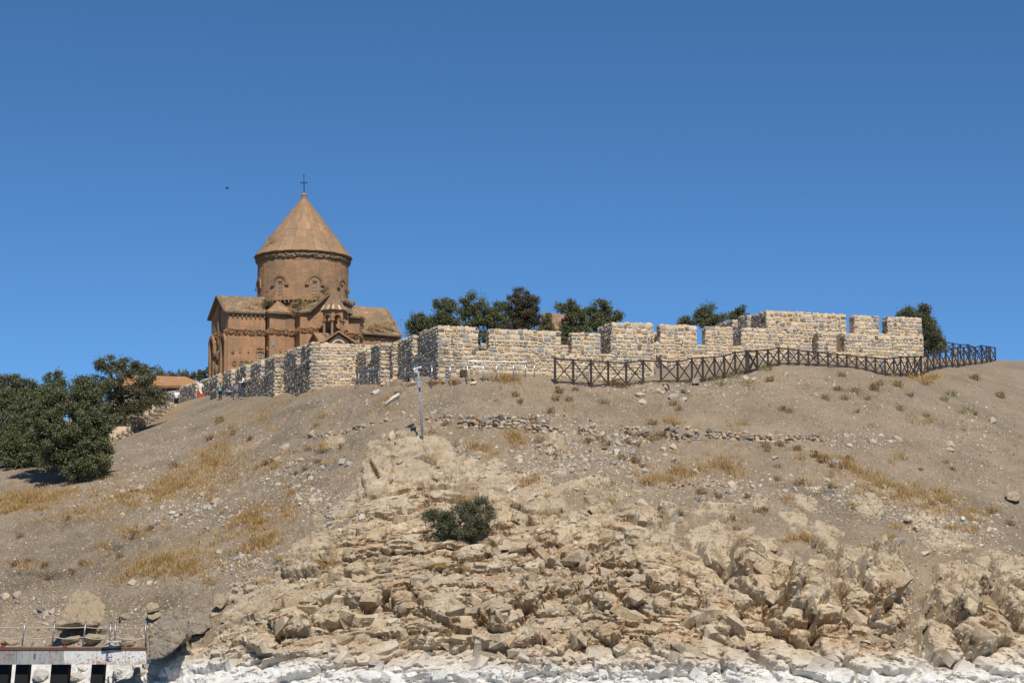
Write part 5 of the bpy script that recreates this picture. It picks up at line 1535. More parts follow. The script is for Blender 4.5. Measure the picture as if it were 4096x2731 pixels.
# ------------------------------------------------------------------ landing stage
ZP = WZ(2590, 88.0)
t = NT('weathered_white_steel')
n1_ = t.noise(1.3, 6, 0.65); n2_ = t.noise(9, 6, 0.7); n3_ = t.noise(2.2, 5, .7, src=t.vec((3.0, 1, .5)))
base_c = t.mix(t.math('MULTIPLY', t.attr('rnd'), 1.0), srgb(220, 217, 210), srgb(146, 147, 144))
base_c = t.mix(t.math('MULTIPLY', t.ramp(n3_, [(.45, 0), (.7, 1)]), t.math('ADD', .12, t.math('MULTIPLY', t.attr('rnd'), .6))), base_c, srgb(84, 82, 76))
spots = t.ramp(n2_, [(.53, 0), (.58, 1)]); area = t.ramp(n1_, [(.40, 0), (.56, 1)])
base_c = t.mix(t.math('MULTIPLY', spots, area), base_c, srgb(150, 92, 48))
low = t.ramp(t.math('SUBTRACT', ZP - .08, t.sepz()), [(.35, 0), (.62, .8)])
base_c = t.mix(t.math('MULTIPLY', t.math('MULTIPLY', low, t.ramp(t.noise(3, 5), [(.45, 0), (.6, 1)])), t.math('SUBTRACT', 1.0, t.attr('rnd'))), base_c, srgb(160, 100, 50))
t.color(base_c); t.rough(.55); M['piersteel'] = t.m
M['rust'] = flat_mat('rusty_steel', srgb(112, 66, 44), .85, var=.3, scale=9)
M['pierdeck'] = flat_mat('grey_deck', srgb(128, 124, 120), .9, var=.15)
M['pierpile'] = flat_mat('shade_black_pile', srgb(26, 25, 24), .8)  # near-black colour carries the shade under the deck
M['rope'] = flat_mat('pale_rope', srgb(188, 182, 168), .9, var=.25, scale=60)
M['steelpost'] = flat_mat('steel_post', srgb(150, 148, 146), .4, .7)
M['blue_print'] = flat_mat('faded_blue_print', srgb(58, 76, 132), .7)
M['red_print'] = flat_mat('faded_red_print', srgb(170, 66, 52), .7)
pier = thing('landing_stage', W(250, 2620, 88), 'white rust-stained steel landing stage with rope railing at the shore', 'pier')
YF = 88.0
xs = [-140, 67, 255, 387, 502, 587]
def pp(px, z, Y=YF): return Vector((WX(px, Y, 2600), Y, z))
zbot = WZ(2656, 88)
for i in range(5):
    a_, c_ = pp(xs[i] + .6, 0), pp(xs[i + 1] - .6, 0)
    mb = MB(); mb.hexa([V3(a_, zbot + .003 * i), V3(c_, zbot + .003 * i), V3(c_, zbot) + Vector((0, .25, 0)), V3(a_, zbot) + Vector((0, .25, 0))], [V3(a_, ZP - .09), V3(c_, ZP - .09), V3(c_, ZP - .09) + Vector((0, .25, 0)), V3(a_, ZP - .09) + Vector((0, .25, 0))], rnd=(.95, .85, .12, .05, 0.0)[i])
    mb.build('fascia_plate', M['piersteel'], pier)
a_, c_ = pp(-140, ZP), pp(588, ZP); fa_, fc_ = Vector((WX(-140, 94.6), 94.6, ZP)), Vector((WX(588, 90.2), 90.2, ZP))
mb = MB(); mb.hexa([a_ - UP * .2 + Vector((0, .1, 0)), c_ - UP * .2 + Vector((-.05, .1, 0)), fc_ - UP * .2, fa_ - UP * .2], [a_ + Vector((0, .1, 0)), c_ + Vector((-.05, .1, 0)), fc_, fa_]); mb.build('deck', M['pierdeck'], pier)
mb = MB(); mb.bar(a_ + Vector((0, .02, -.03)), c_ + Vector((0, .02, -.03)), .12, .11); mb.build('edge_beam', M['rust'], pier)
for (x0, x1) in ((-30, 38), (66, 116), (208, 276), (369, 417)):
    q0, q1 = pp(x0, zbot + .02, YF + .35), pp(x1, zbot + .02, YF + .35)
    mb = MB(); mb.hexa([q0 + Vector((-.25, 0, -3.6)), q1 + Vector((-.2, 0, -3.6)), q1 + Vector((-.2, .6, -3.6)), q0 + Vector((-.25, .6, -3.6))], [q0, q1, q1 + Vector((0, .6, 0)), q0 + Vector((0, .6, 0))]); mb.build('pile', M['pierpile'], pier)
heads = []
for (xt, xb, yt, yb, mid) in ((-22, -32, 2487, 2578, 0), (100, 88.5, 2487, 2578, 0), (219, 208, 2487, 2578, 0), (343, 331, 2487, 2579, 0), (443.5, 438, 2490, 2574, 0), (462.5, 457, 2488, 2579, 0), (582, 583, 2489, 2583, 0)):
    Y = float(np.interp(xb, [-140, 588], [94.4, 90.0]))
    f = W(xb, yb, Y); f.z = ZP; h = W(xt, yt, Y)
    po = MB(); po.tube([f, h], .035, 8); po.lathe(h, [(.02, -.02), (.055, .01), (.055, .06), (.02, .09)], 10); po.build('post', M['steelpost'], pier, True)
    heads.append((f, h))
for fr, sag in ((.80, .04), (.40, .10)):
    for (f0, h0), (f1, h1) in zip(heads[:-1], heads[1:]):
        p0, p1 = lerp(f0, h0, fr), lerp(f1, h1, fr)
        mb = MB(); mb.tube([lerp(p0, p1, k / 8) - UP * (sag * 4 * (k / 8) * (1 - k / 8)) for k in range(9)], .022, 6); mb.build('rope', M['rope'], pier, True)
mb = MB(); mb.tube([lerp(heads[5][0], heads[6][0], .1) + UP * .12, lerp(heads[5][0], heads[6][0], .5) + UP * .22, lerp(heads[6][0], heads[6][1], .4)], .022, 6); mb.build('rope', M['rope'], pier, True)
coil = []
cc_ = pp(452, ZP + .08, 89.3)
for k in range(60): coil.append(cc_ + Vector((.22 * math.cos(k * .6) + .15 * math.sin(k * .17), .16 * math.sin(k * .6), .10 + .10 * math.sin(k * .9))))
mb = MB(); mb.tube(coil, .028, 6); mb.build('rope_coil', M['rope'], pier, True)
mb = MB(); mb.tube([pp(0, ZP + .04, 88.4), pp(40, ZP + .06, 89), pp(75, ZP + .05, 88.5), pp(95, ZP + .07, 89.2), pp(60, ZP + .05, 89.4), pp(25, ZP + .06, 88.8)], .026, 6); mb.build('rope_coil', M['rope'], pier, True)
for px in (12, 259):
    c_ = pp(px, ZP, 88.25); mb = MB(); mb.lathe(c_, [(.10, -.05), (.09, .16), (.13, .18), (.13, .24)], 12); mb.build('mooring_bollard', M['rust'], pier, False)
mb = MB(); mb.tube([pp(407, ZP - .05, 87.93), pp(484, ZP + .05, 87.93)], .08, 10); mb.build('rubber_fender', M['blackplastic'], pier, True)
def logo(px, s_, full):
    c_ = pp(px, WZ(2625, 88), YF - .008); U = Vector((1, 0, 0))
    mb = MB()
    for rr_ in (1.0, .55):
        prev = None
        for k in range(15):
            a = R(75 + (200 if full else 150) * k / 14)
            p = c_ + U * (s_ * rr_ * .62 * math.cos(a) + s_ * .1) + UP * (s_ * math.sin(a))
            if prev: mb.bar(prev, p, .03 * s_ / .2, .012, up=Vector((0, 1, 0)))
            prev = p
    for z in (.45, .0, -.45):
        w_ = .55 * math.sqrt(1 - z * z)
        mb.bar(c_ + U * (-w_ * s_) + UP * (z * s_), c_ + U * (.30 if z < .4 else .1) * s_ + UP * (z * s_), .012, .02 * s_ / .2, up=UP)
    if full: mb.bar(c_ + U * -.1 * s_ + UP * -.98 * s_, c_ + U * .75 * s_ + UP * -.88 * s_, .012, .03, up=UP); mb.bar(c_ + U * -.1 * s_ + UP * -.1 * s_, c_ + U * .95 * s_ + UP * -.06 * s_, .012, .025, up=UP)
    mb.build('globe_emblem', M['blue_print'], pier)
    if full:
        mb = MB(); mb.bar(c_ + U * -.05 + UP * -.10, c_ + U * .04 + UP * -.12, .012, .035, up=UP); mb.bar(c_ + U * .12 + UP * .05, c_ + U * .17 + UP * .05, .012, .02, up=UP); mb.build('emblem_mark', M['red_print'], pier)
logo(434, .195, True); logo(141, .12, False)
# ------------------------------------------------------------------ trees and bushes
def leaf_mat(name, dark, light, rough=.45):
    t = NT(name)
    r = t.attr('rnd')
    c = t.ramp(r, [(0.0, dark), (.55, tuple((a + b) / 2 for a, b in zip(dark, light))), (1.0, light)])
    t.color(c); t.rough(rough); t.b.inputs['Specular IOR Level'].default_value = .35
    tr = t.node('ShaderNodeBsdfTranslucent'); t.link(t.mix(1.0, c, (1.3, 1.5, .7, 1), 'MULTIPLY'), tr.inputs['Color'])
    mx = t.node('ShaderNodeMixShader'); mx.inputs[0].default_value = .22
    t.link(t.b.outputs[0], mx.inputs[1]); t.link(tr.outputs[0], mx.inputs[2]); t.link(mx.outputs[0], t.out.inputs['Surface'])
    return t.m
M['leaf'] = leaf_mat('almond_leaf', srgb(62, 70, 46), srgb(130, 130, 92))
M['leaf_olive'] = leaf_mat('olive_leaf', srgb(64, 69, 50), srgb(132, 128, 98))
M['leaf_brown'] = leaf_mat('dull_brownish_leaf', srgb(62, 60, 46), srgb(112, 102, 80), .6)
M['leaf_dry'] = leaf_mat('dry_grey_leaf', srgb(84, 82, 60), srgb(138, 130, 96), .7)
M['bark'] = flat_mat('dark_bark', srgb(62, 52, 44), .95, var=.25, scale=4, bump=.4)

def leaves_mesh(name, C, size, mat, rng, aspect=.5, updir=.25):
    """one small folded leaf (two triangles) per centre"""
    n = len(C)
    d = rng.normal(size=(n, 3)); d[:, 2] += updir; d /= np.linalg.norm(d, axis=1)[:, None]
    e = rng.normal(size=(n, 3)); e -= d * (e * d).sum(1)[:, None]; e /= np.linalg.norm(e, axis=1)[:, None]
    nn = np.cross(d, e)
    L = size * rng.uniform(.6, 1.35, n)[:, None]; Wd = L * aspect
    v = np.empty((n, 4, 3))
    v[:, 0] = C - d * L * .5; v[:, 2] = C + d * L * .5
    v[:, 1] = C + e * Wd * .5 + nn * Wd * .18; v[:, 3] = C - e * Wd * .5 + nn * Wd * .18
    f = np.arange(n * 4).reshape(n, 4)
    return mesh_from(name, v.reshape(-1, 3), f, mat, False, {'rnd': ('FACE', rng.random(n))})

def tree(name, label, cat, foot, lobes, Y, n_leaf, mat='leaf', leaf=.17, trunk=.16, fork=None, seed=1, clump=.42, group=None, fill=.55, stems=None, cl_per=None):
    """lobes: (px, py, rx, ry, dY) ellipsoids of the crown in the picture's plane at distance Y"""
    rng = np.random.default_rng(seed); rg = random.Random(seed)
    root = thing(name, foot, label, cat, group)
    k = Y / FPX
    cs, rs, ar = [], [], []
    for (px, py, rx, ry, dy) in lobes:
        cs.append(np.array(W(px, py, Y + dy))); rs.append(np.array([rx * k, (rx + ry) * .5 * k * .9, ry * k])); ar.append(rx * ry)
    ar = np.array(ar, float); ar /= ar.sum()
    P = []; clumps = []
    vol = [4.19 * r.prod() for r in rs]
    for c, r, a in zip(cs, rs, ar):
        m = max(5, int((cl_per or 26) * (r.prod() ** (2 / 3)) / clump ** 2 * .12))
        u = rng.normal(size=(m, 3)); u /= np.linalg.norm(u, axis=1)[:, None]
        rad = rng.uniform(fill ** 3, 1, m) ** (1 / 3.0)
        cc = c + u * rad[:, None] * r
        clumps.append(cc)
        ncl = n_leaf * a / m
        for q in cc:
            cnt = max(4, int(ncl * rng.uniform(.5, 1.6))); s = clump * rng.uniform(.55, 1.15)
            P.append(q + rng.normal(size=(cnt, 3)) * s * np.array([.5, .5, .42]))
    P = np.concatenate(P)
    obj('crown', leaves_mesh('crown', P, leaf, M[mat], rng), root)
    mb = MB(); foot = Vector(foot)
    forks = [fork] if fork is not None else [foot + (Vector(tuple(np.mean(cs, axis=0))) - foot) * .35]
    fk = Vector(forks[0])
    bend = Vector((rg.uniform(-.1, .1), 0, 0))
    for st in (stems or [(foot, fk)]):
        a, b = Vector(st[0]), Vector(st[1]); mid = lerp(a, b, .5) + bend
        mb.tube([a - UP * .4, a + UP * .05, mid, b], [trunk * 1.25, trunk * 1.1, trunk * .85, trunk * .7], 8)
    mb.build('trunk', M['bark'], root, True)
    br = MB()
    for ci, (c, cc) in enumerate(zip(cs, clumps)):
        c = Vector(tuple(c)); s0 = fk
        if stems: s0 = min((Vector(st[1]) for st in stems), key=lambda q: (q - c).length)
        m1 = lerp(s0, c, .5) + Vector((rg.uniform(-.2, .2), rg.uniform(-.2, .2), rg.uniform(-.15, .1)))
        br.tube([s0, m1, c], [trunk * .62, trunk * .42, trunk * .25], 6)
        for q in cc[:: max(1, len(cc) // 14)]:
            q = Vector(tuple(q)); s1 = lerp(m1, c, rg.uniform(.2, 1))
            br.tube([s1, lerp(s1, q, .55) + Vector((0, 0, .06)), q], [trunk * .18, trunk * .11, trunk * .05], 4, caps=False)
    br.build('branches', M['bark'], root, True)
    return root

YO = 146.0
of = W(490, 1732, YO); of.z = min(of.z, drop(of.x, of.y)[0].z)
tree('olive_tree', 'dark spreading tree with a forked bare trunk beside the stair', 'tree', of,
     [(430, 1450, 44, 42, 0), (505, 1462, 48, 40, .4), (395, 1540, 66, 60, 0), (470, 1530, 80, 60, -.6), (560, 1560, 60, 55, .2), (610, 1585, 48, 32, 0), (430, 1620, 62, 45, -.3), (530, 1620, 62, 34, .4), (585, 1510, 40, 36, 1), (640, 1600, 26, 24, .2), (560, 1640, 34, 26, -.2), (500, 1665, 30, 22, 0), (430, 1672, 50, 40, -.3), (380, 1650, 50, 50, -.3)],
     YO, 30000, 'leaf_olive', leaf=.15, trunk=.24, seed=11, clump=.42,
     stems=[(of, W(478, 1690, YO)), (W(482, 1706, YO), W(446, 1650, YO)), (W(446, 1650, YO), W(470, 1600, YO)), (W(490, 1700, YO), W(500, 1640, YO))])
YB = 122.0
bf = W(300, 1900, YB); bf.z = drop(bf.x, bf.y)[0].z
tree('bushy_tree', 'broad dense tree in the front of the left thicket, shading the slope under it', 'tree', bf,
     [(290, 1575, 90, 66, 0), (210, 1610, 100, 70, .5), (360, 1590, 60, 56, 0), (140, 1680, 80, 70, 0), (420, 1700, 44, 50, 0), (350, 1640, 86, 66, 0), (270, 1700, 120, 80, -1), (180, 1710, 90, 76, -.4), (360, 1740, 80, 66, -.4), (330, 1820, 86, 64, -1.2), (240, 1800, 80, 60, -1), (400, 1800, 50, 46, -.6), (290, 1880, 70, 44, -1.4), (200, 1850, 60, 40, -1.2), (370, 1850, 70, 50, -1.2), (250, 1760, 120, 90, -1.2), (390, 1690, 56, 50, .2), (330, 1545, 44, 36, .4), (170, 1780, 60, 50, -.4)],
     YB, 68000, 'leaf', leaf=.14, trunk=.2, seed=12, clump=.42)
f_ = W(30, 1840, 137); f_.z = drop(f_.x, f_.y)[0].z
tree('bushy_tree', 'dense green tree at the left edge of the picture, lower part', 'tree', f_,
     [(20, 1650, 90, 76, 0), (100, 1690, 76, 70, .3), (170, 1650, 70, 70, 0), (150, 1750, 80, 70, 0), (190, 1580, 50, 46, 0), (120, 1620, 70, 60, 0), (-60, 1700, 90, 100, 0), (40, 1750, 84, 66, -.5), (90, 1780, 54, 48, -.4), (0, 1810, 66, 36, -.7), (40, 1600, 60, 44, .5)], 137, 44000, 'leaf', leaf=.145, trunk=.2, seed=13)
f_ = hit(70, 1868)[0]
tree('bushy_tree', 'low spreading green tree filling the gap at the left edge below the taller trees', 'tree', f_,
     [(20, 1790, 70, 50, 0), (90, 1780, 66, 56, 0), (150, 1770, 56, 56, 0), (60, 1830, 60, 34, -.3), (130, 1820, 50, 36, -.3), (-20, 1830, 50, 40, 0), (180, 1700, 50, 50, .4), (200, 1800, 40, 40, 0)], f_.y, 24000, 'leaf', leaf=.14, trunk=.14, seed=19)
f_ = W(70, 1760, 152); f_.z = drop(f_.x, f_.y)[0].z
tree('bushy_tree', 'grey-green tree at the left edge of the picture, with the uneven top against the sky', 'tree', f_,
     [(40, 1545, 66, 44, 0), (-20, 1560, 66, 66, 0), (110, 1560, 56, 50, 0), (60, 1600, 90, 60, 0), (150, 1600, 50, 44, 0)], 152, 18000, 'leaf_olive', leaf=.15, trunk=.17, seed=14)
f_ = W(220, 1720, 156); f_.z = drop(f_.x, f_.y)[0].z
tree('bushy_tree', 'pointed little tree top rising behind the broad front tree', 'tree', f_,
     [(210, 1520, 34, 32, 0), (235, 1540, 28, 30, 0), (200, 1570, 50, 40, 0), (260, 1600, 46, 40, 0), (170, 1590, 36, 30, 0)], 156, 9000, 'leaf', leaf=.15, trunk=.12, seed=15)
f_ = W(590, 1640, 176); f_.z = drop(f_.x, f_.y)[0].z
tree('bushy_tree', 'green tree behind the spreading one, just above the orange roof', 'tree', f_,
     [(545, 1480, 34, 28, 0), (590, 1488, 34, 24, 0), (628, 1494, 26, 26, 0), (560, 1520, 50, 26, 0)], 203, 4000, 'leaf', leaf=.22, trunk=.14, seed=16)
for i, (a, b, mt, lb) in enumerate(((640, 740, 'leaf_dry', 'sparse greyish bush line above the middle of the orange roof'), (735, 800, 'leaf_dry', 'sparse thin bush above the right end of the orange roof'), (795, 850, 'leaf_olive', 'green bush against the foot of the church corner'))):
    m_ = (a + b) / 2
    f_ = W(m_, 1560, 213)
    tree('bush', lb, 'bush', Vector((f_.x, f_.y, min(f_.z, gz(f_.x, f_.y)))), [(a + (b - a) * k / 4, 1506 - 8 * (k % 2) - (6 if i == 2 else 0), 15, 17 + 4 * (i == 2), 0) for k in range(5)], 213, 900 if mt == 'leaf_dry' else 1500, mt, leaf=.22, trunk=.05, seed=17 + i, clump=.3)

def bt(lb, lobes, Y, n, mat, seed, leaf=.125, trunk=.13, name='tree', clump=.4, fx=None, fill=.5):
    px = fx or sum(l[0] for l in lobes) / len(lobes)
    n = int(n * 2.5); lobes = [(l[0], l[1], l[2] * 1.1, l[3] * 1.1, l[4]) for l in lobes]
    p = W(px, 1400, Y); f = Vector((p.x, Y, gz(p.x, Y)))
    tree(name, lb, 'tree', f, lobes, Y, n, mat, leaf=leaf, trunk=trunk, seed=seed, clump=clump, group='trees behind the walls', fill=fill)
bt('dark green tree nearest the church behind the curtain wall, with a low drooping left arm', [(1765, 1225, 42, 40, 0), (1800, 1250, 40, 50, 0), (1740, 1265, 40, 40, 0), (1665, 1290, 28, 34, 0), (1690, 1310, 46, 30, 0), (1780, 1310, 60, 40, 0), (1645, 1325, 18, 20, 0), (1722, 1300, 40, 34, .3)], 143, 8000, 'leaf', 21)
bt('dark green tree in the middle of the three behind the curtain wall', [(1900, 1212, 42, 32, 0), (1855, 1230, 26, 36, 0), (1930, 1250, 46, 46, 0), (1880, 1280, 56, 50, 0), (1980, 1240, 30, 36, 0), (1950, 1310, 60, 44, 0), (1960, 1360, 40, 40, -.5), (1985, 1285, 40, 40, 0)], 146, 9500, 'leaf', 22)
bt('brownish grey rounded tree, tallest behind the curtain wall', [(2090, 1185, 36, 36, 0), (2060, 1220, 50, 44, 0), (2115, 1225, 46, 48, 0), (2085, 1270, 70, 52, 0), (2050, 1300, 50, 40, 0), (2120, 1300, 46, 40, 0)], 152, 9000, 'leaf_brown', 23, leaf=.13, clump=.34)
bt('small pale bush climbing in front of the chapel gable', [(2190, 1275, 14, 16, 0), (2178, 1300, 26, 22, 0), (2200, 1320, 20, 14, 0)], 158, 1100, 'leaf_dry', 24, leaf=.15, trunk=.05, clump=.28)
bt('left one of the two green trees right of the chapel', [(2270, 1240, 34, 32, 0), (2310, 1235, 28, 30, 0), (2285, 1285, 52, 44, 0), (2262, 1330, 34, 36, 0), (2310, 1320, 34, 34, 0), (2268, 1372, 24, 26, -.4)], 140, 7500, 'leaf', 25)
bt('right one of the two green trees right of the chapel, one arm reaching out', [(2400, 1232, 42, 28, 0), (2365, 1260, 34, 34, 0), (2430, 1258, 34, 24, 0), (2395, 1285, 52, 34, 0), (2470, 1258, 16, 20, 0), (2350, 1305, 40, 30, 0), (2440, 1290, 20, 16, 0)], 144, 6500, 'leaf', 26)
bt('small loose tree above the set-back wall', [(2830, 1238, 24, 26, 0), (2805, 1262, 28, 24, 0), (2850, 1265, 40, 26, 0), (2835, 1290, 44, 24, 0), (2892, 1266, 16, 12, 0)], 148, 3600, 'leaf', 27, fill=.3)
bt('low thin shrub top above the set-back wall', [(2745, 1282, 16, 14, 0), (2730, 1295, 14, 12, 0), (2762, 1296, 14, 14, 0)], 148, 900, 'leaf_olive', 28, trunk=.06, clump=.3)
bt('small tree top beside the left flank of the upper tower', [(2965, 1240, 18, 16, 0), (2945, 1258, 24, 18, 0), (2975, 1262, 16, 20, 0), (2925, 1263, 12, 8, 0)], 150, 1800, 'leaf', 29, trunk=.08, clump=.3)
bt('dense green tree at the right end of the upper wall', [(3690, 1252, 24, 24, 0), (3640, 1258, 44, 24, 0), (3680, 1290, 56, 36, 0), (3715, 1320, 44, 34, 0), (3690, 1350, 60, 34, 0), (3735, 1360, 44, 34, 0), (3720, 1395, 60, 26, 0)], 149, 10500, 'leaf_olive', 30)
sp_, n_ = hit(1830, 2165)
tree('shrub', 'dark green rounded shrub growing alone on the rocks in the middle', 'shrub', sp_,
     [(1770, 2075, 60, 40, 0), (1880, 2030, 66, 34, .2), (1930, 2025, 44, 30, .3), (1850, 2080, 90, 50, -.2), (1790, 2095, 46, 34, -.1), (1910, 2080, 56, 40, 0), (1850, 2130, 60, 30, -.3), (1960, 2055, 24, 26, .2), (1730, 2065, 34, 26, 0), (1760, 2120, 40, 26, -.2), (1900, 2120, 40, 26, -.2)], sp_.y + .3, 22000, 'leaf_olive', leaf=.08, trunk=.06, seed=41, clump=.24)
g_ = hit(150, 1845)[0]
tree('bush', 'low green bush on the slope under the left trees', 'bush', g_, [(140, 1825, 26, 18, 0), (165, 1830, 22, 16, 0), (128, 1838, 16, 12, 0)], g_.y, 1000, 'leaf', leaf=.15, trunk=.05, seed=42, clump=.25)
# plants rooted on the church
def cplant(px, py, Y, rx, ry, n, mat, lb, seed, leaf=.13):
    f = W(px, py + ry, Y)
    tree('wall_plant', lb, 'plant', f, [(px, py, rx, ry, 0), (px - rx * .4, py + ry * .3, rx * .7, ry * .6, 0), (px + rx * .4, py + ry * .35, rx * .6, ry * .6, 0)], Y, n, mat, leaf=leaf, trunk=.02, seed=seed, clump=.22)
cplant(1075, 1205, 184.6, 28, 26, 500, 'leaf_dry', 'greyish bush rooted at the drum foot above the left church roof', 51)
cplant(1303, 1165, 184.6, 20, 18, 420, 'leaf_dry', 'pale green bush on the church roof beside the lantern spire', 52)
cplant(1195, 1212, 183.6, 24, 18, 330, 'leaf_dry', 'dry grey plant under the drum cornice between the two roofs', 53)

# ------------------------------------------------------------------ dry grass, thistles
t = NT('dry_grass_blades'); r_ = t.attr('rnd')
t.color(t.ramp(r_, [(0.0, srgb(128, 103, 68)), (.35, srgb(166, 137, 92)), (.7, srgb(194, 164, 116)), (1.0, srgb(170, 132, 78))])); t.rough(.8); M['grass'] = t.m
t = NT('golden_grass_blades'); r_ = t.attr('rnd')
t.color(t.ramp(r_, [(0.0, srgb(136, 102, 58)), (.5, srgb(170, 132, 76)), (1.0, srgb(192, 156, 98))])); t.rough(.8); M['golden'] = t.m
t = NT('brown_thistle'); r_ = t.attr('rnd')
t.color(t.ramp(r_, [(0.0, srgb(92, 70, 46)), (.5, srgb(134, 104, 66)), (1.0, srgb(164, 130, 84))])); t.rough(.85); M['thistle'] = t.m
t = NT('pale_green_weed'); r_ = t.attr('rnd')
t.color(t.ramp(r_, [(0.0, srgb(112, 110, 70)), (1.0, srgb(164, 156, 108))])); t.rough(.85); M['weed'] = t.m

def blades(C, nb, L, wd, spread, rng, lean=.5):
    """C: tuft feet (n,3) -> triangles"""
    n = len(C); k = n * nb
    base = np.repeat(C, nb, 0) + np.c_[rng.normal(size=(k, 2)) * spread, np.zeros(k)]
    d = np.c_[rng.normal(size=(k, 2)) * lean, np.ones(k)]; d /= np.linalg.norm(d, axis=1)[:, None]
    l = (L * rng.uniform(.45, 1.25, k))[:, None]
    a = rng.uniform(0, 2 * np.pi, k); s = np.c_[np.cos(a), np.sin(a), np.zeros(k)] * wd * .5
    v = np.empty((k, 3, 3)); v[:, 0] = base - s - [0, 0, .04]; v[:, 1] = base + s - [0, 0, .04]; v[:, 2] = base + d * l
    return v.reshape(-1, 3), np.arange(k * 3).reshape(k, 3), rng.random(k)

rng = np.random.default_rng(5)
for _ in range(110):      # small patches between the larger ones
    qx, qy = (rng.uniform(250, 1350), rng.uniform(1640, 2330)) if rng.random() < .62 else (rng.uniform(1500, 4050), rng.uniform(1560, 2120))
    GRASS.append((qx, qy, rng.uniform(16, 50), rng.uniform(8, 20), -15 if qx < 1400 else 10, rng.uniform(.4, 1.0)))
def terr_pt(px, py):
    r = BVH.ray_cast(Vector((0, 0, CAMZ)), ray(px, py).normalized(), 400)[0]
    return r
feet = []
for (px, py, rx, ry, an, den) in GRASS:
    c_, s_ = math.cos(R(an)), math.sin(R(an))
    n = int(rx * ry * math.pi / 52 * den)
    for _ in range(n):
        rr = min(1.25, abs(rng.normal()) * .62); a = rng.uniform(0, 2 * math.pi)
        u, v = rr * math.cos(a) * rx, rr * math.sin(a) * ry
        p = terr_pt(px + u * c_ - v * s_, py + u * s_ + v * c_)
        if p is not None and p.y < 130: feet.append(tuple(p))
feet = np.array(feet)
# clump the feet: keep where a noise field is high
kp = fbm(feet[:, 0] / .9, feet[:, 1] / .9, 3, 8) > -.12
feet = feet[kp]
V_, F_, R_ = blades(feet, 12, .31, .024, .14, rng, .6)
obj('dry_grass', mesh_from('dry_grass', V_, F_, M['grass'], False, {'rnd': ('FACE', R_)}), kind='stuff', label='straw-coloured dry grass in patches over the slope')
# thin scatter of straw everywhere on the soil
sc = []
for _ in range(5200):
    p = terr_pt(rng.uniform(-20, 4116), rng.uniform(1500, 2560))
    if p is not None and p.y < 128: sc.append(tuple(p))
V_, F_, R_ = blades(np.array(sc), 6, .24, .03, .10, rng, .6)
obj('dry_grass', mesh_from('dry_grass', V_, F_, M['grass'], False, {'rnd': ('FACE', R_)}), kind='stuff', label='sparse dry straws scattered between the stones')

REG = [('on the bank just under the brown fence', 2500, 1480, 4200, 1620), ('on the bank just under the silver handrail', 1400, 1480, 2500, 1600), ('on the path bank below the visitors', 600, 1560, 1400, 1720),
       ('around the terrace wall remains', 1250, 1600, 3350, 1800), ('on the bare slope at the right edge', 3350, 1620, 4200, 1880), ('in the straw and scree patch on the right', 3300, 1880, 4200, 2120),
       ('between the straw patches at the right middle', 2350, 1800, 3300, 2010), ('above the shrub on the stony spur', 1560, 1800, 2350, 2050), ('left of the pale rock spur', 1100, 1720, 1560, 2120),
       ('on the stony straw slope at the left', 380, 1720, 1100, 2120), ('below the left thicket', -100, 1880, 380, 2180), ('among the golden grass at the left middle', 760, 2120, 1400, 2400), ('on the dark soil at the lower left', -100, 2120, 760, 2420),
       ('above the landing stage', -100, 2420, 1000, 2700), ('on the lower cliff at the right', 2600, 2010, 4200, 2700)]
def region(px, py):
    for nm, x0, y0, x1, y1 in REG:
        if x0 <= px <= x1 and y0 <= py <= y1: return nm
    return 'on the cliff in the middle'
def tuft_mesh(kind, seed):
    rg = np.random.default_rng(seed)
    if kind == 'golden':
        v, f, r = blades(np.zeros((1, 3)), 150, .34, .03, .26, rg, .75); return mesh_from('tuft', v, f, M['golden'], False, {'rnd': ('FACE', r)})
    if kind == 'weed':
        v, f, r = blades(np.zeros((1, 3)), 110, .42, .03, .22, rg, .6); return mesh_from('tuft', v, f, M['weed'], False, {'rnd': ('FACE', r)})
    v, f, r = blades(np.zeros((1, 3)), 50, .48, .032, .16, rg, .7)
    v2, f2, r2 = blades(np.c_[rg.normal(size=(26, 2)) * .16, rg.uniform(.06, .34, 26)], 4, .12, .035, .02, rg, 1.4)
    return mesh_from('tuft', np.concatenate([v, v2]), np.concatenate([f, f2 + len(v)]), M['thistle'], False, {'rnd': ('FACE', np.r_[r, r2])})
TM = {k: [tuft_mesh(k, 60 + i) for i in range(4)] for k in ('golden', 'weed', 'thistle')}
def put_tuft(kind, px, py, size, label, name, group):
    r, n = hit(px, py)
    if r is None or r.y > 135: return
    o = bpy.data.objects.new(name, TM[kind][int(rng.integers(4))]); COL.objects.link(o)
    s_ = size * r.y / FPX / .72
    o.location = r; o.rotation_euler = (rng.uniform(-.1, .1), rng.uniform(-.1, .1), rng.uniform(0, 6.28)); o.scale = (s_, s_, s_ * rng.uniform(.8, 1.1))
    tag(o, label + ' ' + region(px, py), 'dry plant', group + ' ' + region(px, py), 'thing')
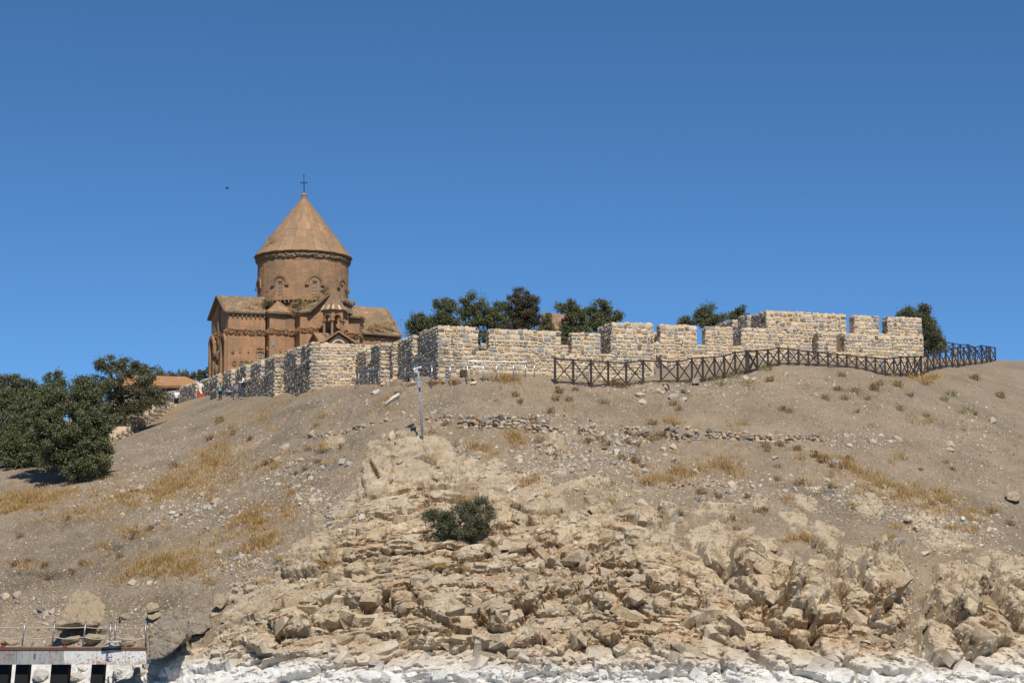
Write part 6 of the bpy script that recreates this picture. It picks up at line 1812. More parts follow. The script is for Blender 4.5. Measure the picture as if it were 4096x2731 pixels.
GOLD = [(2020, 1515, 60), (2060, 1518, 50), (1985, 1520, 40), (1780, 1528, 36), (1010, 2080, 70), (1060, 2085, 60), (960, 2075, 50), (1150, 2060, 46), (1050, 2160, 70), (1000, 2185, 60), (1090, 2140, 50), (1430, 2005, 34), (1490, 2000, 34),
        (1420, 2065, 34), (2050, 1738, 46), (2090, 1770, 40), (2115, 1925, 56), (2090, 1945, 40), (2215, 2055, 46), (2400, 2050, 40), (2195, 1985, 36), (2420, 2160, 34), (3180, 2150, 60), (3215, 2155, 50), (3140, 2165, 40), (3800, 2110, 40),
        (3580, 2110, 46), (3500, 2180, 40), (3560, 2150, 44), (3980, 2040, 40), (3740, 1990, 40), (3420, 2025, 30), (3140, 1995, 40), (2965, 2160, 40), (3780, 2215, 34), (3860, 2205, 30), (1560, 2200, 36), (1760, 2265, 40), (1865, 2270, 46), (1300, 1780, 30), (1930, 1805, 46), (1985, 1815, 36), (3690, 1515, 60), (3640, 1510, 44), (3560, 1502, 40), (4000, 1448, 40), (110, 2010, 50), (60, 2040, 50), (230, 1980, 50), (20, 2000, 60), (60, 1985, 56), (140, 1980, 56), (190, 2000, 50), (90, 2030, 60), (20, 2050, 50), (300, 1965, 44), (160, 2035, 46), (640, 1940, 44), (560, 1960, 40), (780, 1890, 44), (870, 1860, 44), (700, 1960, 40), (620, 2250, 50), (700, 2240, 46), (560, 2270, 44), (760, 2280, 44)]
for a in GOLD: put_tuft('golden', a[0], a[1], a[2], 'golden cushion of dried grass', 'golden_grass_tuft', 'golden grass cushions')
WEED = [(2920, 1510, 60), (2950, 1490, 56), (2880, 1540, 60), (2850, 1520, 50), (2990, 1530, 40), (3065, 1480, 54), (3080, 1465, 44), (2755, 1530, 36), (2680, 1530, 34), (2410, 1610, 40), (3800, 1580, 56), (3770, 1600, 44), (3870, 1640, 50), (3840, 1650, 44), (3700, 1665, 40), (3850, 1720, 34), (2985, 1545, 36), (2310, 1500, 34), (2420, 1530, 34), (2330, 1508, 30), (3780, 1850, 34)]
for a in WEED: put_tuft('weed', a[0], a[1], a[2], 'pale green dry weed', 'dry_weed', 'pale green weeds')
TH_ = [(2235, 1570, 50), (2225, 1600, 46), (2275, 1605, 44), (2060, 1585, 44), (2080, 1610, 34), (2460, 1535, 44), (2490, 1550, 40), (2300, 1560, 34), (2700, 1620, 40), (2715, 1640, 34), (3080, 1525, 44), (3365, 1505, 40), (3350, 1560, 44), (3420, 1570, 40), (3500, 1560, 60), (3520, 1540, 44), (3590, 1545, 50), (3700, 1540, 44), (3640, 1585, 40),
       (3380, 1600, 44), (3300, 1595, 40), (3430, 1650, 30), (3470, 1600, 36), (3130, 1640, 44), (3160, 1650, 36), (3900, 1520, 60), (3960, 1530, 54), (4050, 1560, 50), (4000, 1590, 50), (3600, 1640, 36), (1590, 1580, 40), (1730, 1540, 44), (1820, 1535, 44), (1785, 1700, 40), (1900, 1690, 50), (2140, 1680, 44), (2200, 1650, 46), (2610, 1700, 50), (2620, 1760, 60), (2650, 1745, 50),
       (2350, 1770, 46), (2400, 1765, 60), (2430, 1780, 46), (2510, 1775, 46), (2550, 1785, 44), (2160, 1770, 50), (2200, 1790, 40), (2490, 1840, 50), (2540, 1850, 50), (2570, 1870, 40), (3060, 1790, 50), (3070, 1805, 40), (3120, 1785, 44), (3190, 1800, 54), (3260, 1830, 60), (3290, 1850, 60), (3330, 1870, 50), (3110, 1920, 40), (3110, 1870, 36), (3210, 1940, 60), (3320, 1950, 50), (3390, 1840, 46), (3900, 1660, 36),
       (1360, 1790, 36), (1230, 1800, 36), (1290, 1870, 40), (1270, 1850, 36), (1080, 1850, 44), (1060, 1860, 40), (1180, 1900, 40), (1220, 1880, 36), (1240, 1910, 36), (3730, 2020, 40), (3680, 1880, 30), (3810, 1880, 30), (2720, 2060, 50), (2870, 1990, 46), (2800, 1975, 50), (2930, 2080, 46), (2940, 2120, 40), (2990, 1990, 36), (3040, 2050, 46), (3060, 2040, 36), (2640, 2070, 44), (3960, 2050, 40), (4040, 2100, 40), (480, 2230, 40), (540, 2140, 44), (600, 2120, 44), (330, 2255, 40), (60, 2260, 50), (110, 2250, 46), (180, 2265, 44), (290, 2290, 40), (190, 2320, 46), (270, 2080, 40), (80, 2150, 40), (880, 1690, 50), (840, 1760, 50), (930, 1740, 44), (770, 1730, 44), (700, 1870, 50), (1000, 1760, 44)]
for a in TH_: put_tuft('thistle', a[0], a[1], a[2], 'brown dried thistle clump', 'dry_thistle', 'brown thistle clumps')
# grass growing on the church roofs
cg = []
for (px, py, Y, dx, dy, n) in ((1015, 1236, 184.0, 30, 10, 26), (1040, 1218, 185.2, 24, 14, 30), (1180, 1225, 184.0, 24, 14, 36), (1262, 1190, 183.6, 20, 10, 30), (1215, 1215, 183.4, 26, 14, 26), (1085, 950, 187.0, 14, 8, 12), (1515, 1300, 187.0, 30, 12, 40), (1560, 1290, 188, 26, 14, 34), (1480, 1312, 186.6, 16, 9, 20), (1010, 1220, 185, 30, 10, 14)):
    for _ in range(n):
        q = W(px + rng.normal() * dx * .6, py + rng.normal() * dy * .6, Y); cg.append((q.x, q.y, q.z - .12))
V_, F_, R_ = blades(np.array(cg), 9, .34, .035, .10, rng, .6)
roof_grass = obj('roof_grass', mesh_from('roof_grass', V_, F_, M['grass'], False, {'rnd': ('FACE', R_)}), church, kind='stuff')
# ------------------------------------------------------------------ loose rocks
def rock_geo(seed, npt, flat=.7, boxy=.6):
    """angular stone: convex hull of a few points"""
    rg = np.random.default_rng(seed)
    P = rg.normal(size=(npt, 3)); P /= np.linalg.norm(P, axis=1)[:, None]
    q = np.abs(P).max(1, keepdims=True); P = P * ((1 - boxy) + boxy / q) * rg.uniform(.78, 1.0, (npt, 1))
    P = P * np.array([1, rg.uniform(.65, .95), flat]) * .5
    bm = bmesh.new()
    for p in P: bm.verts.new(p)
    bmesh.ops.convex_hull(bm, input=bm.verts)
    for v in [v for v in bm.verts if not v.link_faces]: bm.verts.remove(v)
    bm.verts.index_update()
    V = np.array([v.co[:] for v in bm.verts]); F = np.array([[v.index for v in f.verts] for f in bm.faces]); bm.free()
    return V, F
ROCK_S = [rock_geo(200 + i, 11, .5 + .07 * (i % 5), .3 + .07 * (i % 4)) for i in range(12)]
ROCK_M = [rock_geo(220 + i, 18, .5 + .08 * (i % 5), .3 + .1 * (i % 4)) for i in range(10)]
M_ROCK = [mesh_from('rock', v, f, M['slope_rock'], False) for v, f in ROCK_M]
M_DRY = [mesh_from('stone', v, f, M['dry_stone'], False) for v, f in ROCK_M + [rock_geo(260 + i, 16, .7, .5) for i in range(10)]]

def aligned(n, rg, tilt=.25):
    z = (Vector(n) + Vector((rg.normal() * tilt, rg.normal() * tilt, 0))).normalized()
    return z.to_track_quat('Z', 'Y') @ Quaternion((0, 0, 1), rg.uniform(0, 6.28))
rg = np.random.default_rng(17)
# --- 300 largest, each a thing
CL = [(760, 2060, 260, 60, 30), (1180, 1900, 120, 60, 16), (1280, 2010, 130, 50, 14), (1010, 2240, 90, 60, 12), (2200, 1840, 220, 60, 26), (2500, 1850, 220, 60, 26), (2450, 1760, 160, 40, 14), (3400, 1970, 260, 60, 30), (3800, 2090, 230, 70, 34), (2950, 1950, 180, 50, 14), (3450, 1760, 160, 40, 12), (2650, 1560, 200, 30, 12), (2860, 1545, 120, 24, 10),
      (1750, 1660, 160, 50, 10), (3900, 1700, 160, 120, 16), (250, 2480, 220, 60, 14), (600, 2470, 90, 50, 8), (1400, 1620, 240, 60, 10), (2100, 1680, 250, 24, 14), (620, 1960, 220, 60, 18), (3200, 1560, 300, 60, 10), (2700, 1980, 300, 60, 14)]
spots = []
BIG = [(3100, 1832, 34), (3340, 1850, 40), (3590, 1760, 40), (3800, 1780, 40), (3800, 1800, 36), (3970, 1690, 44), (3730, 1530, 20), (2780, 1890, 40), (2785, 2000, 40), (2690, 2080, 58), (2560, 2020, 60), (2120, 2000, 50), (2080, 1850, 40), (2100, 1905, 36), (2110, 1900, 30), (2130, 1900, 34), (2200, 1800, 40), (2470, 1810, 40), (2530, 1810, 46), (2690, 1790, 40), (2730, 1600, 40), (2560, 1585, 44), (2570, 1610, 36), (2695, 1590, 50), (2740, 1570, 44),
       (2985, 1515, 36), (3015, 1520, 26), (3140, 1500, 36), (1500, 1575, 40), (1560, 1530, 34), (1600, 1530, 36), (1650, 1535, 36), (1600, 1850, 40), (1570, 1745, 50), (1535, 1745, 30), (1250, 1740, 46), (1145, 1790, 44), (1370, 1850, 40), (1395, 1860, 44), (1340, 1870, 50), (1080, 1840, 34), (1250, 1960, 30), (1450, 2070, 36), (1320, 2100, 30), (870, 2010, 46), (830, 2030, 40), (560, 1960, 40), (490, 1965, 36), (520, 1970, 40), (390, 2420, 44), (170, 2440, 46), (180, 2460, 40), (210, 2445, 36), (70, 2380, 40), (20, 2390, 50),
       (530, 2330, 40), (550, 2345, 30), (630, 2330, 44), (600, 2335, 34), (3600, 2170, 56), (3700, 2215, 44), (3790, 2225, 30), (1765, 1905, 44), (1890, 1990, 40), (2140, 1985, 40), (2050, 1960, 50)]
for b in BIG: spots.append((b[0], b[1], b[2]))
for (px, py, rx, ry, n) in CL:
    for _ in range(n): spots.append((px + rg.normal() * rx * .55, py + rg.normal() * ry * .55, rg.uniform(14, 32) * (1.35 if rg.random() < .15 else 1)))
cnt = 0
for (px, py, s_) in spots:
    if cnt >= 298: break
    p, n = hit(px, py)
    if p is None or p.y > 135: continue
    k = int(rg.integers(10))
    o = bpy.data.objects.new('rock', M_ROCK[k]); COL.objects.link(o)
    q = s_ * p.y / FPX * 1.15
    o.location = p + n * q * .06; o.rotation_mode = 'QUATERNION'; o.rotation_quaternion = aligned(n, rg); o.scale = (q, q * rg.uniform(.8, 1.1), q * rg.uniform(.8, 1.15))
    where = region(px, py)
    tag(o, 'loose limestone rock ' + where, 'rock', 'loose rocks ' + where, 'thing'); cnt += 1
# --- the smaller ones as one mesh
def scatter(name, pts, sizes, mat, label, geo=ROCK_S, sink=.03):
    V, F, Rr = [], [], []; b = 0
    for (p, n), s_ in zip(pts, sizes):
        v, f = geo[int(rg.integers(len(geo)))]
        m = np.array(aligned(n, rg, .4).to_matrix())
        V.append((v * s_ * rg.uniform(.7, 1.25, 3)) @ m.T + np.array(p + n * s_ * sink)); F.append(f + b); b += len(v); Rr.append(np.full(len(f), rg.random()))
    return obj(name, mesh_from(name, np.concatenate(V), np.concatenate(F), mat, False, {'rnd': ('FACE', np.concatenate(Rr))}), kind='stuff', label=label)
pts, sz = [], []
def ascatter(n, fpx, fpy, lo, hi, power=2.2):
    for _ in range(n):
        p, nn = hit(fpx(), fpy())
        if p is None or p.y > 150: continue
        pts.append((p, nn)); sz.append(lo + (hi - lo) * rg.random() ** power)
ascatter(12000, lambda: rg.uniform(-30, 4126), lambda: rg.uniform(1440, 2600), .035, .17, 2.6)
for (px, py, rx, ry, n) in CL:
    ascatter(int(n * 17), lambda: px + rg.normal() * rx * .6, lambda: py + rg.normal() * ry * .6, .05, .27, 1.8)
ascatter(7000, lambda: rg.uniform(-30, 1500), lambda: rg.uniform(1600, 2600), .04, .15, 2.2)
for (px, py, rx, ry, n) in ((600, 1990, 320, 45, 260), (3560, 2040, 300, 60, 420), (3900, 2150, 200, 60, 260), (1150, 1960, 140, 90, 200), (2250, 1860, 300, 60, 260), (420, 1880, 120, 60, 160), (700, 1790, 150, 60, 200), (900, 2250, 160, 70, 220), (3640, 2380, 26, 120, 120), (200, 2440, 240, 60, 160), (480, 2560, 160, 40, 120), (560, 1900, 130, 60, 140), (850, 1900, 200, 80, 300), (620, 1800, 200, 60, 260), (800, 1720, 160, 40, 160), (1050, 1760, 160, 70, 200), (2000, 1690, 320, 40, 300), (2450, 1740, 250, 40, 260), (3950, 1850, 160, 200, 240)):
    ascatter(n, lambda: px + rg.normal() * rx * .6, lambda: py + rg.normal() * ry * .6, .05, .22, 1.6)
scatter('small_stones', pts, sz, M['slope_rock'], 'small stones strewn over the slope')
pts, sz = [], []
ascatter(1100, lambda: rg.uniform(900, 4110), lambda: rg.uniform(2200, 2600), .08, .34, 2.0)
pts = [(p, n) for p, n in pts]
scatter('rock_rubble', pts, sz, M['cliff_rubble'], 'broken rubble lodged on the rocky lower cliff', ROCK_M, .02)

# --- angular blocks of the fractured bedrock, half sunk in the cliff
def block_geo(seed):
    r_ = np.random.default_rng(seed)
    P = np.array([(x, y, z) for x in (-1, 1) for y in (-1, 1) for z in (-1, 1)], float) * r_.uniform(.35, 1.0, (8, 3)) * np.array([1, .9, .9])
    P = np.concatenate([P, r_.uniform(-1, 1, (5, 3)) * np.array([1.15, 1.0, 1.1])]) * .5
    bm = bmesh.new()
    for p in P: bm.verts.new(p)
    bmesh.ops.convex_hull(bm, input=bm.verts)
    for v in [v for v in bm.verts if not v.link_faces]: bm.verts.remove(v)
    bm.verts.index_update()
    V = np.array([v.co[:] for v in bm.verts]); F = np.array([[v.index for v in f.verts] for f in bm.faces]); bm.free()
    return V, F
BLK = [block_geo(900 + i) for i in range(24)]
V, F, A_p, A_s, A_g = [], [], [], [], []; b = 0
xr = [500, 1400, 2000, 2500, 4100]; dr = [-12, -6, 9, 30, 35]
n_try = 0; n_ok = 0
while n_ok < 1500 and n_try < 12000:
    n_try += 1
    px, py = rg.uniform(520, 4130), rg.uniform(1800, 2731)
    lim = float(np.interp(px, RB[:, 0], RB[:, 1]))
    dep = py - lim
    if dep < 20 or rg.random() > (0.25 + 0.75 * min(1, dep / 260)) * float(np.interp(px, [2500, 3000], [1.0, .4])): continue
    if abs(px - float(np.interp(py, [2200, 2300, 2420, 2520, 2560, 2600], [3590, 3625, 3655, 3640, 3600, 3570]))) < 46 and py < 2640: continue
    if py > 2640 and rg.random() < .6: continue
    p, n = hit(px, py)
    if p is None or p.y > 112: continue
    s_ = .14 + .75 * rg.random() ** 2.6
    if px > 2700: s_ *= 1.2
    dip = R(float(np.interp(px, xr, dr)) + rg.normal() * 12)
    ax = Vector((math.cos(dip), 0, -math.sin(dip)))
    zz = (Vector(n) + Vector((rg.normal() * .22, rg.normal() * .22, .45))).normalized()
    ax = (ax - zz * ax.dot(zz)).normalized(); ay = zz.cross(ax)
    m = np.array([list(ax * s_ * rg.uniform(.9, 1.9)), list(ay * s_ * rg.uniform(.7, 1.1)), list(zz * s_ * rg.uniform(.4, .8))])
    v, f = BLK[int(rg.integers(24))]
    V.append(v @ m + np.array(p - Vector(n) * s_ * .22)); F.append(f + b); b += len(v); n_ok += 1
    A_p.append(np.full(len(v), rg.uniform(.01, 1))); A_s.append(np.full(len(v), max(0, rg.normal() * .3 + .1))); A_g.append(np.full(len(v), rg.random() * (1.0 if px < 2700 else .5)))
V = np.concatenate(V); one = np.ones(len(V))
obj('bedrock_blocks', mesh_from('bedrock_blocks', V, np.concatenate(F), M['ground'], False, {'rock': ('POINT', one), 'massive': ('POINT', one), 'piece': ('POINT', np.concatenate(A_p)), 'stain': ('POINT', np.concatenate(A_s)), 'grey': ('POINT', np.concatenate(A_g)),
    'tone': ('POINT', one * .2), 'tint': ('POINT', one * 0), 'litter': ('POINT', one * 0)}), kind='stuff', label='broken angular limestone blocks covering the lower cliff')

# ------------------------------------------------------------------ remains of dry-stone terrace walls
def dry_wall(label, x0, y0, x1, y1, rows, size, seed, gapp=.0):
    r_ = np.random.default_rng(seed)
    a = hit(x0, y0)[0]; b = hit(x1, y1)[0]
    root = thing('dry_stone_wall', a, label, 'stone wall', 'terrace wall remains')
    L = abs(x1 - x0); k = 0
    for row in range(rows):
        x = r_.uniform(0, size * .4)
        end = L * (1 - .12 * row * r_.random())
        while x < end:
            s_ = size * r_.uniform(.75, 1.35)
            t_ = x / L
            px, py = x0 + (x1 - x0) * t_, y0 + (y1 - y0) * t_ + r_.normal() * 2.5
            if r_.random() > gapp * (row + 1) / rows:
                p, n = hit(px, py)
                if p is not None:
                    w_ = s_ * p.y / FPX
                    o = bpy.data.objects.new('stone', M_DRY[int(r_.integers(20))]); COL.objects.link(o)
                    o.rotation_mode = 'QUATERNION'; o.rotation_quaternion = Quaternion((0, 0, 1), r_.normal() * .5) @ Quaternion((1, 0, 0), r_.normal() * .3) @ Quaternion((0, 1, 0), r_.normal() * .25)
                    o.scale = (w_ * 1.12, w_ * 1.2, w_ * r_.uniform(.95, 1.3))
                    o.location = p + Vector((0, .12 * row + .05, size * .62 * p.y / FPX * (row + .30)))
                    put_under(o, root)
            x += s_ * .92
        k += 1
DW = [('short low stone row left of the lamp post foot', 1256, 1752, 1345, 1740, 2, 19, .2), ('tumbled stone row just left of the lamp post', 1375, 1735, 1570, 1680, 2, 18, .4), ('loose stone row just right of the lamp post', 1690, 1690, 1830, 1672, 2, 18, .5),
      ('longest and highest terrace wall remnant, right of the lamp post', 1835, 1712, 2105, 1712, 4, 23, .35), ('well stacked terrace wall piece below the silver handrail end', 2112, 1730, 2262, 1735, 4, 22, .2), ('small terrace wall piece below the left end of the brown fence', 2318, 1736, 2388, 1736, 3, 22, .2),
      ('dark gappy terrace wall piece in the middle of the slope', 2508, 1752, 2622, 1756, 4, 22, .3), ('dense curved terrace wall piece with many fitted stones', 2668, 1760, 2802, 1762, 5, 21, .1), ('long thin terrace wall with three courses', 2838, 1752, 3120, 1770, 3, 20, .15), ('right-hand end piece of the long thin terrace wall', 3125, 1768, 3296, 1762, 3, 19, .15),
      ('stone edging along the foot of the silver handrail', 1500, 1545, 1960, 1520, 1, 24, .3), ('curved line of stones edging the straw patch at the left', 130, 2065, 420, 2000, 1, 17, .3), ('row of stones edging the grass on the right middle slope', 2640, 1955, 2940, 1945, 2, 16, .3)]
for i, (lb, x0, y0, x1, y1, rows, size, gp) in enumerate(DW): dry_wall(lb, x0, y0, x1, y1, rows, size, 300 + i, gp)

# ------------------------------------------------------------------ boulders that stand out
t = NT('boulder_limestone')
c = t.ramp(t.noise(1.4, 6, .65), [(.3, srgb(166, 146, 118)), (.5, srgb(184, 164, 134)), (.7, srgb(150, 140, 124))])
c = t.mix(t.ramp(t.noise(7, 6, .7), [(.45, 0), (.7, .6)]), c, srgb(134, 124, 108))
c = t.mix(t.ramp(t.noise(2.3, 4, .6), [(.58, 0), (.72, .6)]), c, srgb(176, 134, 90))
v_ = t.noise(2.6, 3, .5, dist=1.6); c = t.mix(t.ramp(v_, [(.488, 0), (.5, .6), (.512, 0)]), c, srgb(206, 194, 172))
t.color(c); t.rough(.95); t.bump(t.math('ADD', t.noise(5, 7, .7), t.noise(18, 5, .7)), 1.0, .09); M['boulder'] = t.m
t = NT('grey_boulder_limestone')
c = t.ramp(t.noise(1.6, 6, .65), [(.3, srgb(132, 124, 112)), (.5, srgb(158, 146, 128)), (.72, srgb(186, 166, 136))])
c = t.mix(t.ramp(t.noise(8, 6, .7), [(.45, 0), (.7, .6)]), c, srgb(112, 108, 102)); t.color(c); t.rough(.95)
t.bump(t.math('ADD', t.noise(5, 7, .7), t.noise(18, 5, .7)), 1.0, .09); M['grey_boulder'] = t.m
def hull_rock(name, label, pts, mat, cuts=4, amp=.10, seed=0, cat='boulder', group=None, freq=1.2):
    bm = bmesh.new()
    for p in pts: bm.verts.new(p)
    r = bmesh.ops.convex_hull(bm, input=bm.verts)
    bmesh.ops.delete(bm, geom=list({g for g in r['geom_unused'] + r['geom_interior'] if isinstance(g, bmesh.types.BMVert)}), context='VERTS')
    bmesh.ops.bevel(bm, geom=bm.edges[:], offset=.05, segments=1, affect='EDGES', clamp_overlap=True)
    bmesh.ops.triangulate(bm, faces=bm.faces)
    for _ in range(cuts):
        le = [e for e in bm.edges if e.calc_length() > .10]
        if not le: break
        bmesh.ops.subdivide_edges(bm, edges=le, cuts=1); bmesh.ops.triangulate(bm, faces=[f for f in bm.faces if len(f.verts) > 3])
    bm.normal_update()
    co = np.array([v.co[:] for v in bm.verts]); no = np.array([v.normal[:] for v in bm.verts])
    a, b = co[:, 0] + co[:, 1] * .6, co[:, 2] * 1.1 + co[:, 1] * .5
    h, e, f1, _ = facet(a / freq + 3 * seed, b / (freq * .6) + seed, 40 + seed)
    h2_, e2_, *_r = facet(a / .35 + seed, b / .25, 60 + seed)
    d = amp * (1.1 * h + .5 * h2_ - .6 * sstep(.10, 0, e) + .5 * fbm(a / .4, b / .4, 3, seed))
    for v, dd, nn in zip(bm.verts, d, no): v.co += Vector(nn) * float(dd)
    me = bpy.data.meshes.new(name); bm.to_mesh(me); bm.free(); me.materials.append(M[mat])
    o = obj(name, me); tag(o, label, cat, group, 'thing'); return o
def ppts(lst): return [W(*p) for p in lst]
q = hit(330, 2540)[0].y
hull_rock('boulder', 'big pale tilted slab boulder with a shaded overhang above the landing stage', ppts([(207, 2508, q - 1.3), (262, 2430, q - .4), (300, 2356, q + .5), (345, 2362, q + .7), (455, 2425, q + .6), (440, 2470, q - .3), (372, 2502, q - 1.3), (300, 2482, q - 1.7), (230, 2500, q - 1.6),
      (240, 2520, q + .5), (360, 2520, q + .8), (455, 2490, q + 1.5), (330, 2420, q + 2.2)]), 'boulder', seed=1)
q = hit(680, 2650)[0].y
hull_rock('boulder', 'large grey angular boulder standing behind the end of the landing stage', ppts([(592, 2560, q - .6), (618, 2500, q - .2), (668, 2440, q + .3), (700, 2436, q + .4), (748, 2480, q + .2), (762, 2545, q - .2), (735, 2560, q - 1.2), (690, 2600, q - 1.4), (600, 2638, q - 1.2), (640, 2632, q - 1.4), (592, 2620, q - .6), (700, 2600, q + 1.4), (620, 2520, q + 1.6), (750, 2520, q + 1.4)]), 'grey_boulder', seed=2)
q = hit(800, 2530)[0].y
hull_rock('boulder', 'grey blocky boulder leaning beside the large angular one', ppts([(752, 2470, q - .2), (775, 2450, q), (835, 2460, q), (848, 2510, q - .4), (800, 2535, q - .8), (758, 2540, q - .7), (760, 2480, q + 1), (840, 2480, q + 1)]), 'grey_boulder', seed=3)
q = hit(880, 2440)[0].y
hull_rock('boulder', 'upright pointed brown rock at the edge of the cliff', ppts([(848, 2400, q), (862, 2368, q), (895, 2372, q + .1), (906, 2395, q), (888, 2440, q - .3), (852, 2420, q - .3), (870, 2400, q + .5), (893, 2400, q + .5)]), 'boulder', seed=4, amp=.04)
q = hit(610, 2480)[0].y
hull_rock('boulder', 'pale stacked block between the slab and the grey boulder, upper one', ppts([(580, 2418, q), (630, 2408, q), (640, 2430, q - .2), (600, 2442, q - .5), (582, 2436, q - .3), (600, 2420, q + .7), (636, 2420, q + .6)]), 'boulder', seed=5, amp=.04)
hull_rock('boulder', 'pale stacked block between the slab and the grey boulder, lower one', ppts([(585, 2448, q), (632, 2440, q), (652, 2460, q - .2), (610, 2482, q - .5), (588, 2470, q - .4), (600, 2455, q + .7), (640, 2455, q + .6)]), 'boulder', seed=6, amp=.05)
q = hit(4045, 2000)[0].y
hull_rock('boulder', 'single dark-sided boulder at the right edge of the slope', ppts([(4018, 1975, q), (4030, 1958, q), (4070, 1960, q), (4086, 1990, q - .2), (4070, 2006, q - .5), (4025, 1998, q - .5), (4030, 1970, q + .6), (4075, 1975, q + .6)]), 'boulder', seed=7, amp=.04)
q = hit(2785, 1540)[0].y
hull_rock('boulder', 'dark reddish block with a hole under it below the brown fence', ppts([(2768, 1512, q - .1), (2796, 1508, q), (2800, 1530, q - .2), (2772, 1536, q - .3), (2768, 1530, q - .2), (2775, 1512, q + .5), (2796, 1512, q + .5)]), 'grey_boulder', seed=8, amp=.02)
q = hit(1628, 1526)[0].y
hull_rock('boulder', 'black stone among the pale edging stones by the silver handrail', ppts([(1614, 1512, q), (1636, 1508, q), (1641, 1524, q - .1), (1616, 1527, q - .2), (1616, 1512, q + .3), (1638, 1512, q + .3)]), 'blackplastic', seed=9, amp=.015, cuts=2)
for i, (cx, cy, rx, ry, m, lb) in enumerate(((285, 2552, 50, 20, 'boulder', 'tan boulder under the overhang of the slab, left part'), (385, 2548, 56, 24, 'boulder', 'tan boulder under the overhang of the slab, right part'), (52, 2560, 44, 22, 'boulder', 'rounded tan boulder behind the left part of the landing stage railing'), (115, 2575, 40, 14, 'boulder', 'low tan boulder behind the first railing posts'), (205, 2575, 26, 14, 'boulder', 'small tan boulder behind the second railing post'),
      (520, 2560, 36, 26, 'boulder', 'tan boulder left of the big grey boulder behind the railing end'), (500, 2470, 30, 20, 'boulder', 'tan fractured block right of the slab'), (478, 2690, 34, 26, 'white_rock', 'white shore block under the right end of the landing stage'), (560, 2690, 36, 30, 'white_rock', 'white shore block just right of the last pile'), (530, 2720, 34, 20, 'white_rock', 'flat white shore block at the bottom edge by the last pile'), (610, 2700, 30, 30, 'white_rock', 'white shore block below the big grey boulder'), (440, 2720, 30, 20, 'white_rock', 'small white shore block beside the last pile'), (310, 2700, 44, 30, 'white_rock', 'white shore block seen between the piles, right gap'), (165, 2700, 44, 30, 'white_rock', 'white shore block seen between the piles, left gap'), (335, 2670, 30, 16, 'white_rock', 'grey white block between the piles under the fascia'))):
    p, n = hit(cx, cy + ry * .5)
    r_ = np.random.default_rng(500 + i); k = p.y / FPX
    P = []
    for _ in range(16):
        d = r_.normal(size=3); d /= np.linalg.norm(d); P.append(p + Vector((d[0] * rx * k * 1.05, d[1] * rx * k * .8, d[2] * ry * k * 1.1 + ry * k * .3)))
    hull_rock('boulder', lb, P, m, seed=20 + i, amp=.035, freq=.6)
# ------------------------------------------------------------------ people
M['skin'] = flat_mat('skin', srgb(176, 128, 100), .6, var=.05)
M['hair'] = flat_mat('dark_hair', srgb(34, 28, 26), .6)
M['greyhair'] = flat_mat('dark_greying_hair', srgb(58, 54, 52), .6)
def cloth(name, c): M[name] = flat_mat(name, c, .85, var=.10, scale=9); return M[name]
cloth('white_shirt', srgb(222, 222, 226)); cloth('cream_tunic', srgb(206, 200, 188)); cloth('rust_skirt', srgb(160, 66, 44)); cloth('black_trousers', srgb(34, 34, 36)); cloth('navy_vest', srgb(32, 34, 46)); cloth('jeans', srgb(58, 70, 96)); cloth('teal_shirt', srgb(70, 190, 200)); cloth('dark_jacket', srgb(40, 40, 52)); cloth('red_cap', srgb(204, 48, 30)); cloth('grey_scarf', srgb(150, 146, 138)); cloth('dark_shoe', srgb(40, 36, 36)); cloth('grey_shoe', srgb(150, 150, 152))

def skin_mesh(name, joints, bones, mat, sub=1, root=0):
    me = bpy.data.meshes.new(name)
    names = list(joints)
    me.from_pydata([joints[k][0] for k in names], [(names.index(a), names.index(b)) for a, b in bones], [])
    o = bpy.data.objects.new(name + '_build', me); COL.objects.link(o)
    m = o.modifiers.new('s', 'SKIN'); m.use_smooth_shade = True
    sv = me.skin_vertices[0].data
    for i, k in enumerate(names):
        r = joints[k][1]; sv[i].radius = r if hasattr(r, '__len__') else (r, r)
        sv[i].use_root = (i == root)
    if sub: o.modifiers.new('u', 'SUBSURF').levels = sub
    dg = bpy.context.evaluated_depsgraph_get(); dg.update()
    res = bpy.data.meshes.new_from_object(o.evaluated_get(dg))
    bpy.data.objects.remove(o); bpy.data.meshes.remove(me)
    res.name = name; res.materials.clear(); res.materials.append(mat)
    res.polygons.foreach_set('use_smooth', [True] * len(res.polygons))
    return res

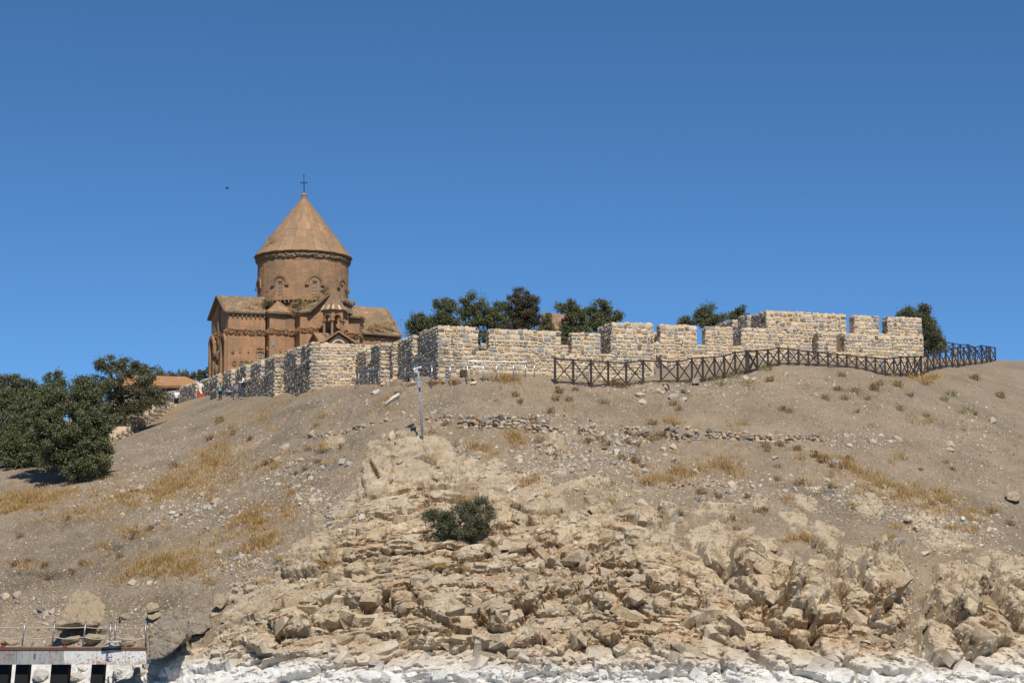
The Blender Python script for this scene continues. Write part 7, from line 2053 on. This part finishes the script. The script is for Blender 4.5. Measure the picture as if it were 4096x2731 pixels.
def person(foot, H, face, pose, label, garments, hair='hair', shoes='dark_shoe', eyes=True):
    """foot: ground point; face: heading in degrees (0 looks at the camera, 90 looks to the picture's left); pose: joint overrides in a 1.75 m body"""
    k = H / 1.75
    a = R(face)
    fwd = Vector((-math.sin(a), -math.cos(a), 0)); rgt = Vector((-math.cos(a), math.sin(a), 0))   # rgt: the person's own right
    def P(x, y, z): return foot + (rgt * x + fwd * y) * k + UP * (z * k)
    J = {'pelvis': ((0, 0, .95), .125), 'waist': ((0, .01, 1.08), .115), 'chest': ((0, .01, 1.30), .135), 'neck0': ((0, 0, 1.46), .06), 'neck': ((0, .01, 1.52), .052), 'head0': ((0, .03, 1.60), .078), 'head1': ((0, .015, 1.68), .088), 'crown': ((0, 0, 1.735), .05)}
    for s_, nm in ((1, 'r'), (-1, 'l')):
        J[nm + 'hip'] = ((.09 * s_, 0, .90), .09); J[nm + 'knee'] = ((.095 * s_, .015, .48), .058); J[nm + 'ank'] = ((.10 * s_, -.02, .08), .04); J[nm + 'toe'] = ((.115 * s_, .14, .03), .032)
        J[nm + 'sh'] = ((.18 * s_, 0, 1.42), .058); J[nm + 'elb'] = ((.235 * s_, -.02, 1.13), .042); J[nm + 'wri'] = ((.25 * s_, .05, .89), .028); J[nm + 'palm'] = ((.25 * s_, .075, .81), (.04, .02))
    for q, v in pose.items(): J[q] = (v, J[q][1])
    Bn = [('pelvis', 'waist'), ('waist', 'chest'), ('chest', 'neck0'), ('neck0', 'neck'), ('neck', 'head0'), ('head0', 'head1'), ('head1', 'crown')]
    for nm in 'rl':
        Bn += [('pelvis', nm + 'hip'), (nm + 'hip', nm + 'knee'), (nm + 'knee', nm + 'ank'), (nm + 'ank', nm + 'toe'), ('chest', nm + 'sh'), (nm + 'sh', nm + 'elb'), (nm + 'elb', nm + 'wri'), (nm + 'wri', nm + 'palm')]
        w, p = Vector(J[nm + 'wri'][0]), Vector(J[nm + 'palm'][0]); d = (p - w).normalized(); s_ = 1 if nm == 'r' else -1
        sd = d.cross(Vector((s_, .2, .1))).normalized()
        for i, (off, ln) in enumerate(((-.028, .075), (-.010, .085), (.009, .08), (.027, .062))):
            q = p + sd * off + d * .02
            J[nm + 'f%d' % i] = (tuple(q), .011); J[nm + 'g%d' % i] = (tuple(q + d * ln * .5 + Vector((-s_ * .006, 0, 0))), .010); J[nm + 'h%d' % i] = (tuple(q + d * ln + Vector((-s_ * .022, 0, 0))), .008)
            Bn += [(nm + 'palm', nm + 'f%d' % i), (nm + 'f%d' % i, nm + 'g%d' % i), (nm + 'g%d' % i, nm + 'h%d' % i)]
        q = lerp(w, p, .6); J[nm + 't0'] = (tuple(q - sd * .03), .012); J[nm + 't1'] = (tuple(q - sd * .05 + d * .045), .009); Bn += [(nm + 'palm', nm + 't0'), (nm + 't0', nm + 't1')]
    root = thing('person', foot, label, 'person')
    tr = lambda jj, grow=0, scale=1: {n: (tuple(P(*v)), tuple((x * scale + grow) * k for x in (r if hasattr(r, '__len__') else (r, r)))) for n, (v, r) in jj.items()}
    obj('body', skin_mesh('body', tr(J), Bn, M['skin'], 1), root)
    # clothes follow the same joints a little further out
    for (nm, mat, bones, grow, ends) in garments:
        need = []
        for b_ in bones:
            for q in b_:
                if q not in need: need.append(q)
        jj = {q: J[q] for q in need}
        for q, (v, r) in (ends or {}).items(): jj[q] = (v, r)
        obj(nm, skin_mesh(nm, tr(jj, grow), bones, M[mat], 1), root)
    hd = lambda x, y, z: Vector(J['head1'][0]) + Vector((x, y, z))
    hv = (Vector(J['head1'][0]) - Vector(J['neck'][0])).normalized()
    mb = MB(); c_ = P(*(hd(0, -.012, .018))); mb.lathe(Vector(c_), [(.088 * k, -.055 * k), (.101 * k, 0), (.094 * k, .045 * k), (.06 * k, .082 * k), (.01 * k, .096 * k)], 12)
    if hair: mb.build('hair', M[hair], root, True)
    mb = MB(); mb.prism([P(*hd(-.014, .085, -.045)), P(*hd(.014, .085, -.045)), P(*hd(0, .092, .0))], fwd * .026 * k); mb.build('nose', M['skin'], root)
    for s_ in (-1, 1):
        mb = MB(); mb.lathe(P(*hd(.033 * s_, .083, .0)), [(.002, -.011 * k), (.014 * k, 0), (.002, .011 * k)], 8); mb.build('eye', M['hair'], root, True)
        mb = MB(); mb.lathe(P(*hd(.09 * s_, .0, -.02)), [(.004, -.03 * k), (.018 * k, 0), (.004, .03 * k)], 8); mb.build('ear', M['skin'], root, True)
    mb = MB(); mb.bar(P(*hd(-.025, .088, -.078)), P(*hd(.025, .088, -.078)), .012 * k); mb.build('mouth', M['red_print'], root)
    for nm in 'rl':
        mb = MB(); a_, t_ = P(*J[nm + 'ank'][0]), P(*J[nm + 'toe'][0])
        mb.tube([a_ - (t_ - a_) * .35 - UP * .045 * k, lerp(a_, t_, .4) - UP * .02 * k, t_ + (t_ - a_) * .12], [.045 * k, .05 * k, .034 * k], 8); mb.build('shoe', M[shoes], root, True)
    return root, P, J
LEG = lambda: [('pelvis', 'rhip'), ('pelvis', 'lhip'), ('rhip', 'rknee'), ('lhip', 'lknee'), ('rknee', 'rank'), ('lknee', 'lank')]
TOR = lambda: [('pelvis', 'waist'), ('waist', 'chest'), ('chest', 'neck0')]
ARM = lambda full: [('chest', 'rsh'), ('chest', 'lsh'), ('rsh', 'relb'), ('lsh', 'lelb')] + ([('relb', 'rwri'), ('lelb', 'lwri')] if full else [])
NE = {'neck0': ((0, 0, 1.44), .055)}

# man with a vest looking at his phone, turned to the left
ft = Wg(972, 1594, 143.5)
pose = {'head0': (0, .07, 1.585), 'head1': (0, .085, 1.665), 'crown': (0, .08, 1.73), 'neck': (0, .03, 1.515), 'relb': (.20, .08, 1.14), 'rwri': (.12, .30, 1.20), 'rpalm': (.08, .37, 1.22), 'lelb': (-.20, .08, 1.14), 'lwri': (-.12, .30, 1.17), 'lpalm': (-.08, .37, 1.20), 'rank': (.10, -.10, .08), 'rtoe': (.11, .06, .03), 'rknee': (.1, 0, .48)}
root, P, J = person(ft, 1.76, 80, pose, 'man in a dark vest, white shirt and jeans looking at a phone',
    [('trousers', 'jeans', LEG(), .022, {'rank': ((.10, -.09, .10), .05), 'lank': ((-.10, -.02, .10), .05)}), ('shirt', 'white_shirt', TOR() + ARM(True), .018, NE), ('vest', 'navy_vest', TOR(), .045, {'neck0': ((0, -.01, 1.43), .075), 'pelvis': ((0, -.04, .90), .14)})], hair='greyhair', shoes='grey_shoe')
mb = MB(); mb.box(P(0, .42, 1.24), (.09, .03, .15), Matrix.Rotation(R(-40), 3, 'Y')); o = mb.build('phone', M['blackplastic']); tag(o, 'dark phone in the hands of the man in the vest', 'phone', kind='thing')
# boy with hands on his hips
ft = Wg(881, 1600, 152)
pose = {'relb': (.34, -.05, 1.16), 'rwri': (.20, .05, .98), 'rpalm': (.15, .09, .95), 'lelb': (-.34, -.05, 1.16), 'lwri': (-.20, .05, .98), 'lpalm': (-.15, .09, .95)}
root, P, J = person(ft, 1.27, 6, pose, 'boy in a red cap and turquoise shirt standing with hands on hips',
    [('trousers', 'black_trousers', LEG(), .024, {'rank': ((.10, -.02, .09), .05), 'lank': ((-.10, -.02, .09), .05)}), ('jacket', 'dark_jacket', TOR() + ARM(True), .020, NE)], hair='hair')
mb = MB(); mb.prism([P(-.10, .125, .98), P(.10, .125, .98), P(.125, .13, 1.2), P(.09, .12, 1.42), P(-.09, .12, 1.42), P(-.125, .13, 1.2)], Vector((0, -.045, 0))); mb.build('shirt_front', M['teal_shirt'], root)
mb = MB(); mb.box(P(-.02, .185, 1.30), (.10, .012, .07)); mb.build('shirt_print', M['dark_jacket'], root)
mb = MB(); c_ = P(0, .01, 1.69); mb.lathe(c_, [(.085, -.01), (.09, .02), (.075, .06), (.02, .085)], 12); mb.build('cap', M['red_cap'], root, True)
mb = MB(); mb.prism([P(-.09, .08, 1.69), P(.09, .08, 1.69), P(.06, .21, 1.675), P(-.06, .21, 1.675)], UP * .012); mb.build('cap_peak', M['red_cap'], root)
# woman walking away, head bowed
ft = Wg(800, 1606, 162.5)
pose = {'chest': (0, .08, 1.28), 'neck0': (0, .16, 1.42), 'neck': (0, .21, 1.45), 'head0': (0, .28, 1.46), 'head1': (0, .33, 1.48), 'crown': (0, .39, 1.50), 'rsh': (.17, .12, 1.40), 'lsh': (-.17, .12, 1.40), 'relb': (.27, .06, 1.14), 'rwri': (.20, .24, 1.0), 'rpalm': (.15, .30, .98), 'lelb': (-.22, .10, 1.10), 'lwri': (-.20, .22, .92), 'lpalm': (-.19, .26, .85)}
root, P, J = person(ft, 1.66, 172, pose, 'woman in a long pale tunic and wind-blown rust-red skirt, seen from behind',
    [('tunic', 'cream_tunic', TOR() + ARM(True), .028, {'pelvis': ((0, -.02, .86), .18), 'neck0': ((0, .15, 1.41), .07)})], hair=None)
mb = MB(); mb.lathe(P(0, .34, 1.48), [(.11, -.12), (.115, 0), (.09, .07), (.02, .11)], 12); mb.build('headscarf', M['grey_scarf'], root, True)
vs, fs = [], []; n_ = 18; rows_ = ((1.02, .15, 0), (.85, .19, .0), (.6, .24, .05), (.35, .30, .14), (.14, .36, .25), (.04, .40, .31))
for (z, r, sh) in rows_:
    for i in range(n_):
        a = 2 * math.pi * i / n_; rr = r * (1 + (.10 * math.sin(a * 5) if z < .7 else 0))
        x = -rr * math.cos(a); y = rr * .7 * math.sin(a)
        vs.append(P(x + (sh if math.cos(a) < 0 else sh * .25), y, z + (.10 * (1 - math.cos(a)) * .5 * (z < .2))))
for r in range(len(rows_) - 1):
    for i in range(n_): fs.append((r * n_ + i, r * n_ + (i + 1) % n_, (r + 1) * n_ + (i + 1) % n_, (r + 1) * n_ + i))
mb = MB(); mb.add(vs, fs); mb.build('skirt', M['rust_skirt'], root, True)
mb = MB(); mb.add([P(-.16, -.14, .95), P(.10, -.17, .95), P(.12, -.22, .70), P(.02, -.25, .60), P(.12, -.26, .48), P(.20, -.2, .62)], [(0, 1, 2, 3), (3, 2, 5, 4)]); mb.build('tunic_tail', M['cream_tunic'], root)
# man on the stair, legs hidden by the parapet
pxy = W(706, 1606, 161.0)
ft = Vector((pxy.x, 161.0, WZ(1556, 161) - 1.74))
root, P, J = person(ft, 1.75, 12, {}, 'dark-haired man in a white polo shirt and black trousers, legs hidden by the parapet',
    [('trousers', 'black_trousers', LEG(), .024, {'rank': ((.10, -.02, .10), .05), 'lank': ((-.10, -.02, .10), .05)}), ('polo_shirt', 'white_shirt', TOR() + ARM(False), .024, {'neck0': ((0, 0, 1.44), .055), 'relb': ((.225, -.015, 1.2), .05), 'lelb': ((-.225, -.015, 1.2), .05)})])
